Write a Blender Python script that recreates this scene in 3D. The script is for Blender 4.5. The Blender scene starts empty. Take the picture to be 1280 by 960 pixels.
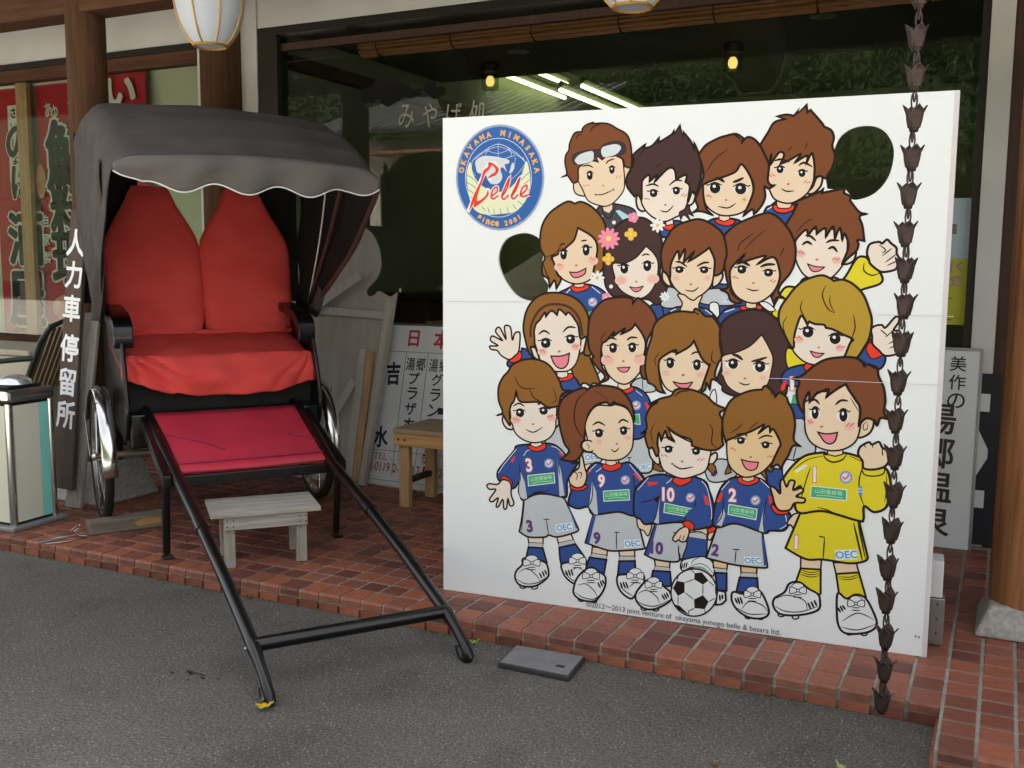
import bpy, bmesh, math, random
from mathutils import Vector, Matrix, noise
random.seed(7)
SC = bpy.context.scene
COL = SC.collection
R = math.radians
# ------------------------------------------------------------------ camera, world, sun
CAM_Z = 1.33
cam = bpy.data.cameras.new('camera'); camo = bpy.data.objects.new('camera', cam); COL.objects.link(camo)
YAW, PITCH, ROLL = R(26.2), R(6.84), R(0.44)
fw = Vector((-math.sin(YAW)*math.cos(PITCH), math.cos(YAW)*math.cos(PITCH), -math.sin(PITCH)))
rt = Vector((math.cos(YAW), math.sin(YAW), 0)); up = rt.cross(fw)
r2 = rt*math.cos(ROLL)+up*math.sin(ROLL); u2 = r2.cross(fw)
camo.matrix_world = Matrix(((r2.x,u2.x,-fw.x,0),(r2.y,u2.y,-fw.y,0),(r2.z,u2.z,-fw.z,CAM_Z),(0,0,0,1)))
cam.sensor_width = 36; cam.lens = 36*1250/1280; cam.clip_end = 2000; cam.clip_start = .05
SC.camera = camo
def project(p):
    d = Vector(p)-Vector((0,0,CAM_Z)); z = d.dot(fw)
    return (640+1250*d.dot(r2)/z, 480-1250*d.dot(u2)/z, z) if z > .05 else (-9e9, -9e9, z)
w = bpy.data.worlds.new('World'); SC.world = w; w.use_nodes = True
nt = w.node_tree; bg = nt.nodes['Background']
sky = nt.nodes.new('ShaderNodeTexSky'); sky.sky_type = 'NISHITA'; sky.sun_disc = False
SUN_EL, SUN_AZ = R(52), R(8)
sky.sun_elevation = SUN_EL; sky.sun_rotation = SUN_AZ; sky.dust_density = 5; sky.air_density = 1.0; sky.ozone_density = 1.0
hs = nt.nodes.new('ShaderNodeHueSaturation'); hs.inputs['Saturation'].default_value = .18
nt.links.new(sky.outputs[0], hs.inputs['Color']); nt.links.new(hs.outputs[0], bg.inputs[0]); bg.inputs[1].default_value = .15
sl = bpy.data.lights.new('sun', 'SUN'); sl.energy = 4.6; sl.angle = R(0.6); sl.color = (1, .965, .92)
so = bpy.data.objects.new('sun', sl); COL.objects.link(so)
sd = Vector((math.sin(SUN_AZ)*math.cos(SUN_EL), math.cos(SUN_AZ)*math.cos(SUN_EL), math.sin(SUN_EL)))
so.rotation_euler = sd.to_track_quat('Z', 'Y').to_euler(); so.location = (0, 14, 12)
vs = SC.view_settings; vs.view_transform = 'Standard'; vs.look = 'None'; vs.gamma = 1; vs.exposure = 2.2
SC.cycles.max_bounces = 8; SC.cycles.transparent_max_bounces = 12; SC.cycles.diffuse_bounces = 4
try: SC.cycles.use_denoising = True
except Exception: pass

# ------------------------------------------------------------------ helpers
def s2l(c):
    c = c/255
    return c/12.92 if c <= .04045 else ((c+.055)/1.055)**2.4
def rgb(h): return tuple(s2l(c) for c in h) if isinstance(h, tuple) else tuple(s2l(int(h[i:i+2], 16)) for i in (0, 2, 4))
MATS = {}
def mat(name, hexc, rough=.6, metal=0, var=.15, vs=6., bump=0., bs=60., grain=None, obrand=0., coat=0., spec=.28, hex2=None, emit=0, det=4., dirt=0.):
    """procedural surface: base colour broken up by noise, optional grain along one axis, fine relief"""
    if name in MATS: return MATS[name]
    m = bpy.data.materials.new(name); m.use_nodes = True; MATS[name] = m
    N = m.node_tree.nodes; Lk = m.node_tree.links.new; b = N['Principled BSDF']
    c = rgb(hexc); b.inputs['Roughness'].default_value = rough; b.inputs['Metallic'].default_value = metal
    b.inputs['Specular IOR Level'].default_value = spec; b.inputs['Coat Weight'].default_value = coat
    tc = N.new('ShaderNodeTexCoord'); mp = N.new('ShaderNodeMapping'); Lk(tc.outputs['Object'], mp.inputs[0])
    if grain: mp.inputs['Scale'].default_value = grain
    nz = N.new('ShaderNodeTexNoise'); nz.inputs['Scale'].default_value = vs; nz.inputs['Detail'].default_value = det; Lk(mp.outputs[0], nz.inputs['Vector'])
    cr = N.new('ShaderNodeValToRGB'); Lk(nz.outputs[0], cr.inputs[0])
    e = cr.color_ramp.elements; e[0].position = .3; e[1].position = .7
    c2 = rgb(hex2) if hex2 else tuple(min(1, x*(1+var)) for x in c)
    c1 = c if hex2 else tuple(x*(1-var) for x in c)
    e[0].color = (*c1, 1); e[1].color = (*c2, 1); out = cr.outputs[0]
    if dirt:
        n3 = N.new('ShaderNodeTexNoise'); n3.inputs['Scale'].default_value = 2.3; n3.inputs['Detail'].default_value = 7; Lk(tc.outputs['Object'], n3.inputs['Vector'])
        mr = N.new('ShaderNodeMapRange'); mr.inputs[1].default_value = .5; mr.inputs[2].default_value = .72; mr.inputs[3].default_value = 0; mr.inputs[4].default_value = dirt; Lk(n3.outputs[0], mr.inputs[0])
        mx = N.new('ShaderNodeMix'); mx.data_type = 'RGBA'; mx.inputs[7].default_value = (.10, .085, .07, 1); Lk(mr.outputs[0], mx.inputs[0]); Lk(out, mx.inputs[6]); out = mx.outputs[2]
    if obrand:
        oi = N.new('ShaderNodeObjectInfo'); mr = N.new('ShaderNodeMapRange'); Lk(oi.outputs['Random'], mr.inputs[0]); mr.inputs[3].default_value = 1-obrand; mr.inputs[4].default_value = 1+obrand
        mx = N.new('ShaderNodeVectorMath'); mx.operation = 'SCALE'; Lk(out, mx.inputs[0]); Lk(mr.outputs[0], mx.inputs['Scale']); out = mx.outputs[0]
    Lk(out, b.inputs['Base Color'])
    if emit: Lk(out, b.inputs['Emission Color']); b.inputs['Emission Strength'].default_value = emit
    if bump:
        n2 = N.new('ShaderNodeTexNoise'); n2.inputs['Scale'].default_value = bs; n2.inputs['Detail'].default_value = 5; Lk(mp.outputs[0], n2.inputs['Vector'])
        bp = N.new('ShaderNodeBump'); bp.inputs['Strength'].default_value = bump; bp.inputs['Distance'].default_value = .004; Lk(n2.outputs[0], bp.inputs['Height']); Lk(bp.outputs[0], b.inputs['Normal'])
    return m
class MB:
    """collects geometry for one mesh object"""
    def __init__(s): s.v = []; s.f = []; s.m = []; s.mi = 0
    def add(s, vs, fs, mi=None):
        o = len(s.v); s.v += [tuple(p) for p in vs]; s.f += [tuple(i+o for i in f) for f in fs]; s.m += [s.mi if mi is None else mi]*len(fs); return s
    def box(s, a, b, M=None, taper=0):
        x0, y0, z0 = a; x1, y1, z1 = b
        vs = [Vector(p) for p in ((x0,y0,z0),(x1,y0,z0),(x1,y1,z0),(x0,y1,z0),(x0,y0,z1),(x1,y0,z1),(x1,y1,z1),(x0,y1,z1))]
        if M: vs = [M @ p for p in vs]
        return s.add(vs, [(0,3,2,1),(4,5,6,7),(0,1,5,4),(1,2,6,5),(2,3,7,6),(3,0,4,7)])
    def tube(s, pts, r, n=10, cap=True, flat=None):
        P = [Vector(p) for p in pts]; k = len(P); rs = r if isinstance(r, (list, tuple)) else [r]*k
        vs = []; nrm = None
        for i in range(k):
            t = (P[min(i+1,k-1)]-P[max(i-1,0)]).normalized()
            if nrm is None:
                a = Vector((0,0,1)) if abs(t.z) < .9 else Vector((1,0,0)); nrm = t.cross(a).normalized()
            nrm = (nrm-t*nrm.dot(t)).normalized(); bi = t.cross(nrm)
            for j in range(n):
                q = 2*math.pi*j/n; vs.append(P[i]+(nrm*math.cos(q)+bi*math.sin(q)*(flat or 1))*rs[i])
        fs = [(i*n+j, i*n+(j+1)%n, (i+1)*n+(j+1)%n, (i+1)*n+j) for i in range(k-1) for j in range(n)]
        if cap: fs += [tuple(range(n-1,-1,-1)), tuple((k-1)*n+j for j in range(n))]
        return s.add(vs, fs)
    def loop(s, pts, r, n=8):
        P = [Vector(p) for p in pts]; k = len(P); vs = []
        for i in range(k):
            t = (P[(i+1)%k]-P[i-1]).normalized(); c = sum(P, Vector())/k; a = (P[i]-c); a = (a-t*a.dot(t)).normalized(); bi = t.cross(a)
            for j in range(n): q = 2*math.pi*j/n; vs.append(P[i]+(a*math.cos(q)+bi*math.sin(q))*r)
        return s.add(vs, [(i*n+j, i*n+(j+1)%n, ((i+1)%k)*n+(j+1)%n, ((i+1)%k)*n+j) for i in range(k) for j in range(n)])
    def lathe(s, prof, n=24, c=(0,0,0), ax=None):
        vs = []; k = len(prof); M = Matrix.Translation(c) @ (Vector((0,0,1)).rotation_difference(Vector(ax)).to_matrix().to_4x4() if ax else Matrix())
        for r, z in prof:
            for j in range(n): q = 2*math.pi*j/n; vs.append(M @ Vector((r*math.cos(q), r*math.sin(q), z)))
        fs = [(i*n+j, i*n+(j+1)%n, (i+1)*n+(j+1)%n, (i+1)*n+j) for i in range(k-1) for j in range(n)]
        if prof[0][0] > 1e-5: fs.append(tuple(range(n-1,-1,-1)))
        if prof[-1][0] > 1e-5: fs.append(tuple((k-1)*n+j for j in range(n)))
        return s.add(vs, fs)
    def prism(s, poly, d, M=None):
        """2D outline in local x,z (front at y=0) extruded to y=d"""
        n = len(poly); vs = [Vector((x, 0, z)) for x, z in poly]+[Vector((x, d, z)) for x, z in poly]
        if M: vs = [M @ p for p in vs]
        return s.add(vs, [tuple(range(n)), tuple(range(2*n-1, n-1, -1))]+[(i, n+i, n+(i+1)%n, (i+1)%n) for i in range(n)])
    def grid(s, rows):
        n = len(rows[0]); return s.add([p for r in rows for p in r], [(i*n+j, i*n+j+1, (i+1)*n+j+1, (i+1)*n+j) for i in range(len(rows)-1) for j in range(n-1)])
    def mesh(s, name, mats, smooth=False):
        me = bpy.data.meshes.new(name); me.from_pydata(s.v, [], s.f)
        for m in (mats if isinstance(mats, (list, tuple)) else [mats]): me.materials.append(m)
        me.polygons.foreach_set('material_index', s.m)
        bm = bmesh.new(); bm.from_mesh(me); bmesh.ops.remove_doubles(bm, verts=bm.verts, dist=1e-6) if smooth else None
        bmesh.ops.recalc_face_normals(bm, faces=bm.faces); bm.to_mesh(me); bm.free()
        if smooth:
            me.polygons.foreach_set('use_smooth', [True]*len(me.polygons)); me.set_sharp_from_angle(angle=R(smooth if smooth is not True else 40))
        return me
    def build(s, name, mats, parent=None, smooth=False, bevel=0, loc=None, rz=None):
        o = bpy.data.objects.new(name, s.mesh(name, mats, smooth)); COL.objects.link(o)
        if parent: o.parent = parent
        if loc: o.location = loc
        if rz is not None: o.rotation_euler.z = rz
        if bevel:
            md = o.modifiers.new('bevel', 'BEVEL'); md.width = bevel; md.segments = 2; md.limit_method = 'ANGLE'; md.angle_limit = R(40)
        return o
def tag(o, label=None, cat=None, group=None, kind=None):
    for k, v in (('label', label), ('category', cat), ('group', group), ('kind', kind)):
        if v: o[k] = v
    return o
def thing(name, label, cat, loc=(0,0,0), rz=0, group=None, kind=None):
    o = bpy.data.objects.new(name, None); COL.objects.link(o); o.location = loc; o.rotation_euler.z = rz; o.empty_display_size = .1
    return tag(o, label, cat, group, kind)
def box(name, a, b, m, parent=None, bevel=0, M=None): return MB().box(a, b, M).build(name, m, parent, bevel=bevel)
def spline(P, closed=True, n=6):
    """P: list of (x,y,corner) -> smooth polyline, sharp at corners"""
    k = len(P); out = []
    for i in range(k if closed else k-1):
        p1 = P[i]; p2 = P[(i+1) % k]
        p0 = P[i-1] if (closed or i > 0) else p1; p3 = P[(i+2) % k] if (closed or i+2 < k) else p2
        if p1[2]: p0 = p1
        if p2[2]: p3 = p2
        if p1[2] and p2[2]: out.append((p1[0], p1[1])); continue
        for q in range(n):
            t = q/n; t2 = t*t; t3 = t2*t
            out.append(tuple(.5*(2*p1[d]+(p2[d]-p0[d])*t+(2*p0[d]-5*p1[d]+4*p2[d]-p3[d])*t2+(3*p1[d]-p0[d]-3*p2[d]+p3[d])*t3) for d in (0, 1)))
    if not closed: out.append((P[-1][0], P[-1][1]))
    return out
def parse(s):
    return [(float(a.rstrip('!').split(',')[0]), float(a.rstrip('!').split(',')[1]), a.endswith('!')) for a in s.split()]
def ribbon(P, wd, closed, taper=False):
    n = len(P); vs = []; fs = []
    for i in range(n):
        a = Vector(P[i-1] if (closed or i) else P[0]); b = Vector(P[i]); c = Vector(P[(i+1) % n] if (closed or i < n-1) else P[-1])
        d1 = (b-a); d2 = (c-b)
        if d1.length < 1e-6: d1 = d2
        if d2.length < 1e-6: d2 = d1
        if d1.length < 1e-6: continue
        d1 = d1.normalized(); d2 = d2.normalized()
        n1 = Vector((-d1.y, d1.x)); n2 = Vector((-d2.y, d2.x)); m = n1+n2
        m = m.normalized() if m.length > 1e-3 else n1
        k = min(1/max(m.dot(n1), .3), 2.2)*wd/2
        if taper: t = i/(n-1); k *= .35+.65*min(1, 3.2*min(t, 1-t)+.05)
        vs += [b+m*k, b-m*k]
    q = len(vs)//2
    for i in range(q if closed else q-1):
        j = (i+1) % q; fs.append((2*i, 2*i+1, 2*j+1, 2*j))
    return vs, fs
_tc = {}
def text_mesh(t, bold=.02, res=3):
    """outline of a word as flat polygons (x right, y up), centred, unit height"""
    if (t, bold) in _tc: return _tc[(t, bold)]
    cu = bpy.data.curves.new('writing', 'FONT'); cu.body = t; cu.align_x = 'CENTER'; cu.offset = bold; cu.resolution_u = res
    ob = bpy.data.objects.new('writing', cu); COL.objects.link(ob)
    dg = bpy.context.evaluated_depsgraph_get(); dg.update(); me = bpy.data.meshes.new_from_object(ob.evaluated_get(dg))
    vs = [(v.co.x, v.co.y) for v in me.vertices]; fs = [tuple(p.vertices) for p in me.polygons]
    bpy.data.objects.remove(ob); bpy.data.curves.remove(cu); bpy.data.meshes.remove(me)
    if vs:
        x0 = min(v[0] for v in vs); x1 = max(v[0] for v in vs); y0 = min(v[1] for v in vs); y1 = max(v[1] for v in vs); h = (y1-y0) or 1
        vs = [((x-(x0+x1)/2)/h, (y-(y0+y1)/2)/h) for x, y in vs]
    _tc[(t, bold)] = (vs, fs); return vs, fs
def write(mb, t, cx, cz, h, y=0, ang=0, wd=1, bold=.02, mi=None):
    """flat print of a word on the local x,z face at depth y"""
    vs, fs = text_mesh(t, bold); c, s_ = math.cos(ang), math.sin(ang)
    mb.add([(cx+(x*wd*c-z*s_)*h, y, cz+(x*wd*s_+z*c)*h) for x, z in vs], fs, mi)
def write_fat(mb, t, cx, cz, h, y=0, ang=0, wd=1, fat=.03, mi=None):
    for k in range(8): a = k*math.pi/4; write(mb, t, cx+fat*h*math.cos(a), cz+fat*h*math.sin(a), h, y+.00001*k, ang, wd, .0, mi)
    write(mb, t, cx, cz, h, y-.00002, ang, wd, .0, mi)
def write_col(mb, chars, cx, z0, h, step, y=0, bold=.02, wd=1, mi=None, dx=0):
    for i, ch in enumerate(chars):
        if ch != ' ': write(mb, ch, cx+dx*i, z0-i*step, h*(.55 if ch in 'ーッ' else 1), y, 0, wd, bold, mi)
# ------------------------------------------------------------------ materials
M_plaster = mat('plaster', 'bcbab6', .9, var=.06, vs=3, bump=.15, bs=90, dirt=.08)
M_wood = mat('brown_wood', '4c3423', .75, spec=.12, var=.28, vs=9, bump=.25, bs=30, grain=(5, 5, .35))
M_woodx = mat('brown_wood_beam', '503526', .75, spec=.12, var=.28, vs=9, bump=.25, bs=30, grain=(.35, 5, 5))
M_wooddk = mat('dark_wood', '3d2a20', .6, var=.25, vs=9, bump=.2, bs=30, grain=(5, 5, .4))
M_frame = mat('bronze_frame', '2c2722', .4, metal=.3, var=.1)
M_black = mat('black_paint', '0d0c0c', .30, var=.25, vs=12, coat=.12, bump=.08, bs=40, spec=.35)
M_blackm = mat('black_matt', '121010', .7, var=.25, vs=10, bump=.1)
M_stone = mat('granite', 'a19f99', .85, var=.25, vs=60, bump=.5, bs=80, dirt=.3)
M_chrome = mat('chrome', 'c9c9c6', .18, metal=1, var=.08, vs=12, bump=.04, bs=30)
M_steel = mat('steel', '9a9a98', .35, metal=.9, var=.1)
M_white = mat('white_print', 'd4d7d9', .55, var=.012, vs=2, bump=.02, bs=200)
M_signw = mat('white_sign', 'c9cacb', .5, var=.03, vs=4, dirt=.06)
M_ink = mat('black_ink', '25262c', .6, var=.05)
M_redink = mat('red_ink', 'a8323c', .6, var=.05)
M_ply = mat('plywood', '9d968c', .8, var=.10, vs=5, bump=.2, bs=40, grain=(4, 4, .5), dirt=.25)
M_batten = mat('pale_batten', 'a8a39b', .8, var=.08, vs=7, bump=.2, bs=40, grain=(4, 4, 1))
M_tan = mat('tan_wood', 'ab8a62', .65, var=.2, vs=8, bump=.2, bs=40, grain=(6, 6, .5))
M_tanx = mat('tan_wood_rail', 'b08557', .65, var=.2, vs=8, bump=.2, bs=40, grain=(.5, 6, 6))
M_grey = mat('weathered_wood', '9c968d', .85, var=.25, vs=10, bump=.5, bs=40, grain=(.4, 7, 7), dirt=.2)
M_greyz = mat('weathered_wood_leg', '948e86', .85, var=.25, vs=10, bump=.5, bs=40, grain=(7, 7, .4), dirt=.2)
M_rust = mat('rusty_nail', '3b2a20', .8)

# ------------------------------------------------------------------ ground
M_asph = mat('asphalt', '55524e', .93, var=.5, vs=120, bump=1.0, bs=220, spec=.25, det=2)
N = M_asph.node_tree.nodes; Lk = M_asph.node_tree.links.new; bs_ = N['Principled BSDF']; src = bs_.inputs['Base Color'].links[0].from_socket
tc = N.new('ShaderNodeTexCoord')
n3 = N.new('ShaderNodeTexNoise'); n3.inputs['Scale'].default_value = 1.1; n3.inputs['Detail'].default_value = 6; Lk(tc.outputs['Object'], n3.inputs['Vector'])
mr = N.new('ShaderNodeMapRange'); Lk(n3.outputs[0], mr.inputs[0]); mr.inputs[1].default_value = .3; mr.inputs[2].default_value = .7; mr.inputs[3].default_value = .74; mr.inputs[4].default_value = 1.22
sc_ = N.new('ShaderNodeVectorMath'); sc_.operation = 'SCALE'; Lk(src, sc_.inputs[0]); Lk(mr.outputs[0], sc_.inputs['Scale'])
vo = N.new('ShaderNodeTexVoronoi'); vo.inputs['Scale'].default_value = 150; Lk(tc.outputs['Object'], vo.inputs['Vector'])
sep = N.new('ShaderNodeSeparateColor'); Lk(vo.outputs['Color'], sep.inputs[0])
g1 = N.new('ShaderNodeMath'); g1.operation = 'GREATER_THAN'; g1.inputs[1].default_value = .80; Lk(sep.outputs[0], g1.inputs[0])
md_ = N.new('ShaderNodeMath'); md_.operation = 'MULTIPLY_ADD'; md_.inputs[1].default_value = .36; md_.inputs[2].default_value = .05; Lk(sep.outputs[1], md_.inputs[0])
g2 = N.new('ShaderNodeMath'); g2.operation = 'LESS_THAN'; Lk(vo.outputs['Distance'], g2.inputs[0]); Lk(md_.outputs[0], g2.inputs[1])
g3 = N.new('ShaderNodeMath'); g3.operation = 'MULTIPLY'; Lk(g1.outputs[0], g3.inputs[0]); Lk(g2.outputs[0], g3.inputs[1])
g4 = N.new('ShaderNodeMath'); g4.operation = 'MULTIPLY'; g4.inputs[1].default_value = .6; Lk(g3.outputs[0], g4.inputs[0])
mx = N.new('ShaderNodeMix'); mx.data_type = 'RGBA'; Lk(g4.outputs[0], mx.inputs[0]); Lk(sc_.outputs[0], mx.inputs[6]); mx.inputs[7].default_value = (.36, .35, .33, 1)
# old seam and worn patches
n5 = N.new('ShaderNodeTexNoise'); n5.inputs['Scale'].default_value = 3.7; n5.inputs['Detail'].default_value = 9; Lk(tc.outputs['Object'], n5.inputs['Vector'])
mr5 = N.new('ShaderNodeMapRange'); Lk(n5.outputs[0], mr5.inputs[0]); mr5.inputs[1].default_value = .52; mr5.inputs[2].default_value = .68; mr5.inputs[3].default_value = 1; mr5.inputs[4].default_value = .80
sc5 = N.new('ShaderNodeVectorMath'); sc5.operation = 'SCALE'; Lk(sc_.outputs[0], sc5.inputs[0]); Lk(mr5.outputs[0], sc5.inputs['Scale']); Lk(sc5.outputs[0], mx.inputs[6])
# oily drips in front of the rickshaw
Lk(mx.outputs[2], bs_.inputs['Base Color'])
G = MB(); G.add([(-400,-400,0),(400,-400,0),(400,400,0),(-400,400,0)], [(0,1,2,3)])
tag(G.build('asphalt_ground', M_asph), kind='structure')
M_conc = mat('bounce_concrete', 'b2aea2', .9, var=.08, vs=.6, bump=.2, bs=80, dirt=.15)
tag(MB().add([(-60,-13.2,.004),(60,-13.2,.004),(60,.2,.004),(-60,.2,.004)], [(0,1,2,3)]).build('bounce_forecourt', M_conc), kind='structure')  # unseen pale ground, added to bounce light in under the eave
M_oil = mat('oil_stain', '232220', .8, var=.3, vs=40)
st = thing('oil_stains', 'small dark oil drips on the asphalt left of the rickshaw shaft', 'stain', (-2.3,2.33,.0015))
for i in range(11):
    cx, cy = random.gauss(0,.055), random.gauss(0,.025); r = random.uniform(.003,.011)
    MB().add([(cx+r*1.6*math.cos(a*.7)*random.uniform(.6,1.2), cy+r*.8*math.sin(a*.7)*random.uniform(.6,1.2), .0002*i) for a in range(9)], [tuple(range(9))]).build('drip', M_oil, st)

M_grit = mat('grit', '7a766f', .9, var=.5, vs=90)
gr = MB(); random.seed(21)
for i in range(260):
    x = random.uniform(-4.4, .0); y = random.uniform(1.7, 3.0) if random.random() < .5 else 3.0-abs(random.gauss(0,.10)); r = random.uniform(.0012,.0035)
    gr.lathe([(r,0),(r*.8,r*.6),(0,r*.9)], 5, (x, y, .0004))
tag(gr.build('loose_grit', M_grit), kind='stuff')

# ------------------------------------------------------------------ tiled porch
ED = 3.045; X0 = -.097; PT = .0962; HP = .065; SK = .010     # front edge (slightly skewed to the facade), pitch, height
def pe(x, y): return (x, y+SK*(x-X0)*(1 if y < 4.2 else (4.95-y)/.75), 0)
M_grout = mat('grout', '8f8a81', .9, var=.2, vs=18, bump=.4, bs=120, dirt=.5)
porch = MB(); porch.add([(-9,ED+.006+SK*(-9-X0),0),(X0-.004,ED+.006,0),(X0-.004,2.756,0),(3.4,2.756,0),(3.4,9.5,0),(-9,9.5,0)]+[(-9,ED+.006+SK*(-9-X0),.0605),(X0-.004,ED+.006,.0605),(X0-.004,2.756,.0605),(3.4,2.756,.0605),(3.4,9.5,.0605),(-9,9.5,.0605)],
    [(6,7,8,9,10,11)]+[(i,(i+1)%6,6+(i+1)%6,6+i) for i in range(6)])
porch = tag(porch.build('porch', M_grout), kind='structure')
M_tile = mat('terracotta_tile', '824e3c', .5, var=.18, vs=35, bump=.2, bs=150, obrand=.0, dirt=.4)
N = M_tile.node_tree.nodes; Lk = M_tile.node_tree.links.new; bs_ = N['Principled BSDF']; src = bs_.inputs['Base Color'].links[0].from_socket
at = N.new('ShaderNodeAttribute'); at.attribute_name = 'tint'
oi = N.new('ShaderNodeObjectInfo'); cr = N.new('ShaderNodeValToRGB'); e = cr.color_ramp.elements
e[0].position = 0; e[0].color = (.50,.50,.58,1); e[1].position = 1; e[1].color = (1.22,1.12,1.0,1); q = e.new(.25); q.color = (.78,.74,.80,1); q = e.new(.6); q.color = (1,1,1,1)
ad = N.new('ShaderNodeMath'); ad.operation = 'ADD'; Lk(oi.outputs['Random'], ad.inputs[0]); Lk(at.outputs['Fac'], ad.inputs[1]); fr = N.new('ShaderNodeMath'); fr.operation = 'FRACT'; Lk(ad.outputs[0], fr.inputs[0]); Lk(fr.outputs[0], cr.inputs[0])
mx = N.new('ShaderNodeMix'); mx.data_type = 'RGBA'; mx.blend_type = 'MULTIPLY'; mx.inputs[0].default_value = 1; Lk(src, mx.inputs[6]); Lk(cr.outputs[0], mx.inputs[7]); Lk(mx.outputs[2], bs_.inputs['Base Color'])
TW = PT-.011
def tile_mesh(kind):
    m = MB(); h = .0075; c = .003
    def top(x0, x1, y0, y1, z0, z1):
        m.add([(x0,y0,z0),(x1,y0,z0),(x1,y1,z0),(x0,y1,z0),(x0,y0,z1-c),(x1,y0,z1-c),(x1,y1,z1-c),(x0,y1,z1-c),(x0+c,y0+c,z1),(x1-c,y0+c,z1),(x1-c,y1-c,z1),(x0+c,y1-c,z1)],
          [(8,9,10,11)]+[(i,(i+1)%4,4+(i+1)%4,4+i) for i in range(4)]+[(4+i,4+(i+1)%4,8+(i+1)%4,8+i) for i in range(4)])
    if kind == 'flat': top(-TW/2, TW/2, -TW/2, TW/2, -.02, 0)
    elif kind == 'nose':
        # bullnose: top face, rounded lip, short face
        pr = [(TW/2,-.001),(TW/2-.002,0),(-TW/2-.006,0),(-TW/2-.014,-.003),(-TW/2-.018,-.010),(-TW/2-.018,-.031),(-TW/2,-.031),(TW/2,-.02)]
        n = len(pr); m.add([(-TW/2, y, z) for y, z in pr]+[(TW/2, y, z) for y, z in pr], [tuple(range(n)), tuple(range(2*n-1,n-1,-1))]+[(i,(i+1)%n,n+(i+1)%n,n+i) for i in range(n)])
    else: m.box((-TW/2,-.014,-.013),(TW/2,0,.013))
    return m
T_ME = {k: tile_mesh(k).mesh('tile', M_tile) for k in ('flat', 'nose', 'riser')}
tiles = []
for i in range(-70, 34):
    x = X0+(i+.5)*PT
    y_e = 2.75 if i >= 0 else ED
    rows = [(0,'nose')]+[(j,'flat') for j in range(1, 26)]
    for j, k in rows:
        y = y_e+.018+TW/2+.0+j*PT+(0 if i < 0 else .0)
        if i >= 0: y = 2.75+.018+TW/2+j*.0965
        if y > 4.93: continue
        p = pe(x, y) if i < 0 else (x, y, 0)
        tiles.append((k, (p[0], p[1], HP+random.uniform(-.0008,.0008))))
    p = pe(x, y_e+.006) if i < 0 else (x, y_e+.006, 0)
    tiles.append(('riser', (p[0], p[1]-.001, .0145)))
for j in range(3): tiles.append(('side', (X0, 2.80+j*PT, .0145)))
def vis(p):
    x, y, z = project(p)
    if not (-20 < x < 1300 and y < 975): return None
    return z
scored = []
for t in tiles:
    z = vis(t[1])
    if z is None: scored.append((99, t)); continue
    p = t[1]; hid = p[1] > 3.45 and -2.0 < p[0]*1 and p[0] < -.16 and project(p)[0] > 556 and project(p)[0] < 1165
    scored.append((z+(20 if hid else 0), t))
scored.sort(key=lambda a: a[0])
rest = MB()
def jit(): return random.uniform(-.004, .004)
tint = []
for n_, (z, (k, p)) in enumerate(scored):
    kk = 'riser' if k == 'side' else k
    if n_ < 300:
        o = bpy.data.objects.new('tile', T_ME[kk]); COL.objects.link(o); o.parent = porch; o.location = p; o.rotation_euler = (jit(), jit(), jit()+(-math.pi/2 if k == 'side' else 0))
    else:
        src_ = T_ME[kk]; rz = Matrix.Rotation(-math.pi/2 if k == 'side' else 0, 4, 'Z')
        M_ = Matrix.Translation(p) @ rz @ Matrix.Rotation(jit(),4,'X') @ Matrix.Rotation(jit(),4,'Y')
        rest.add([M_ @ v.co for v in src_.vertices], [tuple(f.vertices) for f in src_.polygons]); tint += [random.random()]*len(src_.polygons)
ro = rest.build('tile_field', M_tile, porch); ro['kind'] = 'stuff'
a_ = ro.data.attributes.new('tint', 'FLOAT', 'FACE'); a_.data.foreach_set('value', tint)
# moss and dust along the foot of the step
M_moss = mat('moss', '4a4a26', .95, var=.4, vs=60)
ms = MB()
for i in range(420):
    x = random.uniform(-4.6, -.1); y = ED+SK*(x-X0)-.005-abs(random.gauss(0,.010)); r = random.uniform(.002,.006)*(1 if random.random() < .8 else 1.8)
    if noise.noise((x*2.2, 3, 0)) < -.05: continue
    ms.lathe([(r,0),(r*.7,r*.5),(0,r*.7)], 5, (x, y, .0005))
tag(ms.build('moss', M_moss), kind='stuff')

# ------------------------------------------------------------------ shop building
FY = 4.95
shop = thing('shop_building', 'single storey shop front with white plaster, brown timber and a wide dark window', 'building', (-2.2,FY,0))
def sb(name, a, b, m, bevel=0, par=None):
    o = MB().box((a[0]+2.2,a[1]-FY,a[2]),(b[0]+2.2,b[1]-FY,b[2])).build(name, m, par or shop, bevel=bevel); return o
sb('plaster_wall', (-9,FY,2.695), (-4.57,FY+.12,3.3), M_plaster)
sb('plaster_wall', (-4.18,FY,2.737), (-.13,FY+.12,3.3), M_plaster)
sb('plaster_pier', (-4.655,FY-.012,HP), (-4.57,FY+.10,2.7), M_plaster)
sb('plaster_pier', (-4.30,FY-.012,HP), (-4.178,FY+.14,3.28), M_plaster)
sb('plaster_pier', (-.13,FY-.02,HP), (-.035,FY+.14,3.28), M_plaster)
sb('dark_wall', (-.033,FY-.01,HP), (3,FY+.14,3.3), M_wooddk)
sb('window_track', (-9,FY-.03,2.655), (-4.66,FY+.06,2.694), M_frame)
sb('window_rail', (-9,FY-.015,2.575), (-4.66,FY+.07,2.654), M_woodx)
sb('window_sill', (-9,FY-.03,.70), (-4.66,FY+.09,.79), M_woodx, .004)
sb('plinth_wall', (-9,FY,HP), (-4.66,FY+.1,.699), M_wooddk)
pc = MB().tube([(-4.435,FY-.03,HP),(-4.435,FY-.03,3.0)], .135, 20); pc.v = [(x+2.2,y-FY,z) for x,y,z in pc.v]; pc.build('corner_column', M_wood, shop, smooth=True)
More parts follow.
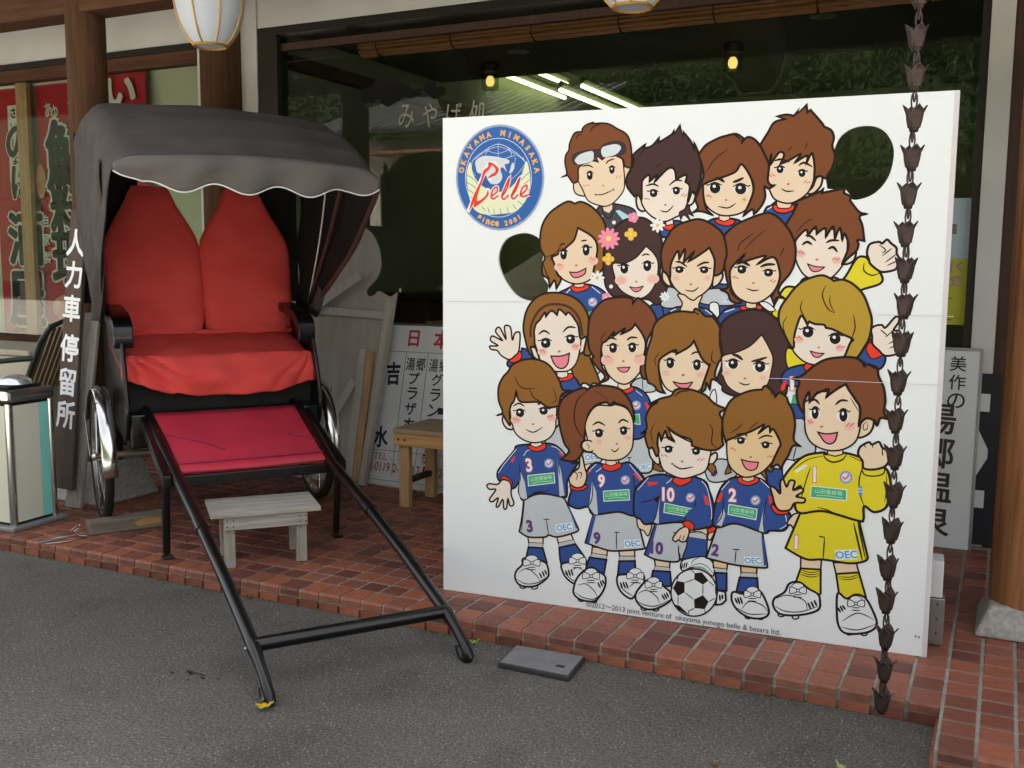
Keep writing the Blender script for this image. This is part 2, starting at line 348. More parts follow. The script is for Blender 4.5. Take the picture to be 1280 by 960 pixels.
# large window: frame, sill, pane
wf = sb('window_frame', (-4.176,FY-.005,2.69), (-.132,FY+.10,2.735), M_frame)
for a, b in (((-4.176,FY-.004,.80),(-4.03,FY+.10,2.69)),((-.165,FY-.004,.80),(-.132,FY+.1,2.69)),((-4.176,FY-.006,.74),(-.132,FY+.11,.80))): sb('jamb', a, b, M_frame, par=None)
sb('window_wall', (-4.176,FY+.0,HP), (-.132,FY+.1,.739), M_wooddk)
sb('inner_frame', (-4.028,FY+.03,2.60), (-.167,FY+.07,2.642), M_wooddk)
gm = bpy.data.materials.new('window_glass'); gm.use_nodes = True; N = gm.node_tree.nodes; Lk = gm.node_tree.links.new
N.remove(N['Principled BSDF']); tr = N.new('ShaderNodeBsdfTransparent'); gl = N.new('ShaderNodeBsdfGlossy'); gl.inputs['Roughness'].default_value = 0; mixs = N.new('ShaderNodeMixShader')
tr.inputs[0].default_value = (.86,.88,.85,1)
lw = N.new('ShaderNodeLayerWeight'); lw.inputs[0].default_value = .5; pw = N.new('ShaderNodeMath'); pw.operation = 'POWER'; pw.inputs[1].default_value = 3.5; Lk(lw.outputs['Facing'], pw.inputs[0])
ma = N.new('ShaderNodeMath'); ma.operation = 'MULTIPLY_ADD'; ma.inputs[1].default_value = .5; ma.inputs[2].default_value = .033; Lk(pw.outputs[0], ma.inputs[0])
Lk(ma.outputs[0], mixs.inputs[0]); Lk(tr.outputs[0], mixs.inputs[1]); Lk(gl.outputs[0], mixs.inputs[2]); Lk(mixs.outputs[0], N['Material Output'].inputs[0])
pane = sb('window_pane', (-4.03,FY+.04,.80), (-.165,FY+.047,2.60), gm)
pane2 = sb('window_pane', (-4.03,FY+.032,2.642), (-.165,FY+.038,2.69), gm)
sb('window_pane', (-9,FY+.02,.79), (-4.66,FY+.026,2.575), gm)
# lettering and pine silhouette stuck on the glass
M_frost = mat('frosted_letters', 'b5b5a5', .8, var=.05)
m = MB()
for i, ch in enumerate('みやげ処'): write(m, ch, -3.14+2.2+i*.155, 2.165-i*.005, .135 if i < 3 else .15, .0375, R(-4), .72, .006)
m.build('glass_lettering', M_frost, shop)
M_sil = mat('black_cutout', '141416', .8)
m = MB(); random.seed(3)
def blob(cx, cz, r, n=14): return [(cx+r*math.cos(2*math.pi*i/n)*random.uniform(.75,1.2), cz+r*.75*math.sin(2*math.pi*i/n)*random.uniform(.7,1.2)) for i in range(n)]
for cx, cz, r in ((-3.38,2.30,.07),(-3.30,2.33,.08),(-3.22,2.31,.07),(-3.13,2.30,.045),(-3.26,2.27,.06),(-2.98,2.31,.05),(-2.93,2.285,.05),(-3.07,2.295,.03)):
    m.prism([(x+2.2, z) for x, z in blob(cx, cz, r)], .0006, Matrix.Translation((0,.037-random.uniform(0,.0006),0)))
m.build('pine_silhouette', M_sil, shop)
# eave: roof boards, rafters, fascia, gutter
M_eave = mat('eave_board', '5a4433', .8, var=.25, vs=8, grain=(4,.4,4))
def rz_(y): return 3.30-(FY-y)*.14
rb = MB(); rb.add([(-14,2.98,rz_(2.98)+.10),(7,2.98,rz_(2.98)+.10),(7,FY+.1,rz_(FY+.1)+.10),(-14,FY+.1,rz_(FY+.1)+.10)]+[(-14,2.98,rz_(2.98)+.16),(7,2.98,rz_(2.98)+.16),(7,FY+.1,rz_(FY+.1)+.16),(-14,FY+.1,rz_(FY+.1)+.16)], [(3,2,1,0),(4,5,6,7),(0,1,5,4),(1,2,6,5),(2,3,7,6),(3,0,4,7)])
rb.v = [(x+2.2,y-FY,z) for x,y,z in rb.v]; rb.build('eave_roof', M_eave, shop)
rr = MB(); rr.add([(-11.8,FY+.101-FY,3.42),(9.2,FY+.101-FY,3.42),(9.2,8.5-FY,4.4),(-11.8,8.5-FY,4.4),(9.2,12.4-FY,3.4),(-11.8,12.4-FY,3.4)]+[(-11.8,FY+.101-FY,3.54),(9.2,FY+.101-FY,3.54),(9.2,8.5-FY,4.54),(-11.8,8.5-FY,4.54),(9.2,12.4-FY,3.54),(-11.8,12.4-FY,3.54)], [(3,2,1,0),(5,4,2,3),(6,7,8,9),(9,8,10,11),(0,1,7,6),(4,5,11,10),(1,2,8,7),(2,4,10,8),(3,0,6,9),(5,3,9,11)]); rr.build('sun_block_roof', mat('roof_grey', '4a4a4a', .7, var=.2), shop)  # unseen roof slab, added to keep the sun off the interior
for i in range(27):
    x = -8.8+i*.455
    o = MB().add([(x-.04,3.01,rz_(3.01)),(x+.04,3.01,rz_(3.01)),(x+.04,FY,rz_(FY)),(x-.04,FY,rz_(FY)),(x-.04,3.01,rz_(3.01)+.098),(x+.04,3.01,rz_(3.01)+.098),(x+.04,FY,rz_(FY)+.098),(x-.04,FY,rz_(FY)+.098)], [(3,2,1,0),(4,5,6,7),(0,1,5,4),(1,2,6,5),(2,3,7,6),(3,0,4,7)])
    o.v = [(a+2.2,b-FY,c) for a,b,c in o.v]; o.build('rafter', M_eave, shop)
sb('fascia', (-14,2.955,rz_(2.98)+.05), (7,2.979,rz_(2.98)+.17), M_wooddk)
sb('porch_beam', (-9,3.72,2.575), (3.4,3.88,2.80), M_woodx, .006)
# interior, lit by its own lamps and added fill tubes
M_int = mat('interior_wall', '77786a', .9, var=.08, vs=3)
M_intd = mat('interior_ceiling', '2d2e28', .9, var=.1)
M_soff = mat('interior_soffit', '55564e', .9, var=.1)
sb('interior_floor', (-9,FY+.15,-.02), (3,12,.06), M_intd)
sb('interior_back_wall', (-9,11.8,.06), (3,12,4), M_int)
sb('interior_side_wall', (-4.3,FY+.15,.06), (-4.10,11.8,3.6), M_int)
sb('interior_cornice', (-4.098,FY+.16,2.52), (-4.03,11.7,2.60), M_wooddk)
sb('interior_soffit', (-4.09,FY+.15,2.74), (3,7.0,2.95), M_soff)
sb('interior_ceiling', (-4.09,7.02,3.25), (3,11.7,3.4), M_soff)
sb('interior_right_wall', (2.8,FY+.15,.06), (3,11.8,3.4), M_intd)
sb('window_backing', (-9,FY+.16,.70), (-4.66,FY+.19,2.7), mat('pale_backing', 'b9bda4', .9, var=.05, vs=2))
# mullion behind the left glass
sb('mullion', (-6.40,FY+.03,.79), (-6.29,FY+.065,2.575), M_tan)

# posts on granite footings
M_post = mat('honey_wood', '8f6140', .7, spec=.15, var=.38, vs=9, bump=.25, bs=30, grain=(6, 6, .3))
def post(x, y, r, z0, z1, label, bw, mw=None):
    t = thing('porch_post', label, 'post', (x,y,HP))
    prof = [(r*1.06,z0),(r*1.02,z0+.35),(r,1.2),(r*.98,z1)]
    m = MB(); n = 22; rows = []
    for k in range(24):
        z = z0+(z1-z0)*k/23; rr = r*(1.05-.06*k/23)
        rows.append([(rr*(1+.02*noise.noise((math.cos(a*2*math.pi/n)*1.5, math.sin(a*2*math.pi/n)*1.5, z*.6+x)))*math.cos(2*math.pi*a/n), rr*math.sin(2*math.pi*a/n), z) for a in range(n+1)])
    m.grid(rows); m.build('trunk', mw or M_wood, t, smooth=True)
    b = MB(); a, c = bw, bw*.72; zt = z0+.004
    b.add([(-a,-a,-.0),(a,-a,-.0),(a,a,-.0),(-a,a,-.0),(-c,-c,zt),(c,-c,zt),(c,c,zt),(-c,c,zt)], [(3,2,1,0),(4,5,6,7),(0,1,5,4),(1,2,6,5),(2,3,7,6),(3,0,4,7)])
    b.build('footing', M_stone, t, bevel=.012)
    # drying cracks
    for k in range(3):
        an = R(-100+k*38+random.uniform(-8,8)); cr_ = MB(); zz = random.uniform(.5,1.2)
        cr_.tube([(r*1.0*math.cos(an+.01*i), r*1.0*math.sin(an+.01*i), zz+i*.1) for i in range(8)], [.0005]+[.0025]*6+[.0005], 6); cr_.build('crack', M_wooddk, t)
    return t
post(-4.33, 3.80, .098, .20, 2.575, 'round brown timber post behind the rickshaw, standing on a grey stone footing', .20)
post(.13, 3.86, .118, .10, 2.575, 'thick round brown timber post at the right edge, standing on a grey granite footing', .165, M_post)

# ------------------------------------------------------------------ indoor lamps, blind, counter
def fluor(p0, p1, label):
    t = thing('ceiling_light', label, 'ceiling light', p0, group='fluorescent ceiling lights inside the shop')
    d = Vector(p1)-Vector(p0)
    MB().tube([(0,0,0),d], .017, 12).build('tube', mat('lit_tube', 'dff0a8', .5, emit=2.0), t, smooth=True)
    MB().tube([(.0,0,.05),d+Vector((0,0,.05))], .03, 4).build('housing', mat('lamp_housing', '55554a', .6), t)
fluor((-4.02,7.9,2.96), (-4.02,9.3,2.96), 'upper lit fluorescent tube seen through the shop window, farther left')
fluor((-3.50,8.0,2.80), (-3.50,9.6,2.80), 'lower lit fluorescent tube seen through the window just above the white board')
fluor((-3.30,8.0,2.82), (-3.30,9.6,2.82), 'wider lit fluorescent tube right beside another, above the white board')
fluor((-3.78,7.7,2.99), (-3.78,8.8,2.99), 'whitish fluorescent tube seen through the window beside the warm lamp')
for k in range(6): fluor((-3.1+1.1*(k%3),8.4+1.6*(k//3),2.42), (-3.1+1.1*(k%3),9.6+1.6*(k//3),2.42), 'added fill tube hidden deeper inside the shop, %s row, %s' % (('front','rear')[k//3], ('left','middle','right')[k%3]))  # extra tubes out of view, added to brighten the interior
M_bulb = mat('warm_bulb', 'ffc46a', .4, emit=.5); M_lglass = mat('lamp_glass', 'c8a070', .2, var=.05); 
def pendant(x, y, z, label):
    t = thing('ceiling_lamp', label, 'lamp', (x,y,z), group='warm lamps under the shop soffit')
    MB().lathe([(0,-.035),(.02,-.03),(.03,-.01),(.03,.012),(.018,.035),(0,.04)], 16).build('bulb', M_bulb, t, smooth=True)
    MB().lathe([(.062,-.055),(.062,.06),(.056,.06),(.056,-.055)], 20).build('glass_shade', gm, t, smooth=True)
    MB().lathe([(.0,.062),(.066,.062),(.07,.11),(.06,.12),(0,.12)], 20).build('cap', M_frame, t, smooth=True)
pendant(-3.39, 6.5, 2.62, 'glowing warm lamp in a clear shade behind the window, left one')
pendant(-1.65, 6.5, 2.61, 'glowing warm lamp in a clear shade behind the window, right one')
for x, y, l in ((-3.0,6.15,'unlit round downlight in the soffit above the left warm lamp'),(-1.02,6.0,'unlit round downlight in the soffit right of the right warm lamp')):
    tag(MB().lathe([(0,0),(.07,0),(.075,-.012),(.05,-.014),(0,-.006)], 20).build('downlight', M_steel, loc=(x,y,2.738)), l, 'downlight', 'downlights in the soffit')
# rolled bamboo blind
bl = thing('bamboo_blind', 'rolled brown bamboo blind hanging along the top of the shop window', 'blind', (-3.52,FY+.16,2.60))
M_bam = mat('bamboo', '7a4f31', .6, var=.3, vs=30, grain=(.6,9,9))
m = MB(); random.seed(5)
for k in range(2):
    for i in range(13):
        a = 2*math.pi*i/13; r = .052-.012*k
        m.tube([(0+.015*k,r*math.cos(a),r*math.sin(a)),(1.6,r*math.cos(a)+.003,r*math.sin(a)),(3.35-.02*k,r*math.cos(a),r*math.sin(a))], .0085, 5)
m.build('slat_roll', M_bam, bl, smooth=True)
for i in range(7):
    m = MB(); x = .13+i*.5; m.loop([(x,.062*math.cos(a*.4488),.062*math.sin(a*.4488)) for a in range(14)], .004, 5); m.tube([(x,0,.06),(x,0,.13)], .003, 5); m.build('cord', M_blackm, bl)
# counter with crockery behind the glass
t = thing('display_counter', 'dark wooden counter inside the shop behind the glass', 'counter', (-3.9,6.1,.06))
box('top', (-.15,0,1.02), (2.2,.6,1.06), M_wooddk, t); box('front', (-.12,.05,0), (2.15,.1,1.018), M_wooddk, t)
M_pot = mat('glazed_pot', 'b8b8ad', .3, var=.05)
BL_ = ('pale bowl at the left end of the row on the inside counter','wider pale bowl in the middle of the row on the inside counter','small pale cup at the right end of the row on the inside counter','little pale cup stacked between the middle bowl and the right cup inside')
for i, (x, r) in enumerate(((-3.62,.06),(-3.44,.075),(-3.26,.05),(-3.36,.045))):
    tag(MB().lathe([(r*.5,0),(r*.9,r*.3),(r,r*.8),(r*.92,r*.8),(r*.8,r*.35),(0,r*.1)], 20).build('bowl', M_pot, loc=(x,6.25+.1*(i==3),1.12+(.07 if i==3 else 0)), smooth=True), BL_[i], 'bowl', 'bowls on the counter inside')
t2 = thing('wooden_crate', 'plain tan wooden crate inside the window above the white hotel sign', 'crate', (-3.14,FY+.25,.62))
for k in range(3): box('slat', (0,0,.0+k*.125), (.40,.012,.115+k*.125), M_tanx, t2)
box('side', (0,.013,0), (.012,.3,.36), M_tan, t2); box('side', (.388,.013,0), (.40,.3,.36), M_tan, t2)
box('bench_top', (-.3,.0,-.02), (.9,.3,-.004), M_wooddk, t2)

# ------------------------------------------------------------------ red banners behind the left glass
M_red = mat('red_cloth', 'a3242c', .85, var=.10, vs=6, bump=.1, bs=300)
M_bw = mat('banner_white', 'c9c6bc', .85, var=.04); M_bk = mat('banner_black', '26231f', .85, var=.1); M_food = mat('printed_food', 'a8a06c', .8, hex2='b8594a', vs=9)
def banner(x0, x1, z0, z1, label, draw, seed):
    t = thing('shop_banner', label, 'banner', ((x0+x1)/2,FY+.10,z0), group='red banners behind the left window')
    W_ = x1-x0; H_ = z1-z0; rows = []
    for i in range(25):
        rows.append([(-W_/2+W_*j/8, .006*math.sin(j*1.1+seed)+.008*noise.noise((j*.5,i*.2,seed)), H_*i/24) for j in range(9)])
    MB().grid(rows).build('cloth', M_red, t, smooth=True)
    m = MB(); draw(m, W_, H_); m.build('lettering', [M_bk, M_bw, M_food], t)
    m = MB(); m.tube([(-W_/2-.01,0,H_+.012),(W_/2+.01,0,H_+.012)], .008, 8); m.build('top_rod', M_bw, t)
    return t
def big(m, ch, x, z, h, wd=1):
    write_fat(m, ch, x, z, h, -.020, 0, wd, .085, 1); write_fat(m, ch, x, z, h, -.0215, 0, wd, .042, 0)
def d1(m, W_, H_):
    big(m, 'の', .12, H_*.78, .24); big(m, 'は', .14, H_*.62, .22); big(m, '酒', .14, H_*.39, .36, .95); big(m, '屋', .12, H_*.14, .38, .9)
    m.mi = 1; m.add([(-.0,-.018,H_*.62),(.12,-.018,H_*.62),(.13,-.018,H_*.93),(.01,-.018,H_*.93)], [(0,1,2,3)]); m.mi = 0
    for i, c in enumerate('さいしょ'): write(m, c, .07, H_*.9-i*.11, .075, -.0195, 0, .8, .03, 0)
def d2(m, W_, H_):
    big(m, '鮎', .06, H_*.72, .46, .95); big(m, '料', .05, H_*.50, .38, 1.0); big(m, '理', .05, H_*.31, .36, 1.0)
    for i, c in enumerate('あゆ'): write(m, c, -.13+i*.06, H_*.90-i*.02, .10, -.0195, .2, .8, .02, 1)
    for i, c in enumerate('ごま'): write(m, c, .10+i*.09, H_*.91+i*.02, .09, -.0195, .25, .8, .02, 1)
    for i, c in enumerate('自家製'): write(m, c, -.21, H_*.46-i*.13, .09, -.0195, 0, .8, .02, 1)
    m.mi = 2; m.add([(-.18+.3*(1+math.cos(a*.3))*.5*1.2, -.0192, H_*.11+.10*math.sin(a*.3)) for a in range(21)], [tuple(range(21))])
    m.add([(-.24+.05*math.cos(a*.3), -.019, H_*.62+.12*math.sin(a*.3)) for a in range(21)], [tuple(range(21))]); m.mi = 0
def d3(m, W_, H_): write_fat(m, 'い', -.01, H_*.90, .17, -.020, 0, 1.3, .07, 1); write_fat(m, 'ち', -.01, H_*.74, .17, -.020, 0, 1.3, .07, 1)
banner(-6.74, -6.395, .80, 2.56, 'red banner with black brush characters at the left edge of the photo', d1, 1)
banner(-6.285, -5.72, .80, 2.56, 'red banner with large black characters and a printed dish, left of the brown post', d2, 2)
banner(-5.62, -5.21, 1.2, 2.60, 'red banner with white characters above the rickshaw hood, right of the brown post', d3, 3)
# ------------------------------------------------------------------ rickshaw  (local x forward to the shafts, y towards the board, z up)
RK = thing('rickshaw', 'black two-wheeled rickshaw with red cloth seats, folding grey-black hood and red footboard', 'rickshaw', (-3.608,3.865,HP), R(-35.1))
M_seat = mat('red_cotton', 'cc423e', .88, var=.07, vs=5, bump=.7, bs=15, hex2='d64e49')
M_mat = mat('red_vinyl', 'b83044', .5, var=.10, vs=5, bump=.05, bs=80, dirt=.25)
M_val = mat('lit_canvas', '5c5653', .9, var=.16, vs=5, bump=.6, bs=24, dirt=.15)  # same cloth as the hood, lightened where it faces the sky
M_hood = mat('shaded_canvas', '453f3d', .9, var=.2, vs=5, bump=.6, bs=24, dirt=.2)  # hood cloth darkened, shade of the eave put into its colour
M_hoodin = mat('hood_lining', '161414', .9, var=.1)
M_pipe = mat('white_piping', 'cfcfc8', .6, var=.05)
M_rubber = mat('tyre_rubber', '232221', .85, var=.15)
def tb(name, pts, r, m=M_black, n=10, par=RK, **k): return MB().tube(pts, r, n, **k).build(name, m, par, smooth=50)
for s in (-1, 1):
    y = .337*s
    P = [(-.30,y*1.02,.60),(.0,y*1.06,.60),(.284,y*1.06,.545),(.60,y*1.03,.455),(.87,y*1.0,.365),(1.40,y,.250),(1.75,y,.160),(2.11,y,.055)]
    tip = [(2.19,y,.022),(2.24,y,-.004),(2.275,y,-.028),(2.285,y,-.042),(2.275,y,-.055),(2.25,y,-.058),(2.225,y,-.045),(2.215,y,-.025)] if s > 0 else [(2.19,y,.022),(2.25,y,-.008),(2.29,y,-.034),(2.30,y,-.050),(2.288,y,-.062),(2.262,y,-.063),(2.238,y,-.052),(2.228,y,-.032)]
    sh = tb('shaft', P, [.026,.026,.027,.027,.026,.024,.023,.0225], n=12)
    MB().tube([(1.30,y,.272),(1.38,y,.2545)], .0275, 14).build('collar', M_black, sh, smooth=50)
    MB().tube([(2.08,y,.064),(2.115,y,.053),(2.15,y,.038)]+tip, [.0235,.025,.021]+[.018]*8, 12).build('hook', M_black, sh, smooth=50)
    MB().tube([(2.11,y-.03,.053),(2.11,y+.03,.053)], .006, 6).build('bolt', M_steel, sh)
    # legs
    lg = tb('leg', [(.845,.378*s,.345),(.80,.378*s,.02)], .0165)
    MB().box((.782,.378*s-.02,-.0),(.835,.378*s+.025,.010)).build('foot', M_black, lg, bevel=.003)
    # body side wing with armrest scroll
    wy = .455*s
    prof = spline([(-.38,.55,1),(-.38,1.02,1),(-.05,1.02,0),(.12,.99,0),(.22,.93,0),(.27,.84,0),(.33,.70,0),(.36,.58,0),(.33,.47,0),(.28,.43,1)], True, 5)
    MB().prism([(a,b) for a, b in prof], .018, Matrix.Translation((0,wy-.009,0))).build('side_panel', M_black, RK, bevel=.003)
    MB().tube([(a,wy,b) for a, b in spline([(-.05,1.02,0),(.12,.992,0),(.22,.932,0),(.27,.842,0),(.33,.70,0),(.362,.58,0),(.332,.47,0)], False, 6)], .011, 8).build('edge_bead', M_black, RK, smooth=60)
    pr = spline([(-.20,1.055,0),(.10,1.03,0),(.235,.985,0),(.262,.93,0),(.255,.868,0),(.225,.862,1),(.215,.93,0),(.10,.985,0),(-.20,1.02,1)], True, 5)
    MB().prism([(a,b) for a, b in pr], .085, Matrix.Translation((0,wy-.055-.02*s,0))).build('armrest', M_black, RK, smooth=40, bevel=.006)
    # wheel
    wl = MB().lathe([(.285,-.018),(.300,-.021),(.315,-.014),(.32,0),(.315,.014),(.300,.021),(.285,.018)], 48, (0,.536*s,.32), (0,1,0)); wl.f = [f for f in wl.f if len(f) == 4]
    wh = wl.build('wheel', M_rubber, RK, smooth=60)
    rim = MB().lathe([(.268,-.014),(.286,-.017),(.286,.017),(.268,.014),(.268,-.014)], 48, (0,.536*s,.32), (0,1,0)); rim.f = [f for f in rim.f if len(f) == 4]; rim.build('rim', M_chrome, wh, smooth=40)
    hb = MB().lathe([(0,-.045),(.018,-.045),(.022,-.03),(.014,-.02),(.014,.02),(.022,.03),(.018,.045),(0,.045)], 16, (0,.536*s,.32), (0,1,0)).build('hub', M_chrome, wh, smooth=40)
    sp = MB()
    for k in range(24):
        a = 2*math.pi*k/24; b = a+(.28 if k % 2 else -.28); yy = .536*s+(.02 if (k//2) % 2 else -.02)
        sp.tube([(.02*math.cos(b),yy,.32+.02*math.sin(b)),(.27*math.cos(a),.536*s,.32+.27*math.sin(a))], .0016, 5)
    sp.build('spokes', M_chrome, wh)
    fd = MB(); rows = []
    for k in range(31):
        a = R(-8+k*6.1); rr = .345
        rows.append([((rr-.020*(1-math.cos(R(j*18))))*math.cos(a), .536*s+.036*math.sin(R(j*18)), .32+(rr-.020*(1-math.cos(R(j*18))))*math.sin(a)) for j in range(-5, 6)])
    fd.grid(rows); fo = fd.build('fender', M_chrome, RK, smooth=60)
    md = fo.modifiers.new('thick', 'SOLIDIFY'); md.thickness = .003
    for q in (-1, 1):
        for an in (60, 150):
            MB().tube([(.0,.536*s+.05*q,.32),(.345*math.cos(R(an)),.536*s+.04*q,.32+.345*math.sin(R(an)))], .0035, 6).build('fender_stay', M_steel, fo)
tb('crossbar', [(2.105,-.337,.058),(2.105,.337,.058)], .0235, n=14)
tb('axle', [(0,-.50,.32),(0,.50,.32)], .016, mat('axle_tube', '8f8672', .5, metal=.6, var=.2), 12)
for s in (-1, 1): tb('spring', [(-.32,.40*s,.50),(-.15,.40*s,.42),(0,.40*s,.36),(.15,.40*s,.42),(.30,.40*s,.50)], .014, M_blackm)
# footboard with its frame
fb = MB(); rows = []
for i in range(13):
    t = i/12; x = .300+(.855-.300)*t; z = .558+(.384-.558)*t
    rows.append([(x, -.362+.724*j/14, z+.004*noise.noise((x*5,j*.4,2))-.003*math.sin(math.pi*j/14)) for j in range(15)])
fb.grid(rows); fbo = fb.build('footboard', M_mat, RK, smooth=True); md = fbo.modifiers.new('thick', 'SOLIDIFY'); md.thickness = .018; md.offset = -1
M_seam = mat('footboard_seam', '8a2640', .6, var=.1)
for pts in ([(.80,-.36,.405),(.80,.36,.405)], [(.50,-.36,.498),(.62,-.17,.460),(.70,-.10,.435)], [(.70,.36,.437),(.60,.22,.466)]):
    MB().tube(pts, .0035, 6).build('seam', M_seam, fbo)
for s in (-1, 1):
    MB().add([(.27,s*.364,.572),(.90,s*.364,.375),(.90,s*.398,.375),(.27,s*.398,.572),(.27,s*.364,.51),(.90,s*.364,.325),(.90,s*.398,.325),(.27,s*.398,.51)], [(0,1,2,3),(7,6,5,4),(0,4,5,1),(1,5,6,2),(2,6,7,3),(3,7,4,0)]).build('foot_rail', M_black, RK, bevel=.004)
MB().box((.858,-.363,.322),(.885,.363,.366)).build('foot_lip', M_black, RK, bevel=.004)
# body tub
box('front_panel', (.205,-.445,.43), (.225,.445,.73), M_blackm, RK); box('tub_floor', (-.38,-.44,.42), (.20,.44,.45), M_blackm, RK); box('back_panel', (-.40,-.445,.45), (-.382,.445,1.16), M_blackm, RK)
box('step_board', (.226,-.33,.52), (.30,.33,.556), M_black, RK)
MB().box((.23,-.445,.40),(.34,-.37,.56)).build('foot_bracket', M_black, RK, bevel=.01)
MB().box((.23,.37,.40),(.36,.445,.56)).build('foot_bracket', M_black, RK, bevel=.01)
# seat cushion: cloth thrown over, hanging in folds at the front
rows = []; NX, NY = 40, 90
def sag(t): return 1-abs(t)**2.2
for i in range(NX+1):
    u = i/NX; row = []
    for j in range(NY+1):
        t = -1+2*j/NY; y = .465*t
        hang = .705-.080*sag(t)-.02*(t+.1)   # hem height
        if u < .55: x = -.17+(.40)*(u/.55); z = .905-.095*(u/.55)**1.3+.012*sag(t)
        else:
            q = (u-.55)/.45; x = .23+.045*math.sin(min(q*2.2,1.57))+.012*q*sag(t); z = .815-(.815-hang)*q if q > .12 else .815+.006-(.815-hang)*q*.9
        ed = max(0, abs(t)-.90)/.10
        z -= .05*ed*ed*(1 if u < .55 else .3)
        f = math.sin(t*7+u*5)*.5+math.sin((t+.2)*13-u*9)*.35
        q = max(0, u-.5)
        x += .030*f*q*2*(1-abs(t)*.3); z += .006*noise.noise((x*7,y*7,.3))+.004*noise.noise((x*19,y*19,.7))
        for tc, am in ((-.97,1.0),(.97,.55)):
            dx_, dy_ = abs(t-tc), u-.50; an = math.atan2(dy_, dx_*.9); rd = math.hypot(dx_*.9, dy_)
            if u > .5: x += am*.050*(abs(math.sin(an*7.5+1.2*noise.noise((rd*3,tc,1))))**.6-.5)*max(0,1-rd/1.05)*min(1,rd*5)
        x += .004*noise.noise((y*10,u*3,8)) if u > .5 else 0; z += .006*math.sin(y*16+u*9)*noise.noise((y*4,u*4,2)) if u < .5 else 0
        # big diagonal swags falling from the left corner
        sw = math.sin(3.6*math.pi*(u*1.25-.55*(t+1)/2))*max(0,u-.55)*max(0,1-abs(t+.35)*1.1); x += .05*sw; z += .006*sw
        row.append((x,y,z))
    rows.append(row)
sc = MB().grid(rows); sco = sc.build('seat_cushion', M_seat, RK, smooth=True); md = sco.modifiers.new('thick', 'SOLIDIFY'); md.thickness = .012; md.offset = -1
# torn hem tab at the right corner
tabm = MB().grid([[(.20+.03*i,.466+.006*j,.80-.055*i-.02*j) for j in range(3)] for i in range(4)]); tabm.build('torn_tab', M_seat, RK, smooth=True).modifiers.new('thick','SOLIDIFY').thickness = .004
# two backrests
def backrest(s):
    c = .232*s; rows = []; n = 40; H_ = .74
    prof = [(0,.222),(.05,.230),(.15,.237),(.30,.239),(.42,.237),(.48,.224),(.54,.192),(.60,.157),(.66,.124),(.71,.104),(.741,.085)]
    for k in range(34):
        h = H_*k/33; wdt = .09
        for (a, b), (a2, b2) in zip(prof, prof[1:]):
            if a <= h <= a2+1e-6: wdt = b+(b2-b)*(h-a)/(a2-a)
        dep = .075*(1-.35*h/H_)*(1 if k < 31 else (1-(k-30)/3*.6)); row = []
        for j in range(n):
            a = 2*math.pi*j/n; ca, sa = math.cos(a), math.sin(a)
            yy = math.copysign(abs(ca)**.75, ca)*wdt; xx = math.copysign(abs(sa)**.8, sa)*dep
            wr = .010*noise.noise((yy*6+s*9,h*7,1.2))+.006*noise.noise((yy*13,h*22+yy*16*s,4))+(.010*math.sin(h*95+yy*9)*max(0,1-h/.13))
            if sa > 0: wr += .009*math.sin((h*1.0-yy*s*-.8)*42)*max(0,1-abs(h-.22)/.2)*max(0,.3+yy*s*3)*.5
            lean = -.155-.30*h*.62
            row.append((xx+wr+lean+.02, c+yy+.003*noise.noise((h*8,a,s)), .905+h))
        row.append(row[0]); rows.append(row)
    m = MB().grid(rows); m.f.append(tuple(33*(n+1)+j for j in range(n)))
    return m.build('backrest', M_seat, RK, smooth=True)
backrest(-1); backrest(1)
MB().tube([(-.10,-.44,.905),(-.085,-.2,.903),(-.09,.0,.905),(-.083,.2,.902),(-.10,.45,.905)], [.014,.019,.016,.018,.012], 10).build('rolled_hem', M_seat, RK, smooth=True)
# hood: cloth over bows hinged at the arms
bows = [(-.34,1.86,1),(-.27,1.945,1),(-.08,1.988,1),(.14,1.985,1),(.36,1.94,1),(.57,1.87,1),(.78,1.77,1),(.92,1.685,1.0)]
def bowpts(sx, zx, k, nb=7):
    b0 = -.22+.22*k/nb; P = []
    lat = .565
    for i in range(13):
        t = i/12; bx = b0+(sx-b0)*t; cz = .99+(zx-.11-.99)*t
        # the front edge swings below the straight line
        fr_ = max(0,(k-5)/2); bx += .02*math.sin(math.pi*t)*fr_; cz -= .03*math.sin(math.pi*t)*fr_
        P.append((bx, -(.50+(lat-.50)*min(1,t*1.6)**.7), cz))
    for a in range(1, 7):
        q = math.pi/2*a/6; P.append((sx, -(lat-.11)-.11*math.cos(q), zx-.11+.11*math.sin(q)))
    H_ = P[:]
    for j in range(1, 10): P.append((sx, -(lat-.11)+2*(lat-.11)*j/10, zx+.022*math.sin(math.pi*j/10)))
    P += [(a, -b, c) for a, b, c in reversed(H_)]
    return [Vector(p) for p in P]
key = [bowpts(a, b, k) for k, (a, b, c) in enumerate(bows)]
rows = []
for k in range(len(key)-1):
    for q in range(6):
        t = q/6; p0 = key[max(k-1,0)]; p1 = key[k]; p2 = key[k+1]; p3 = key[min(k+2,len(key)-1)]; row = []
        for i in range(len(p1)):
            v = .5*(2*p1[i]+(p2[i]-p0[i])*t+(2*p0[i]-5*p1[i]+4*p2[i]-p3[i])*t*t+(3*p1[i]-p0[i]-3*p2[i]+p3[i])*t**3)
            topness = 1 if 16 < i < len(p1)-17 else .5
            v = v-Vector((.006*math.sin(math.pi*t)*topness,0,.013*math.sin(math.pi*t)**.8*topness))
            nz_ = noise.noise(v*4)*.011+noise.noise(v*11)*.005+.007*noise.noise(Vector((v.x*16,v.y*2.5,v.z*16)))
            v = v+Vector((nz_, nz_*(1.6 if i < 14 or i > len(p1)-15 else .3), nz_))
            row.append(v)
        rows.append(row)
rows.append(key[-1])
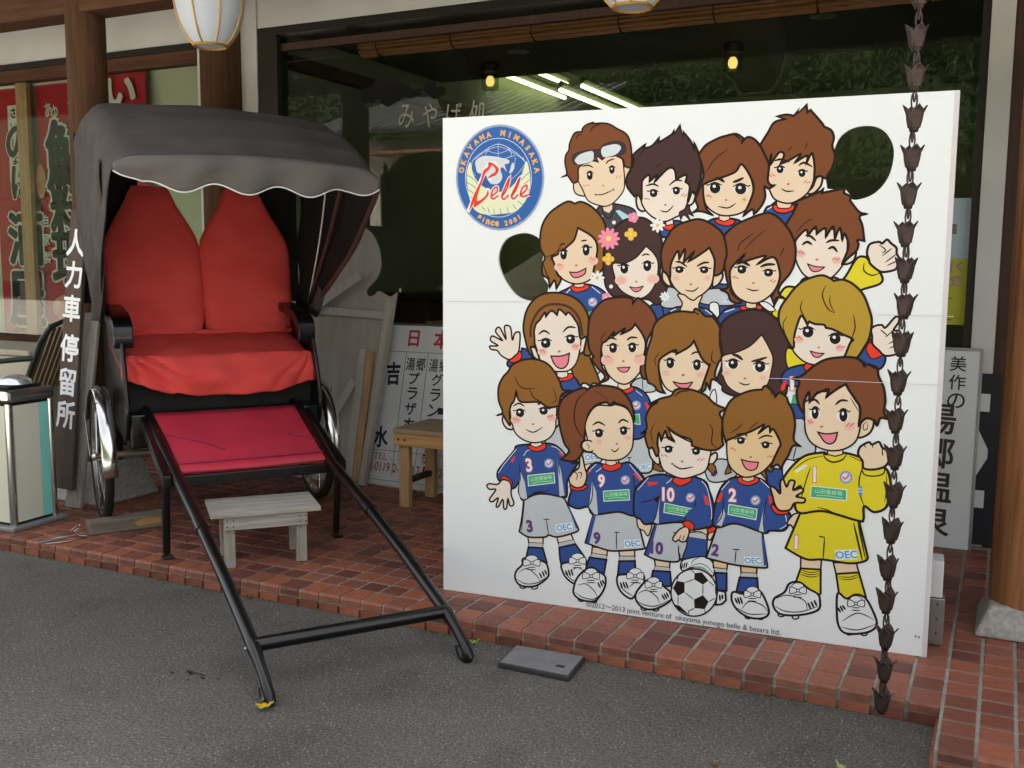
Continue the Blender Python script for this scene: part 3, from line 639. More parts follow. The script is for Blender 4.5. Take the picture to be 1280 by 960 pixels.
hd = MB().grid(rows); ho = hd.build('hood', [M_hood, M_hoodin], RK, smooth=60)
md = ho.modifiers.new('thick', 'SOLIDIFY'); md.thickness = .006; md.offset = 0; md.material_offset = 1; md.use_flip_normals = False
md2 = ho.modifiers.new('sub', 'SUBSURF'); md2.levels = 1; md2.render_levels = 1
# valance with a scalloped, piped hem
def hem(y): return 1.562+.020*math.sin((y+.47)*2*math.pi/.262+.35)+.055*max(0,(-y-.44)/.1)*1.2+.03*max(0,(y-.40)/.15)
rows = []; hp_ = []
for j in range(81):
    y = -.553+1.106*j/80; zt = 1.682+.022*math.sin(math.pi*min(1,max(0,(y+.455)/.91)))-.035*(max(0,abs(y)-.45)/.1)**2
    zb = hem(y); row = []
    for i in range(9):
        t = i/8; row.append((.925+.028*math.sin(min(1,t*2.2)*math.pi/2)-.020*t+.010*math.sin(y*23+t*2)*t+.006*noise.noise((y*9,t*3,3)), y, zt+(zb-zt)*t))
    rows.append(row); hp_.append(row[-1])
vo_ = MB().grid(rows).build('valance', [M_val, M_hoodin], RK, smooth=60); md = vo_.modifiers.new('thick', 'SOLIDIFY'); md.thickness = .004; md.material_offset = 1
MB().tube(hp_, .0032, 8).build('piping', M_pipe, vo_, smooth=True)
# gathered side flap hanging at the left, small flap at the right
def flap(s, xs, w_, zt, zb):
    rows = []
    for i in range(25):
        t = i/24; row = []
        for j in range(13):
            q = j/12; x = xs[0]+(xs[1]-xs[0])*t+w_*(q-.5)*(1-.25*t); 
            row.append((x+.012*math.sin(t*9+q*5), s*(.575-.035*t)+s*.020*math.sin(q*9+t*4)*(.4+.6*t)+.010*noise.noise((q*3,t*5,s)), zt+(zb-zt)*t+.03*(q-.5)*(1-t)))
        rows.append(row)
    o = MB().grid(rows).build('side_flap', [M_hood, M_hoodin], RK, smooth=60); md = o.modifiers.new('thick', 'SOLIDIFY'); md.thickness = .004; md.material_offset = 1
flap(-1, (.58,.10), .34, 1.66, .985)
rows = [[(.0+.22*t, .50+.03*q, 1.02-.03*math.sin(math.pi*t)*(1+q)-.02*q+.13*t*(1-q*.25)) for q in (0,.5,1)] for t in [i/10 for i in range(11)]]
o = MB().grid(rows).build('side_flap', [M_hood, M_hoodin], RK, smooth=60); md = o.modifiers.new('thick', 'SOLIDIFY'); md.thickness = .004
for s in (-1, 1):
    rows = [[(-.37+.012*math.sin(y*22+z*3)+.10*(1.95-z)*.25, s*y, z) for y in (.565,.50,.44,.38,.32,.27)] for z in (1.05,1.25,1.45,1.65,1.80,1.90)]
    o = MB().grid(rows).build('rear_curtain', M_hoodin, RK, smooth=60); md = o.modifiers.new('thick', 'SOLIDIFY'); md.thickness = .004
# hood bows (ribs) seen inside on the far side
M_rib = mat('bow_wood', '4b302a', .5, var=.2, vs=9)
for (sx, zx, m_, r) in ((.34,1.80,M_pipe,.004),(.60,1.74,M_rib,.010)):
    P = [(-.04+(sx+.04)*t+.05*math.sin(math.pi*t), .522, 1.05+(zx-1.05)*t) for t in [i/10 for i in range(11)]]
    MB().tube(P, r, 8).build('bow', m_, RK, smooth=True)
MB().tube([(p.x-.004, p.y-.012, p.z+.004) for p in key[-1][len(key[-1])-13:]], .011, 8).build('bow', M_rib, RK, smooth=True)

# ------------------------------------------------------------------ wooden things on the porch
def stool():
    t = thing('stool', 'low weathered grey plank stool under the rickshaw shafts', 'stool', (-2.805,3.288,HP), R(47.5))
    for k in range(4): MB().box((-.225,-.145+k*.0735,.222+random.uniform(-.001,.002)),(.225,-.145+k*.0735+.0705,.243)).build('slat', M_grey, t, bevel=.003)
    for sy in (-1, 1): MB().box((-.17,sy*.118-.01,.165),(.17,sy*.118+.01,.221)).build('apron', M_grey, t, bevel=.002)
    for sx in (-1, 1):
        MB().box((sx*.15-.01,-.1,.17),(sx*.15+.01,.1,.22)).build('end_rail', M_greyz, t, bevel=.002)
        for sy in (-1, 1):
            lg = MB().box((sx*.148-.022,sy*.094-.014,0),(sx*.148+.022,sy*.094+.0135,.219)).build('leg', M_greyz, t, bevel=.003)
    for sx in (-1, 1):
        for a in (-.01, .015):
            for b in (.18, .205): MB().lathe([(0,.0),(.0032,.0),(.003,.0012),(0,.0016)], 8, (sx*.148+a,-.128,b), (0,-1,0)).build('nail', M_rust, t)
stool()
def bench():
    t = thing('bench', 'plain tan timber bench half hidden behind the white board', 'bench', (-2.80,4.30,HP))
    for k in range(3): MB().box((0,.0+k*.127,.395),(1.5,.122+k*.127,.42)).build('plank', mat('bench_top', '8f7a60', .6, var=.15, vs=8, grain=(.5,6,6), bump=.2, bs=40), t, bevel=.003)
    for y in (.02, .345): MB().box((.0,y-.014,.33),(1.5,y+.014,.394)).build('rail', M_tanx, t, bevel=.003)
    for x in (.045, 1.4):
        for y in (.052, .312): MB().box((x-.03,y-.018,0),(x+.03,y+.018,.393)).build('leg', M_tan, t, bevel=.003)
        MB().box((x-.015,.072,.12),(x+.015,.292,.15)).build('stretcher', M_wooddk, t, bevel=.002)
    for a in (.03, .068): MB().lathe([(0,0),(.007,0),(.006,.002),(0,.002)], 8, (a,.0055,.362), (0,-1,0)).build('bolt', M_rust, t)
bench()
t = thing('wheel_chock', 'grey block of timber chocking the left rickshaw wheel, wire looped through its end', 'wheel chock', (-3.695,3.365,HP), R(60))
m = MB(); L_ = .175
m.add([(-L_,-.055,0),(L_,-.058,0),(L_,.058,0),(-L_,.055,0),(-L_,-.048,.058),(L_,-.045,.066),(L_,.05,.064),(-L_,.05,.056)], [(3,2,1,0),(4,5,6,7),(0,1,5,4),(1,2,6,5),(2,3,7,6),(3,0,4,7)]); m.build('block', mat('old_block', '6f6559', .9, var=.3, vs=9, bump=.6, bs=35, grain=(.5,6,6), dirt=.5), t, bevel=.007)
MB().prism([(.02,-.028),(.10,-.03),(.13,-.018),(.12,.004),(.05,.006),(.0,-.008)], .002, Matrix.Translation((.02,-.0535,.045))).build('bare_patch', mat('bare_wood', 'a87f4c', .8, var=.2), t)
MB().tube([(-.19,-.02,.03),(-.23,-.03,.05),(-.25,-.02,.03),(-.235,.02,.012),(-.20,.03,.03),(-.21,.0,.045)], .003, 6).build('wire', M_steel, t, smooth=True)
MB().tube([(-.20,-.03,.012)]+[(-.30-.09*math.cos(a*.45)*1.2, -.06+.045*math.sin(a*.45), .004) for a in range(14)]+[(-.20,-.02,.01)], .0025, 6).build('wire', M_steel, t, smooth=True)
# plank sign and the plank behind it
ps = thing('plank_sign', 'brown plank with white painted characters leaning on the round post', 'sign', (-4.298,3.50,HP+.10))
ax = Vector((.115,.10,1.40)); 
def plank(parent, name, x0, z0, w0, x1, z1, w1, y0, y1, th, m):
    mb = MB(); n = 12; vs = []
    for k in range(n+1):
        t = k/n; cx = x0+(x1-x0)*t; y = y0+(y1-y0)*t; z = z0+(z1-z0)*t; h = (w0+(w1-w0)*t)/2
        vs += [(cx-h,y,z),(cx+h,y,z+(0.0)),(cx+h,y+th,z),(cx-h,y+th,z)]
    fs = [(0,1,2,3),(4*n+3,4*n+2,4*n+1,4*n)]+[(4*k+i,4*k+4+i,4*k+4+(i+1)%4,4*k+(i+1)%4) for k in range(n) for i in range(4)]
    mb.add(vs, fs); return mb.build(name, m, parent, bevel=.004)
M_pbrown = mat('brown_plank', '4b3a31', .75, var=.2, vs=9, bump=.3, bs=40, grain=(6,6,.4), hex2='574b42')
plank(ps, 'board', 0,.0,.155, .09,1.42,.10, 0,.10,.022, M_pbrown)
lt = MB()
for ch, z, h in (('人',1.255,.13),('力',1.095,.13),('車',.925,.13),('停',.725,.135),('留',.552,.135),('所',.385,.135)):
    t_ = z/1.42; write_fat(lt, ch, .09*t_, z, h, 0, R(-3.5), .92, .028)
for q in (-.018,0,.018): lt.lathe([(0,0),(.003,0),(0,.001)], 6, (.053+q,.052,.825), (0,-1,0))
# letters follow the leaning face
lt.v = [(x, z*.10/1.42-.003+y, z) for x, y, z in lt.v]
lt.build('lettering', mat('sign_white', 'e4e6ea', .6, var=.03), ps)
pb = thing('grey_plank', 'bare grey plank standing behind the painted plank sign', 'plank', (-4.255,3.525,HP))
plank(pb, 'board', 0,0,.115, .05,1.0,.10, .0,.13,.02, M_greyz)

# ------------------------------------------------------------------ bin, cooler, garden chair
bn = thing('ash_bin', 'square litter bin with cream and turquoise panels and a chrome ashtray top', 'bin', (-4.255,3.205,HP), R(3))
M_cream = mat('cream_panel', 'c6c4b2', .5, var=.03, vs=3); M_turq = mat('turquoise_panel', '7cc7bd', .5, var=.12, vs=4); M_zinc = mat('zinc', '8c8f90', .5, metal=.5, var=.12, dirt=.3)
a = .125; h0, h1 = .035, .60
MB().box((-.16,-.16,0),(.16,.16,.022)).build('base', M_zinc, bn, bevel=.006)
MB().box((-a+.004,-a+.004,.0225),(a-.004,a-.004,h1)).build('body', M_blackm, bn)
for sx in (-1, 1):
    for sy in (-1, 1): MB().lathe([(.017,.023),(.017,h1)], 12, (sx*(a-.008),sy*(a-.008),0)).build('corner_post', M_chrome, bn, smooth=True)
pw_ = a-.026
MB().box((a-.003,-pw_,h0),(a+.001,pw_*.45,h1-.01)).build('side_panel', M_cream, bn); MB().box((a-.003,pw_*.45+.001,h0),(a+.001,pw_,h1-.01)).build('side_panel', M_turq, bn)
MB().box((-pw_,-a-.001,h0),(pw_*.2,-a+.003,h1-.01)).build('front_panel', M_turq, bn); MB().box((pw_*.2+.001,-a-.001,h0),(pw_,-a+.003,h1-.01)).build('front_panel', M_cream, bn)
MB().box((-a-.012,-a-.012,h1),(a+.012,a+.012,h1+.065)).build('lid', M_chrome, bn, bevel=.02)
MB().box((-a+.03,-a+.03,h1+.066),(a-.03,a-.03,h1+.078)).build('ashtray', M_blackm, bn, bevel=.004)
MB().lathe([(.075,0),(.07,.018),(.05,.034),(.025,.042),(0,.044)], 24, (.01,.02,h1+.078)).build('dome', mat('polished_dome', 'd2d4d6', .25, metal=.8, var=.05), bn, smooth=True)
ac = thing('storage_box', 'cream plastic storage unit with a white label below the left window', 'storage unit', (-5.80,4.30,HP))
M_acc = mat('cream_plastic', 'b5ae9c', .5, var=.04, dirt=.15)
MB().box((-.75,0,.0),(.28,.45,.66)).build('body', M_acc, ac, bevel=.02); MB().box((-.78,-.02,.661),(.30,.47,.70)).build('lid', M_acc, ac, bevel=.012)
m = MB(); m.box((-.18,-.003,.42),(-.02,0,.60)); lb = m.build('label', M_signw, ac); MB().box((-.175,-.005,.545),(-.10,-.003,.585)).build('label_print', mat('label_blue', '3d5070', .6), lb)
MB().loop([(-.09+.03*math.cos(a*.5),-.004,.47+.03*math.sin(a*.5)) for a in range(12)], .004, 5).build('label_print', mat('label_blue', '3d5070'), lb)
MB().box((.281,.08,.46),(.284,.36,.53)).build('handle', mat('handle_dark', '5d584c', .5), ac)
ch = thing('garden_chair', 'garden chair with beige slats and a dark green metal frame beside the bin', 'chair', (-5.62,4.22,HP), R(206))
M_gf = mat('green_frame', '1f302d', .4, var=.1); M_sl = mat('beige_slat', 'a3937a', .6, var=.08, vs=8, grain=(1,6,6))
for k in range(7):
    y = -.21+k*.07
    MB().add([(-.20,y-.027,.46),(-.20,y+.027,.46),(-.36,y+.024,.86),(-.36,y-.024,.86),(-.215,y-.027,.455),(-.215,y+.027,.455),(-.375,y+.024,.855),(-.375,y-.024,.855)], [(0,1,2,3),(7,6,5,4),(0,4,5,1),(1,5,6,2),(2,6,7,3),(3,7,4,0)]).build('back_slat', M_sl, ch)
for k in range(6): MB().box((-.20+k*.075,-.235,.425),(-.137+k*.075,.235,.442)).build('seat_slat', M_sl, ch, bevel=.003)
for s in (-1, 1):
    y = .26*s
    MB().tube([(-.40,y*.93,.87),(-.34,y,.78),(-.20,y,.44),(-.17,y,.40),(.22,y,.41),(.26,y,.39),(.27,y,.20),(.30,y,.0)], .016, 8).build('side_frame', M_gf, ch, smooth=True)
    MB().tube([(-.17,y,.40),(-.24,y,.2),(-.33,y,.0)], .016, 8).build('leg', M_gf, ch, smooth=True)
    MB().tube([(-.31,y,.68),(-.1,y*1.05,.66),(.15,y*1.05,.66),(.24,y*1.03,.60),(.25,y,.41)], .016, 8).build('armrest', M_gf, ch, smooth=True)
MB().tube([(-.40,-.242,.87),(-.42,-.12,.895),(-.425,0,.90),(-.42,.12,.895),(-.40,.242,.87)], .016, 8).build('top_rail', M_gf, ch, smooth=True)

# ------------------------------------------------------------------ hotel sign, plywood cutout, right-hand sign
LEAN = Matrix.Rotation(R(-12), 4, 'X')
hs_ = thing('hotel_sign', 'white signboard of hotel names in black columns with a red heading, leaning under the window', 'sign', (-3.385,4.70,HP+.005))
hs_.rotation_euler = (R(-13.5), 0, R(0)); SW, SH = 1.55, .93
MB().box((.0,.0,0),(SW,.02,SH)).build('panel', M_signw, hs_, bevel=.003)
fr_ = M_steel
for a_, b_ in (((-.012,-.004,-.012),(SW+.012,.024,-.0005)),((-.012,-.004,SH+.0005),(SW+.012,.024,SH+.012)),((-.012,-.004,0),(-.0005,.024,SH)),((SW+.0005,-.004,0),(SW+.012,.024,SH))): MB().box(a_, b_).build('edge_trim', fr_, hs_)
m = MB()
for i, c in enumerate('日本湯郷'): write(m, c, .345+i*.185, SH-.075, .095 if c == '日' else .11, -.0012, 0, .95, .025, 1)
m.mi = 0
ln = [.305,.452,.604,.756,.908,1.06,1.21]
for x in ln: m.box((x-.0012,-.001,.06),(x+.0012,-.0002,SH-.155))
for z in (SH-.155,.20,.03): m.box((.0,-.001,z-.0012),(SW,-.0002,z+.0012))
write(m, '吉', .235, SH-.285, .135, -.0012, R(4), .72, .03); write(m, '水', .20, SH-.655, .125, -.0012, R(4), .8, .03)
m2 = (('湯郷', 'プラザホテル'), ('湯郷', 'グランドホテル'), ('湯郷', 'ニューホテル'), ('湯元', '館別邸'), ('旅館', 'みやこ荘'))
for k, (a_, b_) in enumerate(m2):
    xc = .378+k*.152
    write(m, a_[0], xc-.035, SH-.225, .075, -.0012, 0, .78, .012); write(m, a_[1], xc+.033, SH-.225, .075, -.0012, 0, .78, .012)
    write_col(m, b_, xc, SH-.305, .072, .088, -.0012, .016, 1.0)
for k, tx in enumerate(('2-0119','2-1123','2-0301','2-2610','2-0114')):
    xc = .215+k*.152+(.0 if k == 0 else .010); write(m, 'TEL', xc, .165, .038, -.0012, 0, 1.05, .0, 1); write(m, tx, xc, .105, .052, -.0012, 0, .72, .012, 1)
m.build('lettering', [M_ink, M_redink], hs_)
pl_ = thing('plywood_cutout', 'pale plywood back of a cutout board with wavy top and battens, behind the rickshaw', 'cutout board', (-3.215,4.66,HP+.002))
pl_.rotation_euler = (R(-8), 0, 0)
px = [(.0,.0),(.115,1.11),(.075,1.085),(.03,1.10),(-.01,1.115),(-.04,1.09),(-.08,1.085),(-.095,1.12),(-.05,1.165),(-.02,1.21),(-.01,1.27),(-.03,1.36),(-.08,1.44),(-.16,1.49),(-.27,1.50),(-.42,1.45),(-.60,1.32),(-.75,1.05),(-.83,.7),(-.85,.0)]
q = spline([(a_, b_, i in (0,1,len(px)-1)) for i, (a_, b_) in enumerate(px)], True, 5)
MB().prism([p for p in q], .012).build('sheet', M_ply, pl_)
def bat(p, q_, w_, m=M_batten, th=.022, y=-.0225):
    p = Vector((p[0],0,p[1])); q_ = Vector((q_[0],0,q_[1])); d = (q_-p).normalized(); n_ = Vector((-d.z,0,d.x))*w_/2
    vs = [p-n_, p+n_, q_+n_, q_-n_]; MB().add([v+Vector((0,y,0)) for v in vs]+[v+Vector((0,y+th,0)) for v in vs], [(0,1,2,3),(7,6,5,4),(0,4,5,1),(1,5,6,2),(2,6,7,3),(3,7,4,0)]).build('batten', m, pl_, bevel=.002)
bat((-.44,.995),(.055,.975),.045); bat((.075,1.07),(-.025,.0),.035); bat((-.075,.78),(-.115,.02),.05); bat((-.025,.77),(-.062,.02),.045, M_tan); bat((-.12,.60),(-.42,.10),.05); bat((-.12,1.20),(-.45,.99),.055, y=-.045)
rs = thing('spa_sign', 'tall white hot spring sign with black brush characters between the board and the right post', 'sign', (-.60,4.815,HP+.004)); rs.rotation_euler = (R(-4.5), 0, R(1))
MB().box((0,0,0),(.515,.02,.895)).build('panel', M_signw, rs, bevel=.003)
for a_, b_ in (((-.01,-.005,-.01),(.525,.024,-.0005)),((-.01,-.005,.8955),(.525,.024,.907)),((.5155,-.005,0),(.525,.024,.895)),((-.01,-.005,0),(-.0005,.024,.895))): MB().box(a_, b_).build('edge_trim', M_steel, rs)
m = MB(); write_col(m, '美作の', .425, .835, .068, .083, -.0012, .01, 1.0); write_col(m, '岡山', .30, .735, .08, .10, -.0012, .02)
for i, c in enumerate('湯郷温泉'): write_fat(m, c, .36, .585-i*.155, .135, -.0012, R(-2), 1.0, .018, 1)
m.build('lettering', [M_ink, mat('brush_ink', '3a3428', .6)], rs)
po = thing('glass_poster', 'yellow and white poster stuck inside the window by the right pier', 'poster', (-.50,FY+.0395,1.07))
MB().box((0,-.0005,.0),(.345,.0,.30)).build('yellow_half', mat('poster_yellow', 'a6a62e', .6, var=.03), po); MB().box((0,-.0005,.3005),(.345,.0,.57)).build('white_half', mat('poster_pale', '9fb0b4', .6, var=.03), po)
m = MB(); write(m, '行く', .27, .265, .05, -.0012, 0, 1, .03, 0); write(m, '街道', .265, .20, .05, -.0012, 0, 1, .03, 0); m.build('lettering', mat('poster_purple', '9a6a9a', .6), po)
M_ph = mat('poster_photo', '3a423c', .6, var=.6, vs=40, hex2='8a8478'); M_ph2 = mat('poster_pink', '8f5a80', .6, var=.2)
for k, (z, w_, mm) in enumerate(((.475,.09,M_ph),(.41,.11,M_ph),(.35,.085,M_ph),(.305,.05,M_ph2))): MB().box((.17,-.0014,z),(.17+w_,-.0006,z+.045)).build('photo', mm, po)
for k in range(5): MB().box((.10,-.0012,.02+.032*k),(.28-.03*(k%3),-.0006,.026+.032*k)).build('text_line', mat('poster_olive', '6f7028', .6), po)
bw = thing('black_sign', 'black sign with white bars and a white hexagon, behind the tall spa sign', 'sign', (-.16,4.915,.08))
MB().box((0,0,0),(.16,.012,.78)).build('panel', M_ink, bw)
for z0, z1 in ((.61,.69),(.17,.25)): MB().box((.0,-.003,z0),(.122,-.0002,z1)).build('white_bar', M_signw, bw)
MB().prism([(0,.30),(.075,.30),(.125,.40),(.125,.44),(.075,.54),(0,.54)], .003, Matrix.Translation((0,-.0035,0))).build('white_hexagon', M_signw, bw)
MB().prism([(0,.40),(.03,.40),(.045,.42),(.03,.44),(0,.44)], .002, Matrix.Translation((0,-.006,0))).build('black_mark', M_ink, bw)

# ------------------------------------------------------------------ lanterns
M_paper = mat('lantern_paper', 'b4b9c4', .6, var=.04, vs=3); M_gold = mat('gold_rib', 'b58a45', .4, metal=.5, var=.1)
def lantern(x, y, zb, label):
    t = thing('paper_lantern', label, 'lantern', (x,y,zb), group='oval lanterns under the eave')
    prof = [(.075,0),(.105,.03),(.135,.08),(.158,.15),(.168,.22),(.160,.30),(.140,.37),(.10,.43),(.075,.45)]
    MB().lathe(prof, 40).build('shade', M_paper, t, smooth=True)
    for k in range(8):
        a = 2*math.pi*(k+.35)/8; MB().tube([((r+.003)*math.cos(a),(r+.003)*math.sin(a),z) for r, z in prof], .0045, 6).build('rib', M_gold, t, smooth=True)
    MB().loop([(.076*math.cos(i*.2618),.076*math.sin(i*.2618),0) for i in range(24)], .007, 6).build('bottom_ring', M_gold, t, smooth=True)
    MB().loop([(.076*math.cos(i*.2618),.076*math.sin(i*.2618),.45) for i in range(24)], .007, 6).build('top_ring', M_gold, t, smooth=True)
    MB().tube([(0,0,.45),(0,0,rz_(y)-zb)], .006, 6).build('cord', M_blackm, t)
lantern(-3.478, 3.78, 2.352, 'white oval lantern with gold ribs hanging above the rickshaw')
lantern(-1.40, 3.9, 2.345, 'white oval lantern with only its gold bottom showing at the top edge above the board')
# ------------------------------------------------------------------ rain chain
rc = thing('rain_chain', 'dark bronze rain chain of tulip cups hanging in front of the white board', 'rain chain', (-0.254,2.955,0))
M_cup = mat('aged_copper', '3a302d', .5, metal=.45, var=.3, vs=30, bump=.3, bs=60, hex2='4d403b')
def cup(mb):
    # four folded petals, flared at the tips, joined in a narrow stem
    for k in range(4):
        a0 = math.pi/2*k
        rows = []
        for z, r, hw, lift in ((0,.0105,.0095,0),(.012,.0135,.0115,0),(.014,.0175,.0145,0),(.035,.0215,.019,0),(.055,.0240,.021,0),(.066,.0275,.0205,0),(.075,.034,.0150,.0),(.082,.040,.005,.0)):
            row = []
            for q in (-1,-.5,0,.5,1):
                x = r*(1-.18*abs(q)**2)-(.003 if abs(q) < .2 else 0); y = hw*q
                row.append((x*math.cos(a0)-y*math.sin(a0), x*math.sin(a0)+y*math.cos(a0), z-.006*abs(q)*(z > .06)))
            rows.append(row)
        mb.grid(rows)
cm = MB(); cup(cm); cme = cm.mesh('cup', M_cup, smooth=30)
lm = MB()
lm.loop([(.008*math.cos(i*.6283)*1.0,0,.082+.024*math.sin(i*.6283)) for i in range(10)], .0026, 6); lm2 = MB(); lm2.loop([(0,.006*math.cos(i*.6283),-.012+.020*math.sin(i*.6283)+.004) for i in range(10)], .0022, 6)
lme = lm.mesh('link', M_cup, smooth=60); lme2 = lm2.mesh('link', M_cup, smooth=60)
zc = [0.029, 0.125, 0.224, 0.329, 0.426, 0.536, 0.64, 0.748, 0.851, 0.959, 1.067, 1.171, 1.27, 1.368, 1.472, 1.572, 1.676, 1.783, 1.887, 1.997, 2.103, 2.21, 2.316, 2.422, 2.528, 2.635, 2.741, 2.847, 2.953, 3.06]
for i, z in enumerate(zc):
    o = bpy.data.objects.new('cup', cme); COL.objects.link(o); o.parent = rc; o.location = (.003*math.sin(i*1.3),.003*math.cos(i*1.7),z+.016)
    o.scale = (.84,.84,.88); ang = 26.2 if 1.3 < z < 1.9 or z > 1.9 else 26.2+45
    o.rotation_euler = (random.uniform(-.03,.03),random.uniform(-.03,.03),R(ang+random.uniform(-6,6)+(14 if z < .3 else 0)))
    sd_ = o.modifiers.new('thick', 'SOLIDIFY'); sd_.thickness = .0016
    for me_ in ((lme, lme2) if i else (lme,)): l = bpy.data.objects.new('link', me_); COL.objects.link(l); l.parent = rc; l.location = (0,0,z+.016); l.rotation_euler.z = R(26.2+(i%2)*8)
gt = MB().tube([(-9,2.925,rz_(3.0)+.05),(3.4,2.925,rz_(3.0)+.05)], .045, 12).build('gutter', M_wooddk, None, smooth=True); tag(gt, 'dark gutter along the eave above the rain chain', 'gutter')
# ------------------------------------------------------------------ drain lid, leaves, litter
ld = thing('drain_lid', 'grey flat drain lid lying on the asphalt against the porch step', 'drain lid', (-1.305,2.905,.002), R(42.5-3))
M_lid = mat('lid_concrete', '6a6a6b', .8, var=.12, vs=20, bump=.25, bs=120, dirt=.3); M_lidf = mat('lid_edge', '303031', .6, var=.2)
ld.rotation_euler.z = R(30)
def quad_slab(pts, z0, z1): 
    m = MB(); m.add([(x,y,z0) for x,y in pts]+[(x,y,z1) for x,y in pts], [(3,2,1,0),(4,5,6,7),(0,1,5,4),(1,2,6,5),(2,3,7,6),(3,0,4,7)]); return m
cr_ = [Vector((-1.44,2.835)),Vector((-1.185,2.838)),Vector((-1.20,3.015)),Vector((-1.455,3.00))]
ld.rotation_euler.z = 0; cc = Vector((-1.305,2.905))
quad_slab([(p-cc) for p in cr_], 0, .016).build('lid_edge', M_lidf, ld, bevel=.003)
quad_slab([((p-cc)*.95) for p in cr_], .0163, .020).build('lid_plate', M_lid, ld, bevel=.002)
MB().box((.05,-.02,.0203),(.08,.0,.0206)).build('finger_slot', M_lidf, ld)
M_ly = mat('yellow_leaf', 'b59a1e', .7, var=.2, vs=40); M_lg = mat('pale_leaf', '8b9a5a', .7, var=.2, vs=40); M_lb = mat('brown_leaf', '6e4a30', .8, var=.3, vs=40)
def leaf(x, y, L_, w_, rz, m, label, z=.004):
    n = 8; rows = []
    for i in range(n+1):
        t = i/n; h = w_*math.sin(math.pi*t**.8)*(1-.2*t)
        rows.append([((t-.5)*L_, h*q, .004+.006*abs(q)+.010*(t-.4)**2*4+.003*math.sin(i*2+q)) for q in (-1,-.5,0,.5,1)])
    o = MB().grid(rows).build('fallen_leaf', m, smooth=True); o.location = (x,y,z); o.rotation_euler.z = rz; tag(o, label, 'leaf')
    md = o.modifiers.new('thick','SOLIDIFY'); md.thickness = .0008
leaf(-1.915,2.235,.055,.018,.5,M_ly,'yellow fallen leaf beside the left shaft hook')
leaf(-1.945,2.27,.03,.008,1.4,M_lg,'small curled leaf just behind the yellow leaf')
leaf(-1.60,2.97,.035,.012,.2,M_lg,'pale green leaf on the asphalt by the right shaft hook')
leaf(-.32,2.64,.034,.010,2.6,M_lg,'pale leaf scrap on the asphalt below the rain chain')
leaf(-.62,2.50,.028,.008,.3,M_lb,'tiny brown leaf near the bottom edge below the board')
leaf(-2.62,2.985,.05,.010,-.4,M_lb,'dry brown leaf against the step below the stool')
# ------------------------------------------------------------------ across the road (seen mirrored in the glass)
M_leaf = mat('foliage', '2c3a22', .8, var=.5, vs=1.2, hex2='50602f'); M_hill = mat('hill_soil', '2b3320', .95, var=.3, vs=.5)
m = MB(); rows = []
for i in range(17):
    y = -14-i*3.0; rows.append([(-70+5*j, y, .6+max(0,(-14-y))*.55+1.2*noise.noise((j*.4,i*.4,5))*min(1,i/2)) for j in range(29)])
m.grid(rows); hl = m.build('hillside', M_hill, smooth=True); tag(hl, kind='structure')
m = MB(); random.seed(11)
cl = [(random.uniform(-30,16), random.uniform(-36,-13.6), random.uniform(.9,2.4)) for _ in range(330)]
for cx, cy, r in cl:
    hz = .3+max(0,-14-cy)*.55; k = int(190*r)
    for _ in range(k):
        d = Vector((random.gauss(0,1),random.gauss(0,1),random.gauss(0,.8))).normalized()*r*random.uniform(.6,1.05); p = Vector((cx,cy,hz+r*.8))+d; s_ = random.uniform(.05,.13)
        a_ = Vector((random.gauss(0,1),random.gauss(0,1),random.gauss(0,1))).normalized(); b_ = a_.orthogonal().normalized()
        m.add([p-a_*s_-b_*s_*.6, p+a_*s_-b_*s_*.2, p+a_*s_*.6+b_*s_*.7, p-a_*s_*.5+b_*s_*.6], [(0,1,2,3)])
tag(m.build('hillside_foliage', M_leaf), kind='stuff')
rw = MB().box((-30,-13.6,0),(20,-13.2,1.5)).build('retaining_wall', mat('dark_concrete', '3a3a37', .9, var=.2, vs=2, dirt=.4)); tag(rw, 'dark concrete retaining wall across the road below the wooded hill', 'wall')
hs2 = thing('white_house', 'pale house with a tiled roof across the road, mirrored in the shop window', 'house', (-11,-8.5,0))
M_hw = mat('house_wall', 'c2b9a6', .9, var=.08, vs=2, dirt=.1); M_rt = mat('roof_tile', '343536', .6, var=.2, vs=6)
box('wall', (-1.6,-4,0), (1.75,1.4,3.75), M_hw, hs2)
rows = []
rf = MB()
rf.add([(-1.7,2.2,3.85),(3.9,2.2,3.85),(3.9,-1.3,5.0),(-1.7,-1.3,5.0),(-1.7,2.2,3.78),(3.9,2.2,3.78),(3.9,-1.3,4.93),(-1.7,-1.3,4.93)], [(0,1,2,3),(7,6,5,4),(0,4,5,1),(1,5,6,2),(2,6,7,3),(3,7,4,0)]); ro_ = rf.build('roof', M_rt, hs2)
for k in range(22): MB().tube([(-1.65+k*.26,2.2,3.87),(-1.65+k*.26,-1.3,5.02)], .028, 6).build('tile_ridge', mat('roof_tile_pale', '7a7a76', .6, var=.2), ro_)
box('window_frame', (.05,1.40,2.2), (1.2,1.44,3.35), M_steel, hs2); box('window_pane', (.12,1.441,2.27), (.60,1.45,3.28), M_frame, hs2); box('window_pane', (.65,1.441,2.27), (1.13,1.45,3.28), M_frame, hs2)
box('awning', (-.3,1.4,3.42), (1.5,2.0,3.47), mat('awning', '8a5b48', .7), hs2)
box('band', (-1.6,1.40,1.55), (1.75,1.46,2.05), M_wooddk, hs2)
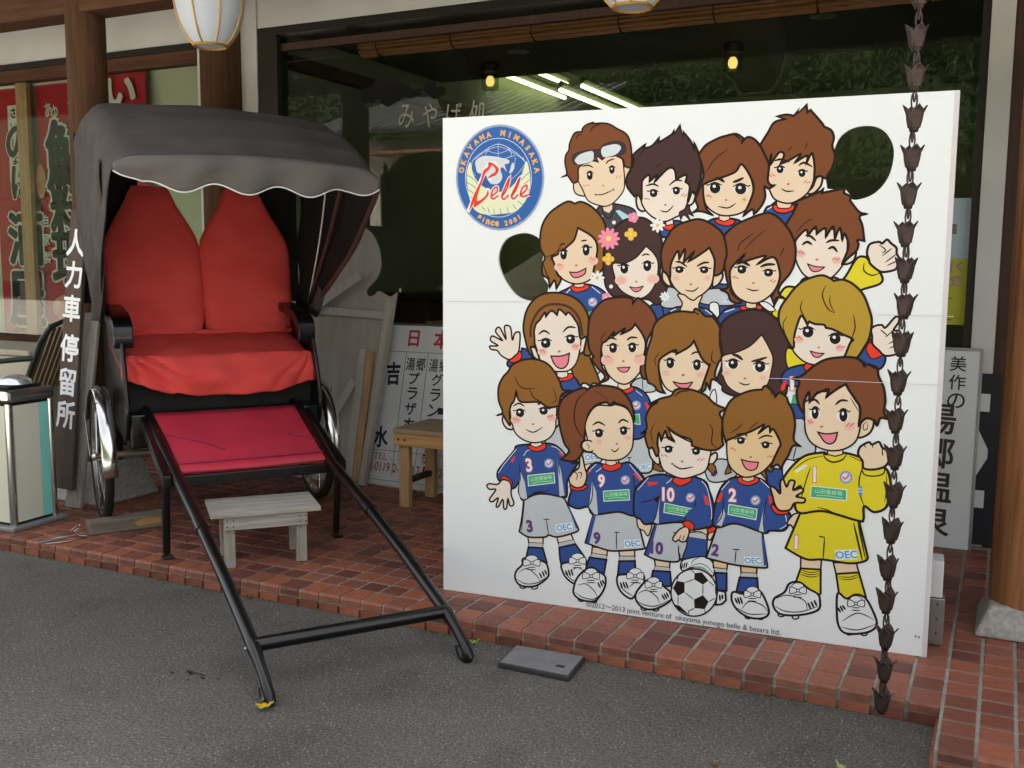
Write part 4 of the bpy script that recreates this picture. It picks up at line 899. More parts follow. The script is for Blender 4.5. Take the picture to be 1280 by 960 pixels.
# flat print of the board in board millimetres (kind|colour|width|points)
PAL={'k': (38, 28, 24), 'e': (32, 26, 26), 'w': (226, 229, 231), 'h0': (70, 48, 47), 'h1': (120, 70, 42), 'h2': (138, 93, 42), 'h3': (178, 146, 52), 'hb': (76, 50, 38), 's1': (229, 215, 203), 's2': (227, 203, 176), 's3': (224, 193, 148), 'bl': (50, 78, 144), 'r': (226, 62, 42), 'y': (220, 204, 46), 'g': (188, 193, 198), 'g2': (150, 155, 162), 'gr': (74, 170, 120), 'gl': (190, 225, 200), 'dk': (72, 68, 76), 'lc': (168, 212, 220), 'gg': (58, 52, 68), 'gw': (206, 213, 217), 'b': (205, 90, 80), 'c1': (229, 194, 178), 'c2': (230, 176, 164), 'n': (200, 100, 80), 'pk': (226, 130, 145), 'bd': (130, 150, 190), 'bg': (205, 205, 220), 'lt': (226, 158, 48), 'fp': (236, 140, 165), 'fk': (240, 190, 200), 'fo': (236, 185, 80), 'fy': (236, 215, 90), 'pw': (220, 228, 235), 'lb': (70, 150, 205), 'nw': (232, 228, 226), 'rd': (215, 90, 90), 'pu': (95, 62, 120), 'cb': (52, 98, 168), 'sl': (150, 165, 195), 'cr': (222, 226, 190), 'lg': (205, 210, 214), 'go': (222, 170, 90), 't2': (70, 66, 66)}
HOLES=['1368,1513! 1361,1559 1373,1569! 1385,1591 1381,1614! 1387,1644 1401,1674 1429,1697 1467,1706 1507,1702 1539,1681 1560,1643 1564,1603 1555,1554 1533,1515 1501,1488 1458,1476 1438,1482! 1438,1494! 1422,1512! 1403,1508!', '411,1154 386,1136 340,1132 293,1152 251,1201 225,1259 225,1309 250,1352 291,1372 337,1375 375,1360 390,1338! 397,1289! 391,1252 401,1214! 420,1189!']
SEAMS=['-4,1122 340,1127', '1536,1111 1764,1112', '1200,890 1309,893 1582,894 1757,894']
ART=[
('printed_shorts',"""f|bl|5.8|818,1130 828,1173 856,1193 1105,1194 1152,1081 796,1059
f|g|5.2|825,1162 862,1190 902,1166 903,1124 841,1120"""),
('printed_shorts',"""f|g|5.2|970,1137 974,1175 1018,1187 1051,1182 1096,1145 1064,1130
f|pw|0|1045,1158! 1080,1159! 1081,1143! 1046,1142!
t|lb|12.2|1063,1151,1.2,0.020,,1.00|OEC"""),
('printed_sock',"""f|w|4.5|1001,1132 1031,1135 1035,1077 1014,1066"""),
('printed_shorts',"""f|g|5.2|737,851 772,870 825,850 814,823 743,822
l|k|3.1|773,870 777,824
f|pw|0|798,850! 829,850! 828,836! 798,837!
t|lb|10.3|813,843,-0.9,0.020,,1.00|OEC"""),
('printed_sock',"""f|w|3.9|1013,820 1029,843 1036,799 1020,781"""),
('printed_shorts',"""f|g|5.2|588,937 618,932 622,892 595,873"""),
('printed_jersey',"""f|bl|5.2|791,1116 826,1128 844,1089 839,1049 793,1037"""),
('printed_shorts',"""f|g|5.2|412,612 462,688 550,634 625,580 613,549 514,523 432,565
f|pw|0|564,580! 621,590! 624,565! 567,555!
t|lb|19.4|594,573,10.3,0.020,,1.00|OEC
f|s1|3.9|564,539 601,548 601,518 564,515"""),
('printed_shorts',"""f|g|5.2|713,575 747,660 794,663 849,598 868,523 822,502 750,519 714,540
f|pw|0|760,560! 815,566! 816,541! 761,535!
t|lb|19.0|788,551,6.8,0.020,,1.00|OEC"""),
('printed_shorts',"""f|g|5.2|1004,581 1059,603 1104,589 1111,550 1062,523 1017,525
t|pu|37.7|1034,558,4.9,0.050,,0.90|5
f|pw|0|980,530! 1009,530! 1008,516! 979,516!
t|lb|10.3|994,523,-0.0,0.020,,1.00|OEC"""),
('printed_shorts',"""f|g|5.2|1256,596 1271,753 1334,751 1369,661 1338,636 1297,617
l|k|3.9|1306,667 1297,619"""),
('printed_jersey',"""f|bl|5.2|1209,559 1224,583 1278,576 1275,520 1227,510"""),
('printed_sock',"""f|w|4.5|1268,614 1308,612 1293,577 1268,558"""),
('printed_figure',"""f|dk|5.6|594,1447 615,1472 661,1475 725,1458 738,1430 726,1386 617,1387
f|lc|0|664,1451! 677,1454! 718,1430! 694,1416!
f|lc|0|600,1444! 620,1433! 614,1425! 599,1433!
f|s2|2.8|615,1474! 653,1477! 653,1457! 641,1442! 620,1451!
l|k|4.5|615,1468 620,1443 641,1425 654,1443 665,1471
e|w|0|659,1411,6.8,-0.1,0.1,-6.5
f|s2|5.1|517,1558 508,1546 513,1518 533,1506 554,1507 541,1538
f|s2|5.1|692,1604 714,1598 706,1566 690,1546
f|s2|4.7|523,1613 524,1562 541,1529 559,1493 581,1478 615,1468 636,1469 661,1483 690,1518 694,1550 692,1582 683,1630 658,1643 607,1640 557,1626
f|h1|6.1|464,1571! 482,1582 478,1608 475,1624 478,1648 489,1664 491,1684 499,1706 512,1724 536,1726! 540,1739 554,1750 576,1756! 574,1752! 614,1752 639,1746 664,1731 690,1717 705,1700 714,1672 718,1637 718,1609 713,1597 693,1604 690,1618 682,1630 641,1645 612,1628! 586,1647! 597,1621! 574,1625 535,1610 525,1595 525,1560 508,1550 493,1567 486,1577!
l|k|4.5|566,1722 578,1741 605,1749
l|k|3.9|514,1702 521,1713 537,1719
f|gg|1.9|502,1642 517,1653 556,1662 586,1663 603,1665 619,1680 657,1689 687,1682 696,1665 693,1649 675,1640 633,1636 607,1637 592,1649 574,1623 531,1612 507,1619
f|gw|0|512,1630 530,1648 565,1658 578,1656 581,1640 574,1623 531,1614 519,1618
f|gw|0|608,1654 611,1668 628,1675 657,1679 674,1674 679,1664 668,1649 650,1640 620,1636 612,1643
e|e|0|568,1574,10.7,-0.3,0.3,-14.9
e|w|0|566,1579,3.2,-0.1,0.1,-4.5
l|k|3.9|554,1581 568,1590 582,1580
e|e|0|648,1592,9.7,-0.3,0.3,-13.6
e|w|0|647,1596,2.9,-0.1,0.1,-4.1
l|k|3.9|635,1598 648,1606 661,1598
l|k|5.1|539,1606 561,1610 581,1601
l|k|5.1|626,1612 635,1623 658,1630
e|n|0|618,1539,3.0,-0.1,0.1,-3.2
l|k|3.9|589,1508 618,1509 655,1524
l|k|3.4|587,1512 593,1503
l|k|3.4|652,1529 658,1520
l|b|2.1|544,1542 556,1537
l|b|2.1|557,1545 568,1539
l|b|2.1|662,1560 669,1572
l|b|2.1|673,1562 682,1573"""),
('printed_figure',"""f|bl|7.1|1179,1455 1194,1462 1214,1475 1261,1469 1288,1453 1269,1401 1218,1380 1174,1428
l|w|2.9|1182,1449 1199,1460
f|r|5.2|1199,1460 1208,1443 1233,1436 1262,1444 1269,1458 1256,1465 1215,1466
f|s2|3.9|1215,1480 1256,1477 1255,1455 1234,1452 1215,1456
f|s2|7.1|1323,1520 1334,1548 1351,1550 1348,1522 1326,1499 1306,1500
f|s2|5.8|1188,1617 1181,1591 1177,1549 1187,1512 1206,1481 1248,1468 1281,1479 1309,1502 1325,1541 1326,1582 1316,1629 1208,1643
f|h1|7.8|1146,1645 1155,1665 1175,1698 1194,1729 1228,1738! 1202,1747! 1230,1752 1255,1747! 1269,1766! 1265,1753! 1293,1779! 1297,1756! 1306,1763! 1342,1722 1350,1709! 1373,1696 1382,1672 1378,1647 1388,1616 1381,1580 1367,1555 1372,1544! 1355,1548 1347,1553 1334,1551 1327,1543 1326,1587 1316,1626 1300,1594! 1301,1619 1264,1598! 1281,1625 1241,1604 1219,1596! 1229,1625 1213,1632 1187,1594! 1188,1625 1181,1597 1159,1566 1142,1608
l|k|3.1|1239,1636 1254,1651
l|k|3.1|1293,1640 1302,1660
l|k|3.9|1358,1709 1376,1693
e|w|0|1218,1577,14.6,-0.4,0.4,-10.9
e|e|0|1218,1577,11.4,-0.3,0.4,-11.5
e|w|0|1217,1581,3.4,-0.1,0.1,-3.4
l|k|5.5|1203,1583 1218,1589 1234,1582
l|k|3.9|1206,1583 1198,1586
e|w|0|1288,1563,14.3,-0.4,0.4,-10.8
e|e|0|1288,1563,11.2,-0.3,0.5,-11.4
e|w|0|1286,1567,3.4,-0.1,0.1,-3.4
l|k|5.5|1273,1569 1288,1575 1303,1568
l|k|3.9|1300,1569 1307,1571
l|k|7.0|1199,1606 1220,1610 1247,1600
l|k|7.0|1276,1588 1293,1597 1320,1583
l|k|4.7|1224,1516 1242,1507 1266,1508
e|n|0|1246,1530,4.6,-0.1,0.1,-3.7
l|b|2.9|1183,1562 1193,1554
l|b|2.9|1190,1565 1204,1556
l|b|2.9|1294,1533 1304,1541
l|b|2.9|1303,1532 1316,1536"""),
('printed_figure',"""f|bl|7.1|823,1382 839,1407 884,1415 907,1398 874,1365 834,1360
f|r|4.5|836,1401 850,1411 873,1403 868,1382 839,1388
f|s1|3.9|838,1429! 866,1431! 870,1404! 845,1399!
f|s1|7.1|737,1491 748,1505 769,1460 761,1448 743,1460
f|s1|7.1|934,1515 943,1506 935,1474 913,1465 917,1507
f|s1|5.8|755,1543 754,1488 769,1454 799,1427 839,1413 872,1425 901,1442 917,1480 921,1529 907,1567 862,1600 806,1586 767,1565
f|h0|7.8|731,1499! 704,1533 702,1566 723,1604! 725,1626 718,1636! 736,1653 765,1674! 759,1662! 787,1668 812,1694! 810,1678! 854,1703 863,1716! 862,1703! 883,1732! 894,1695! 895,1710! 921,1679 935,1649! 932,1674! 946,1646 956,1614 960,1576 955,1539 942,1504 931,1512 917,1477 922,1529 907,1545! 910,1569 875,1554! 868,1587 845,1590 800,1546! 809,1570 783,1549! 781,1571 758,1554 756,1526 756,1488 745,1504
f|h0|3.9|921,1469 905,1453 889,1442 895,1419! 905,1434 930,1413! 918,1437 938,1430! 925,1453
l|k|3.1|745,1637 764,1658
l|k|3.1|800,1597 822,1607
e|w|0|798,1508,17.5,-0.3,0.3,-11.5
e|e|0|798,1508,13.6,-0.3,0.3,-12.1
e|w|0|796,1512,4.1,-0.1,0.1,-3.6
l|k|5.5|779,1514 797,1521 816,1513
l|k|3.9|783,1514 774,1518
e|w|0|877,1515,15.7,-0.3,0.3,-11.4
e|e|0|877,1515,12.3,-0.2,0.3,-12.0
e|w|0|875,1518,3.7,-0.1,0.1,-3.6
l|k|5.5|860,1521 876,1527 893,1520
l|k|3.9|890,1521 898,1523
l|k|6.3|770,1534 796,1540 816,1531
l|k|6.3|851,1534 874,1551 897,1548
l|k|4.7|822,1451 846,1446 869,1467
e|n|0|840,1469,4.5,-0.1,0.1,-3.3
l|b|2.9|764,1494 774,1488
l|b|2.9|773,1493 785,1486
l|b|2.9|893,1498 905,1506
l|b|2.9|902,1494 914,1504"""),
('printed_figure',"""f|bl|7.1|978,1403 1011,1421 1081,1418 1103,1397 1056,1365 1034,1365 995,1392
f|r|4.5|1011,1416 1033,1422 1072,1417 1077,1407 1055,1396 1022,1403
f|s2|3.9|1024,1438! 1059,1437! 1060,1418! 1041,1411! 1024,1418!
f|s2|5.8|968,1538 970,1495 982,1463 1010,1440 1043,1430 1086,1435 1117,1454 1133,1492 1132,1529 1116,1572 1091,1610 1027,1596 974,1565
f|h1|7.8|936,1442! 952,1458 943,1485 951,1506 961,1538 968,1565 962,1598 951,1630 957,1646 976,1667 1013,1685 1042,1693 1072,1697 1096,1682! 1091,1668! 1109,1685 1131,1678 1152,1655 1169,1623 1182,1591 1180,1544 1191,1528 1202,1527! 1184,1517 1170,1523 1174,1492 1165,1465 1150,1444 1139,1435! 1133,1450 1105,1429! 1127,1482 1135,1519 1124,1556 1094,1598 1076,1576 1049,1563 974,1538 968,1517 972,1484 982,1452 1002,1433! 972,1444 950,1446
l|k|3.9|973,1570 1005,1618 1047,1648
l|k|5.5|1045,1693 1066,1695 1091,1673
e|w|0|1008,1522,22.9,-0.5,0.5,-16.3
e|e|0|1008,1522,17.9,-0.4,0.5,-17.2
e|w|0|1005,1528,5.4,-0.1,0.2,-5.2
l|k|5.5|983,1531 1007,1540 1031,1530
l|k|3.9|988,1531 976,1536
e|w|0|1093,1517,23.9,-0.5,0.6,-16.2
e|e|0|1093,1517,18.6,-0.4,0.6,-17.0
e|w|0|1090,1522,5.6,-0.1,0.2,-5.1
l|k|5.5|1067,1525 1092,1535 1118,1524
l|k|3.9|1113,1525 1125,1529
l|k|10.2|1007,1555 1023,1552 1039,1541
l|k|9.4|1066,1540 1082,1545 1102,1554
l|k|4.7|1019,1462 1053,1456 1079,1471
e|n|0|1046,1482,4.3,-0.1,0.1,-3.2
l|b|2.9|978,1500 988,1494
l|b|2.9|986,1501 998,1492
f|lt|0|1113,1495! 1096,1481! 1108,1480! 1097,1470! 1117,1482! 1107,1484!"""),
('printed_figure',"""f|bl|7.1|449,1149 486,1176 529,1191 577,1193 619,1176 644,1147 651,1095 591,1076 469,1085
l|w|2.9|504,1179 486,1161
l|w|2.9|583,1186 614,1163
f|r|4.5|502,1185 528,1197 568,1192 570,1180 541,1168 517,1167
f|s2|3.9|516,1208! 553,1208! 553,1186! 532,1182! 516,1185!
e|bd|0|586,1132,17.5,0.4,0.3,-16.7
e|bg|0|586,1132,12.6,0.3,0.2,-12.0
l|r|4.1|577,1134 584,1127 595,1139
e|w|0|582,1137,4.4,0.1,0.1,-3.3
f|gr|1.9|567,1096 594,1100 585,1071 567,1070
f|s2|5.8|432,1300 445,1248 467,1216 504,1198 541,1197 577,1213 597,1249 601,1300 586,1369 531,1400 489,1375 453,1340
f|h2|7.8|384,1352 392,1402 416,1442 453,1470 489,1486 514,1478! 538,1484 574,1468 610,1434 630,1394 629,1351 624,1306 625,1261 615,1238 627,1224! 600,1229 587,1237 596,1283 600,1329 580,1363 527,1393! 514,1352 490,1329 453,1300 429,1289 438,1271 451,1230 467,1213 449,1177! 442,1207 424,1182! 417,1212 395,1228 395,1265 404,1288 388,1317
l|k|3.9|404,1288 447,1306 468,1340
l|k|4.7|398,1265 411,1230 424,1212
e|w|0|475,1300,16.5,0.1,0.3,-17.5
e|e|0|475,1300,12.9,0.0,0.3,-18.5
e|w|0|473,1305,3.9,0.0,0.1,-5.5
l|k|5.5|457,1308 475,1319 492,1308
l|k|3.9|461,1309 452,1314
e|w|0|559,1314,16.9,0.0,0.3,-17.4
e|e|0|559,1314,13.2,0.0,0.3,-18.3
e|w|0|557,1319,4.0,0.0,0.1,-5.5
l|k|5.5|541,1322 558,1333 576,1322
l|k|3.9|573,1323 582,1328
l|k|5.5|459,1332 480,1339
l|k|5.5|539,1347 562,1350
f|pk|4.5|499,1237! 528,1237 559,1251! 555,1231 528,1218 510,1221
e|n|0|523,1261,5.5,0.0,0.1,-3.5
e|c1|0|461,1254,20.9,0.2,0.2,-15.8
e|c2|0|461,1254,14.6,0.1,0.2,-10.8
e|c1|0|583,1277,20.4,0.1,0.3,-15.5
e|c2|0|583,1277,14.3,0.1,0.2,-10.7
l|b|2.9|451,1266 460,1259
l|b|2.9|460,1267 471,1259
l|b|2.9|572,1283 581,1290
l|b|2.9|582,1279 592,1288"""),
('printed_figure',"""f|bl|5.8|791,1116 831,1128 844,1089 839,1049 793,1048
f|h0|7.1|624,1244 626,1317 640,1363 670,1400 705,1422 757,1427 790,1412 816,1384 830,1351 833,1296 827,1240 836,1207 855,1189! 847,1168 831,1132! 814,1128 791,1144 744,1149 697,1156 662,1154 637,1181 629,1209
f|s1|5.2|658,1267 666,1221 679,1187 709,1162 756,1148 790,1165 812,1201 820,1240 818,1279 801,1307 776,1329! 741,1290 700,1270
e|w|0|700,1251,18.7,0.2,0.3,-16.1
e|e|0|700,1251,14.6,0.1,0.4,-17.0
e|w|0|697,1256,4.4,0.0,0.1,-5.1
l|k|5.5|680,1259 699,1269 719,1259
l|k|3.9|683,1259 674,1264
e|w|0|782,1260,18.4,0.1,0.4,-16.0
e|e|0|782,1260,14.4,0.1,0.4,-16.8
e|w|0|780,1265,4.3,0.0,0.1,-5.0
l|k|5.5|762,1268 782,1278 801,1268
l|k|3.9|798,1269 807,1273
l|k|5.5|761,1295 775,1302 790,1298
f|pk|3.9|721,1188! 743,1185 769,1191! 758,1176 744,1171 732,1176
e|n|0|744,1206,4.7,0.1,0.1,-3.4
e|c1|0|689,1210,22.3,0.3,0.4,-17.3
e|c2|0|689,1210,15.6,0.2,0.3,-11.9
e|c1|0|803,1217,21.8,0.3,0.4,-17.0
e|c2|0|803,1217,15.3,0.2,0.3,-11.7
e|w|0|653,1188,7.1,0.1,0.1,-6.8
e|fp|0|666,1355,16.3,-0.0,0.1,-6.9
e|fp|0|662,1342,13.9,-8.5,-3.8,-5.8
e|fp|0|652,1334,7.1,-14.2,-6.5,-2.9
e|fp|0|638,1332,-2.0,-15.5,-7.2,1.0
e|fp|0|626,1337,-10.6,-11.9,-5.6,4.5
e|fp|0|618,1348,-15.8,-4.4,-2.2,6.6
e|fp|0|618,1361,-15.9,4.5,1.9,6.6
e|fp|0|625,1372,-11.0,11.9,5.4,4.5
e|fp|0|638,1378,-2.6,15.5,7.1,0.9
e|fp|0|651,1376,6.5,14.2,6.6,-2.9
e|fp|0|662,1367,13.5,8.4,4.0,-5.8
e|fy|0|641,1355,9.8,-0.0,0.2,-9.3
e|fo|0|734,1370,9.2,-0.0,0.2,-9.8
e|fo|0|721,1357,0.2,-8.9,-10.2,0.0
e|fo|0|707,1370,-9.3,0.0,-0.2,9.8
e|fo|0|720,1383,-0.2,8.9,10.2,-0.1
e|fy|0|720,1370,5.5,-0.0,0.1,-5.3
e|fo|0|654,1284,8.9,0.0,0.2,-9.4
e|fo|0|641,1271,0.2,-8.6,-9.8,-0.1
e|fo|0|628,1284,-9.0,-0.0,-0.2,9.4
e|fo|0|641,1297,-0.2,8.6,9.8,0.0
e|fy|0|641,1284,5.3,0.0,0.1,-5.1
e|fp|0|739,1427,7.8,-0.1,0.2,-8.2
e|fp|0|732,1417,2.6,-7.1,-8.1,-2.5
e|fp|0|719,1421,-6.2,-4.4,-5.2,6.7
e|fp|0|718,1434,-6.4,4.5,4.9,6.6
e|fp|0|731,1438,2.2,7.1,8.2,-2.6
e|fk|0|728,1427,4.6,-0.0,0.1,-4.5
e|w|0|618,1218,11.0,0.1,0.1,-5.6
e|w|0|614,1207,8.0,-7.4,-4.1,-4.0
e|w|0|602,1202,0.2,-10.6,-5.9,-0.1
e|w|0|590,1206,-7.7,-7.6,-4.3,3.9
e|w|0|585,1217,-11.1,-0.1,-0.1,5.6
e|w|0|590,1228,-8.0,7.4,4.1,4.0
e|w|0|602,1233,-0.2,10.6,5.9,0.1
e|w|0|613,1229,7.7,7.5,4.2,-3.9
e|fo|0|602,1218,6.6,0.1,0.1,-6.3
e|w|0|830,1400,10.5,-0.1,0.1,-5.4
e|w|0|826,1390,7.6,-7.3,-3.9,-3.8
e|w|0|815,1385,0.3,-10.2,-5.6,0.0
e|w|0|804,1390,-7.3,-7.2,-4.1,3.9
e|w|0|799,1400,-10.6,0.1,-0.1,5.4
e|w|0|803,1411,-7.6,7.3,3.9,3.8
e|w|0|814,1415,-0.3,10.2,5.6,-0.0
e|w|0|825,1411,7.2,7.1,4.1,-3.9
e|fo|0|815,1400,6.3,-0.0,0.2,-6.1
e|fp|0|644,1151,6.5,0.1,0.1,-6.8
e|fp|0|638,1142,2.1,-5.9,-6.7,-2.3
e|fp|0|627,1146,-5.2,-3.8,-4.3,5.5
e|fp|0|627,1156,-5.4,3.6,4.1,5.6
e|fp|0|638,1160,1.9,6.0,6.8,-2.0
e|fk|0|635,1151,3.9,0.1,0.1,-3.7
e|w|0|857,1157,7.2,0.1,0.1,-3.8
e|w|0|854,1149,5.2,-4.9,-2.6,-2.7
e|w|0|846,1146,0.2,-7.1,-3.8,-0.1
e|w|0|839,1149,-5.0,-5.1,-2.8,2.6
e|w|0|835,1156,-7.2,-0.1,-0.1,3.8
e|w|0|838,1164,-5.2,4.9,2.6,2.7
e|w|0|846,1167,-0.2,7.0,3.8,0.1
e|w|0|853,1164,4.9,5.1,2.8,-2.6
e|lc|0|846,1156,4.3,0.1,0.1,-4.2"""),
('printed_figure',"""f|bl|7.1|854,1084 875,1115 909,1123 976,1121 1013,1102 1022,1066 860,1056
l|w|2.9|867,1106 886,1115
l|w|2.9|987,1115 1010,1099
f|s2|7.1|837,1246 846,1246 867,1196 851,1197 836,1218
f|s2|7.1|1037,1245 1043,1226 1029,1201 1010,1194 1014,1234
f|s2|5.8|859,1285 861,1229 873,1196 902,1167 942,1145 969,1160 1002,1192 1012,1231 1014,1283 992,1329 886,1329
f|h1|7.8|837,1246! 830,1284 831,1318 846,1354 873,1393 923,1414 961,1419 1000,1403 1034,1376 1049,1343 1055,1307 1048,1269 1040,1242 1015,1233 1014,1283 995,1324! 981,1313 949,1291 925,1277! 943,1310 909,1273! 912,1319 893,1285! 887,1313 865,1268 863,1222 850,1235
e|w|0|895,1248,18.7,0.2,0.3,-10.0
e|e|0|895,1248,14.6,0.1,0.3,-10.5
e|w|0|893,1251,4.4,0.0,0.1,-3.2
l|k|5.5|875,1253 895,1259 915,1253
l|k|3.9|879,1253 869,1256
e|w|0|980,1248,18.3,0.2,0.3,-9.9
e|e|0|980,1248,14.3,0.1,0.3,-10.4
e|w|0|978,1251,4.3,0.0,0.1,-3.1
l|k|5.5|961,1253 980,1259 1000,1253
l|k|3.9|996,1253 1005,1256
l|k|7.0|880,1276 899,1274 921,1259
l|k|7.0|954,1261 977,1273 997,1274
l|k|4.7|916,1180 944,1177 963,1191
e|n|0|936,1200,5.0,0.1,0.1,-3.3
e|c1|0|884,1221,13.5,0.2,0.3,-10.7
e|c2|0|884,1221,9.5,0.1,0.2,-7.3
e|c1|0|992,1222,13.2,0.2,0.3,-10.5
e|c2|0|992,1222,9.3,0.1,0.2,-7.2
f|s2|5.2|891,1164 913,1164 930,1152 947,1146 964,1159 976,1162 965,1131 962,1109 904,1107 908,1135"""),
('printed_figure',"""f|y|7.8|1208,1103 1245,1190 1288,1197 1313,1226 1399,1229 1430,1223 1467,1288 1491,1296 1506,1285 1545,1240 1542,1210 1472,1181 1405,1108 1251,1093
l|k|4.7|1492,1277 1493,1251 1518,1237 1542,1246
f|w|0|1223,1141 1243,1163 1237,1125 1218,1120
e|w|0|1263,1169,5.2,0.1,0.2,-5.3
f|s1|7.8|1506,1286 1499,1308 1506,1335 1533,1343 1543,1338 1557,1350 1569,1339 1586,1324 1588,1306 1597,1288 1592,1268 1586,1256 1562,1249 1540,1250 1512,1272
l|k|3.9|1533,1334 1554,1318 1543,1307
l|k|3.9|1545,1298 1573,1323
l|k|3.9|1555,1278 1589,1306
l|k|3.9|1561,1268 1591,1284
f|s1|7.1|1439,1290 1465,1316 1461,1286 1443,1273 1425,1273
f|s1|5.8|1276,1349 1277,1297 1291,1259 1313,1232 1349,1219 1389,1225 1419,1256 1435,1292 1438,1341 1423,1380 1291,1381
f|h1|7.8|1243,1391 1263,1433 1277,1464! 1265,1470! 1311,1489 1346,1504 1356,1512! 1352,1499! 1376,1504 1421,1512! 1420,1498! 1442,1487! 1440,1474! 1469,1438 1491,1431! 1471,1423 1481,1394 1489,1346! 1469,1349 1472,1334 1466,1314 1442,1291 1425,1272 1439,1313 1441,1339 1428,1369 1422,1348! 1413,1387 1399,1353! 1392,1392 1371,1359! 1367,1387 1342,1369! 1337,1392 1315,1364! 1307,1382 1277,1349 1276,1323 1262,1339
l|k|3.1|1276,1371 1301,1402 1326,1417
l|k|8.6|1297,1333 1313,1343 1329,1334
l|k|8.6|1379,1320 1395,1326 1409,1310
l|k|7.8|1306,1364 1323,1361 1341,1346
l|k|7.8|1372,1340 1389,1348 1413,1347
f|pk|3.9|1317,1272! 1342,1264 1371,1262! 1358,1251 1343,1247 1330,1251
e|n|0|1346,1286,5.1,0.0,0.1,-3.2
e|c1|0|1294,1305,16.4,0.1,0.5,-13.5
e|c2|0|1294,1305,11.5,0.0,0.4,-9.3
e|c1|0|1408,1284,16.0,0.1,0.6,-13.4
e|c2|0|1408,1284,11.2,0.1,0.4,-9.2
l|b|2.9|1284,1315 1294,1305
l|b|2.9|1293,1315 1305,1303
l|b|2.9|1394,1286 1404,1292
l|b|2.9|1405,1284 1417,1291"""),
('printed_figure',"""f|bl|7.1|1041,1067 1052,1115 1107,1129 1166,1126 1199,1109 1195,1060
l|w|2.9|1054,1108 1086,1120
f|r|4.5|1107,1129 1167,1134 1173,1118 1124,1112 1107,1119
f|s2|3.9|1123,1145! 1158,1143! 1158,1125! 1140,1122! 1124,1125!
f|w|3.9|1168,1141 1192,1144 1220,1120 1199,1115
f|s2|5.8|1067,1248 1069,1210 1081,1176 1106,1152 1144,1140 1176,1148 1208,1174 1228,1212 1229,1249 1213,1297 1170,1308 1091,1291 1073,1275
f|h1|7.8|1040,1182! 1062,1193 1055,1226 1048,1269 1054,1302 1049,1340 1045,1365 1077,1397 1119,1418 1171,1436 1202,1433 1235,1406 1262,1369 1277,1327 1276,1276 1262,1239 1237,1207 1228,1185 1233,1169 1248,1158! 1223,1160 1215,1138! 1206,1162! 1228,1211 1229,1249 1208,1293 1156,1269! 1181,1298 1092,1271! 1113,1301 1081,1270 1067,1245 1070,1204 1076,1172 1108,1144 1091,1138! 1071,1149 1062,1171
l|k|3.9|1090,1313 1100,1340 1142,1372
l|k|3.1|1111,1318 1142,1351 1178,1382
l|k|3.9|1229,1297 1241,1324
e|w|0|1106,1251,19.2,0.2,0.4,-12.3
e|e|0|1106,1251,15.0,0.1,0.4,-13.0
e|w|0|1103,1255,4.5,0.0,0.1,-3.9
l|k|5.5|1085,1257 1105,1264 1126,1257
l|k|3.9|1089,1257 1079,1260
e|w|0|1194,1241,18.9,0.2,0.4,-11.2
e|e|0|1194,1241,14.7,0.2,0.4,-11.8
e|w|0|1192,1244,4.4,0.0,0.1,-3.5
l|k|5.5|1174,1246 1193,1253 1214,1246
l|k|3.9|1210,1247 1219,1250
l|k|10.2|1093,1278 1113,1275 1133,1264
l|k|9.4|1166,1261 1188,1269 1215,1269
l|k|4.7|1123,1189 1146,1182 1165,1185
e|n|0|1146,1207,4.8,0.1,0.1,-3.2
l|b|2.9|1074,1229 1085,1221
l|b|2.9|1082,1231 1096,1220
l|b|2.9|1199,1213 1209,1220
l|b|2.9|1207,1209 1219,1217"""),
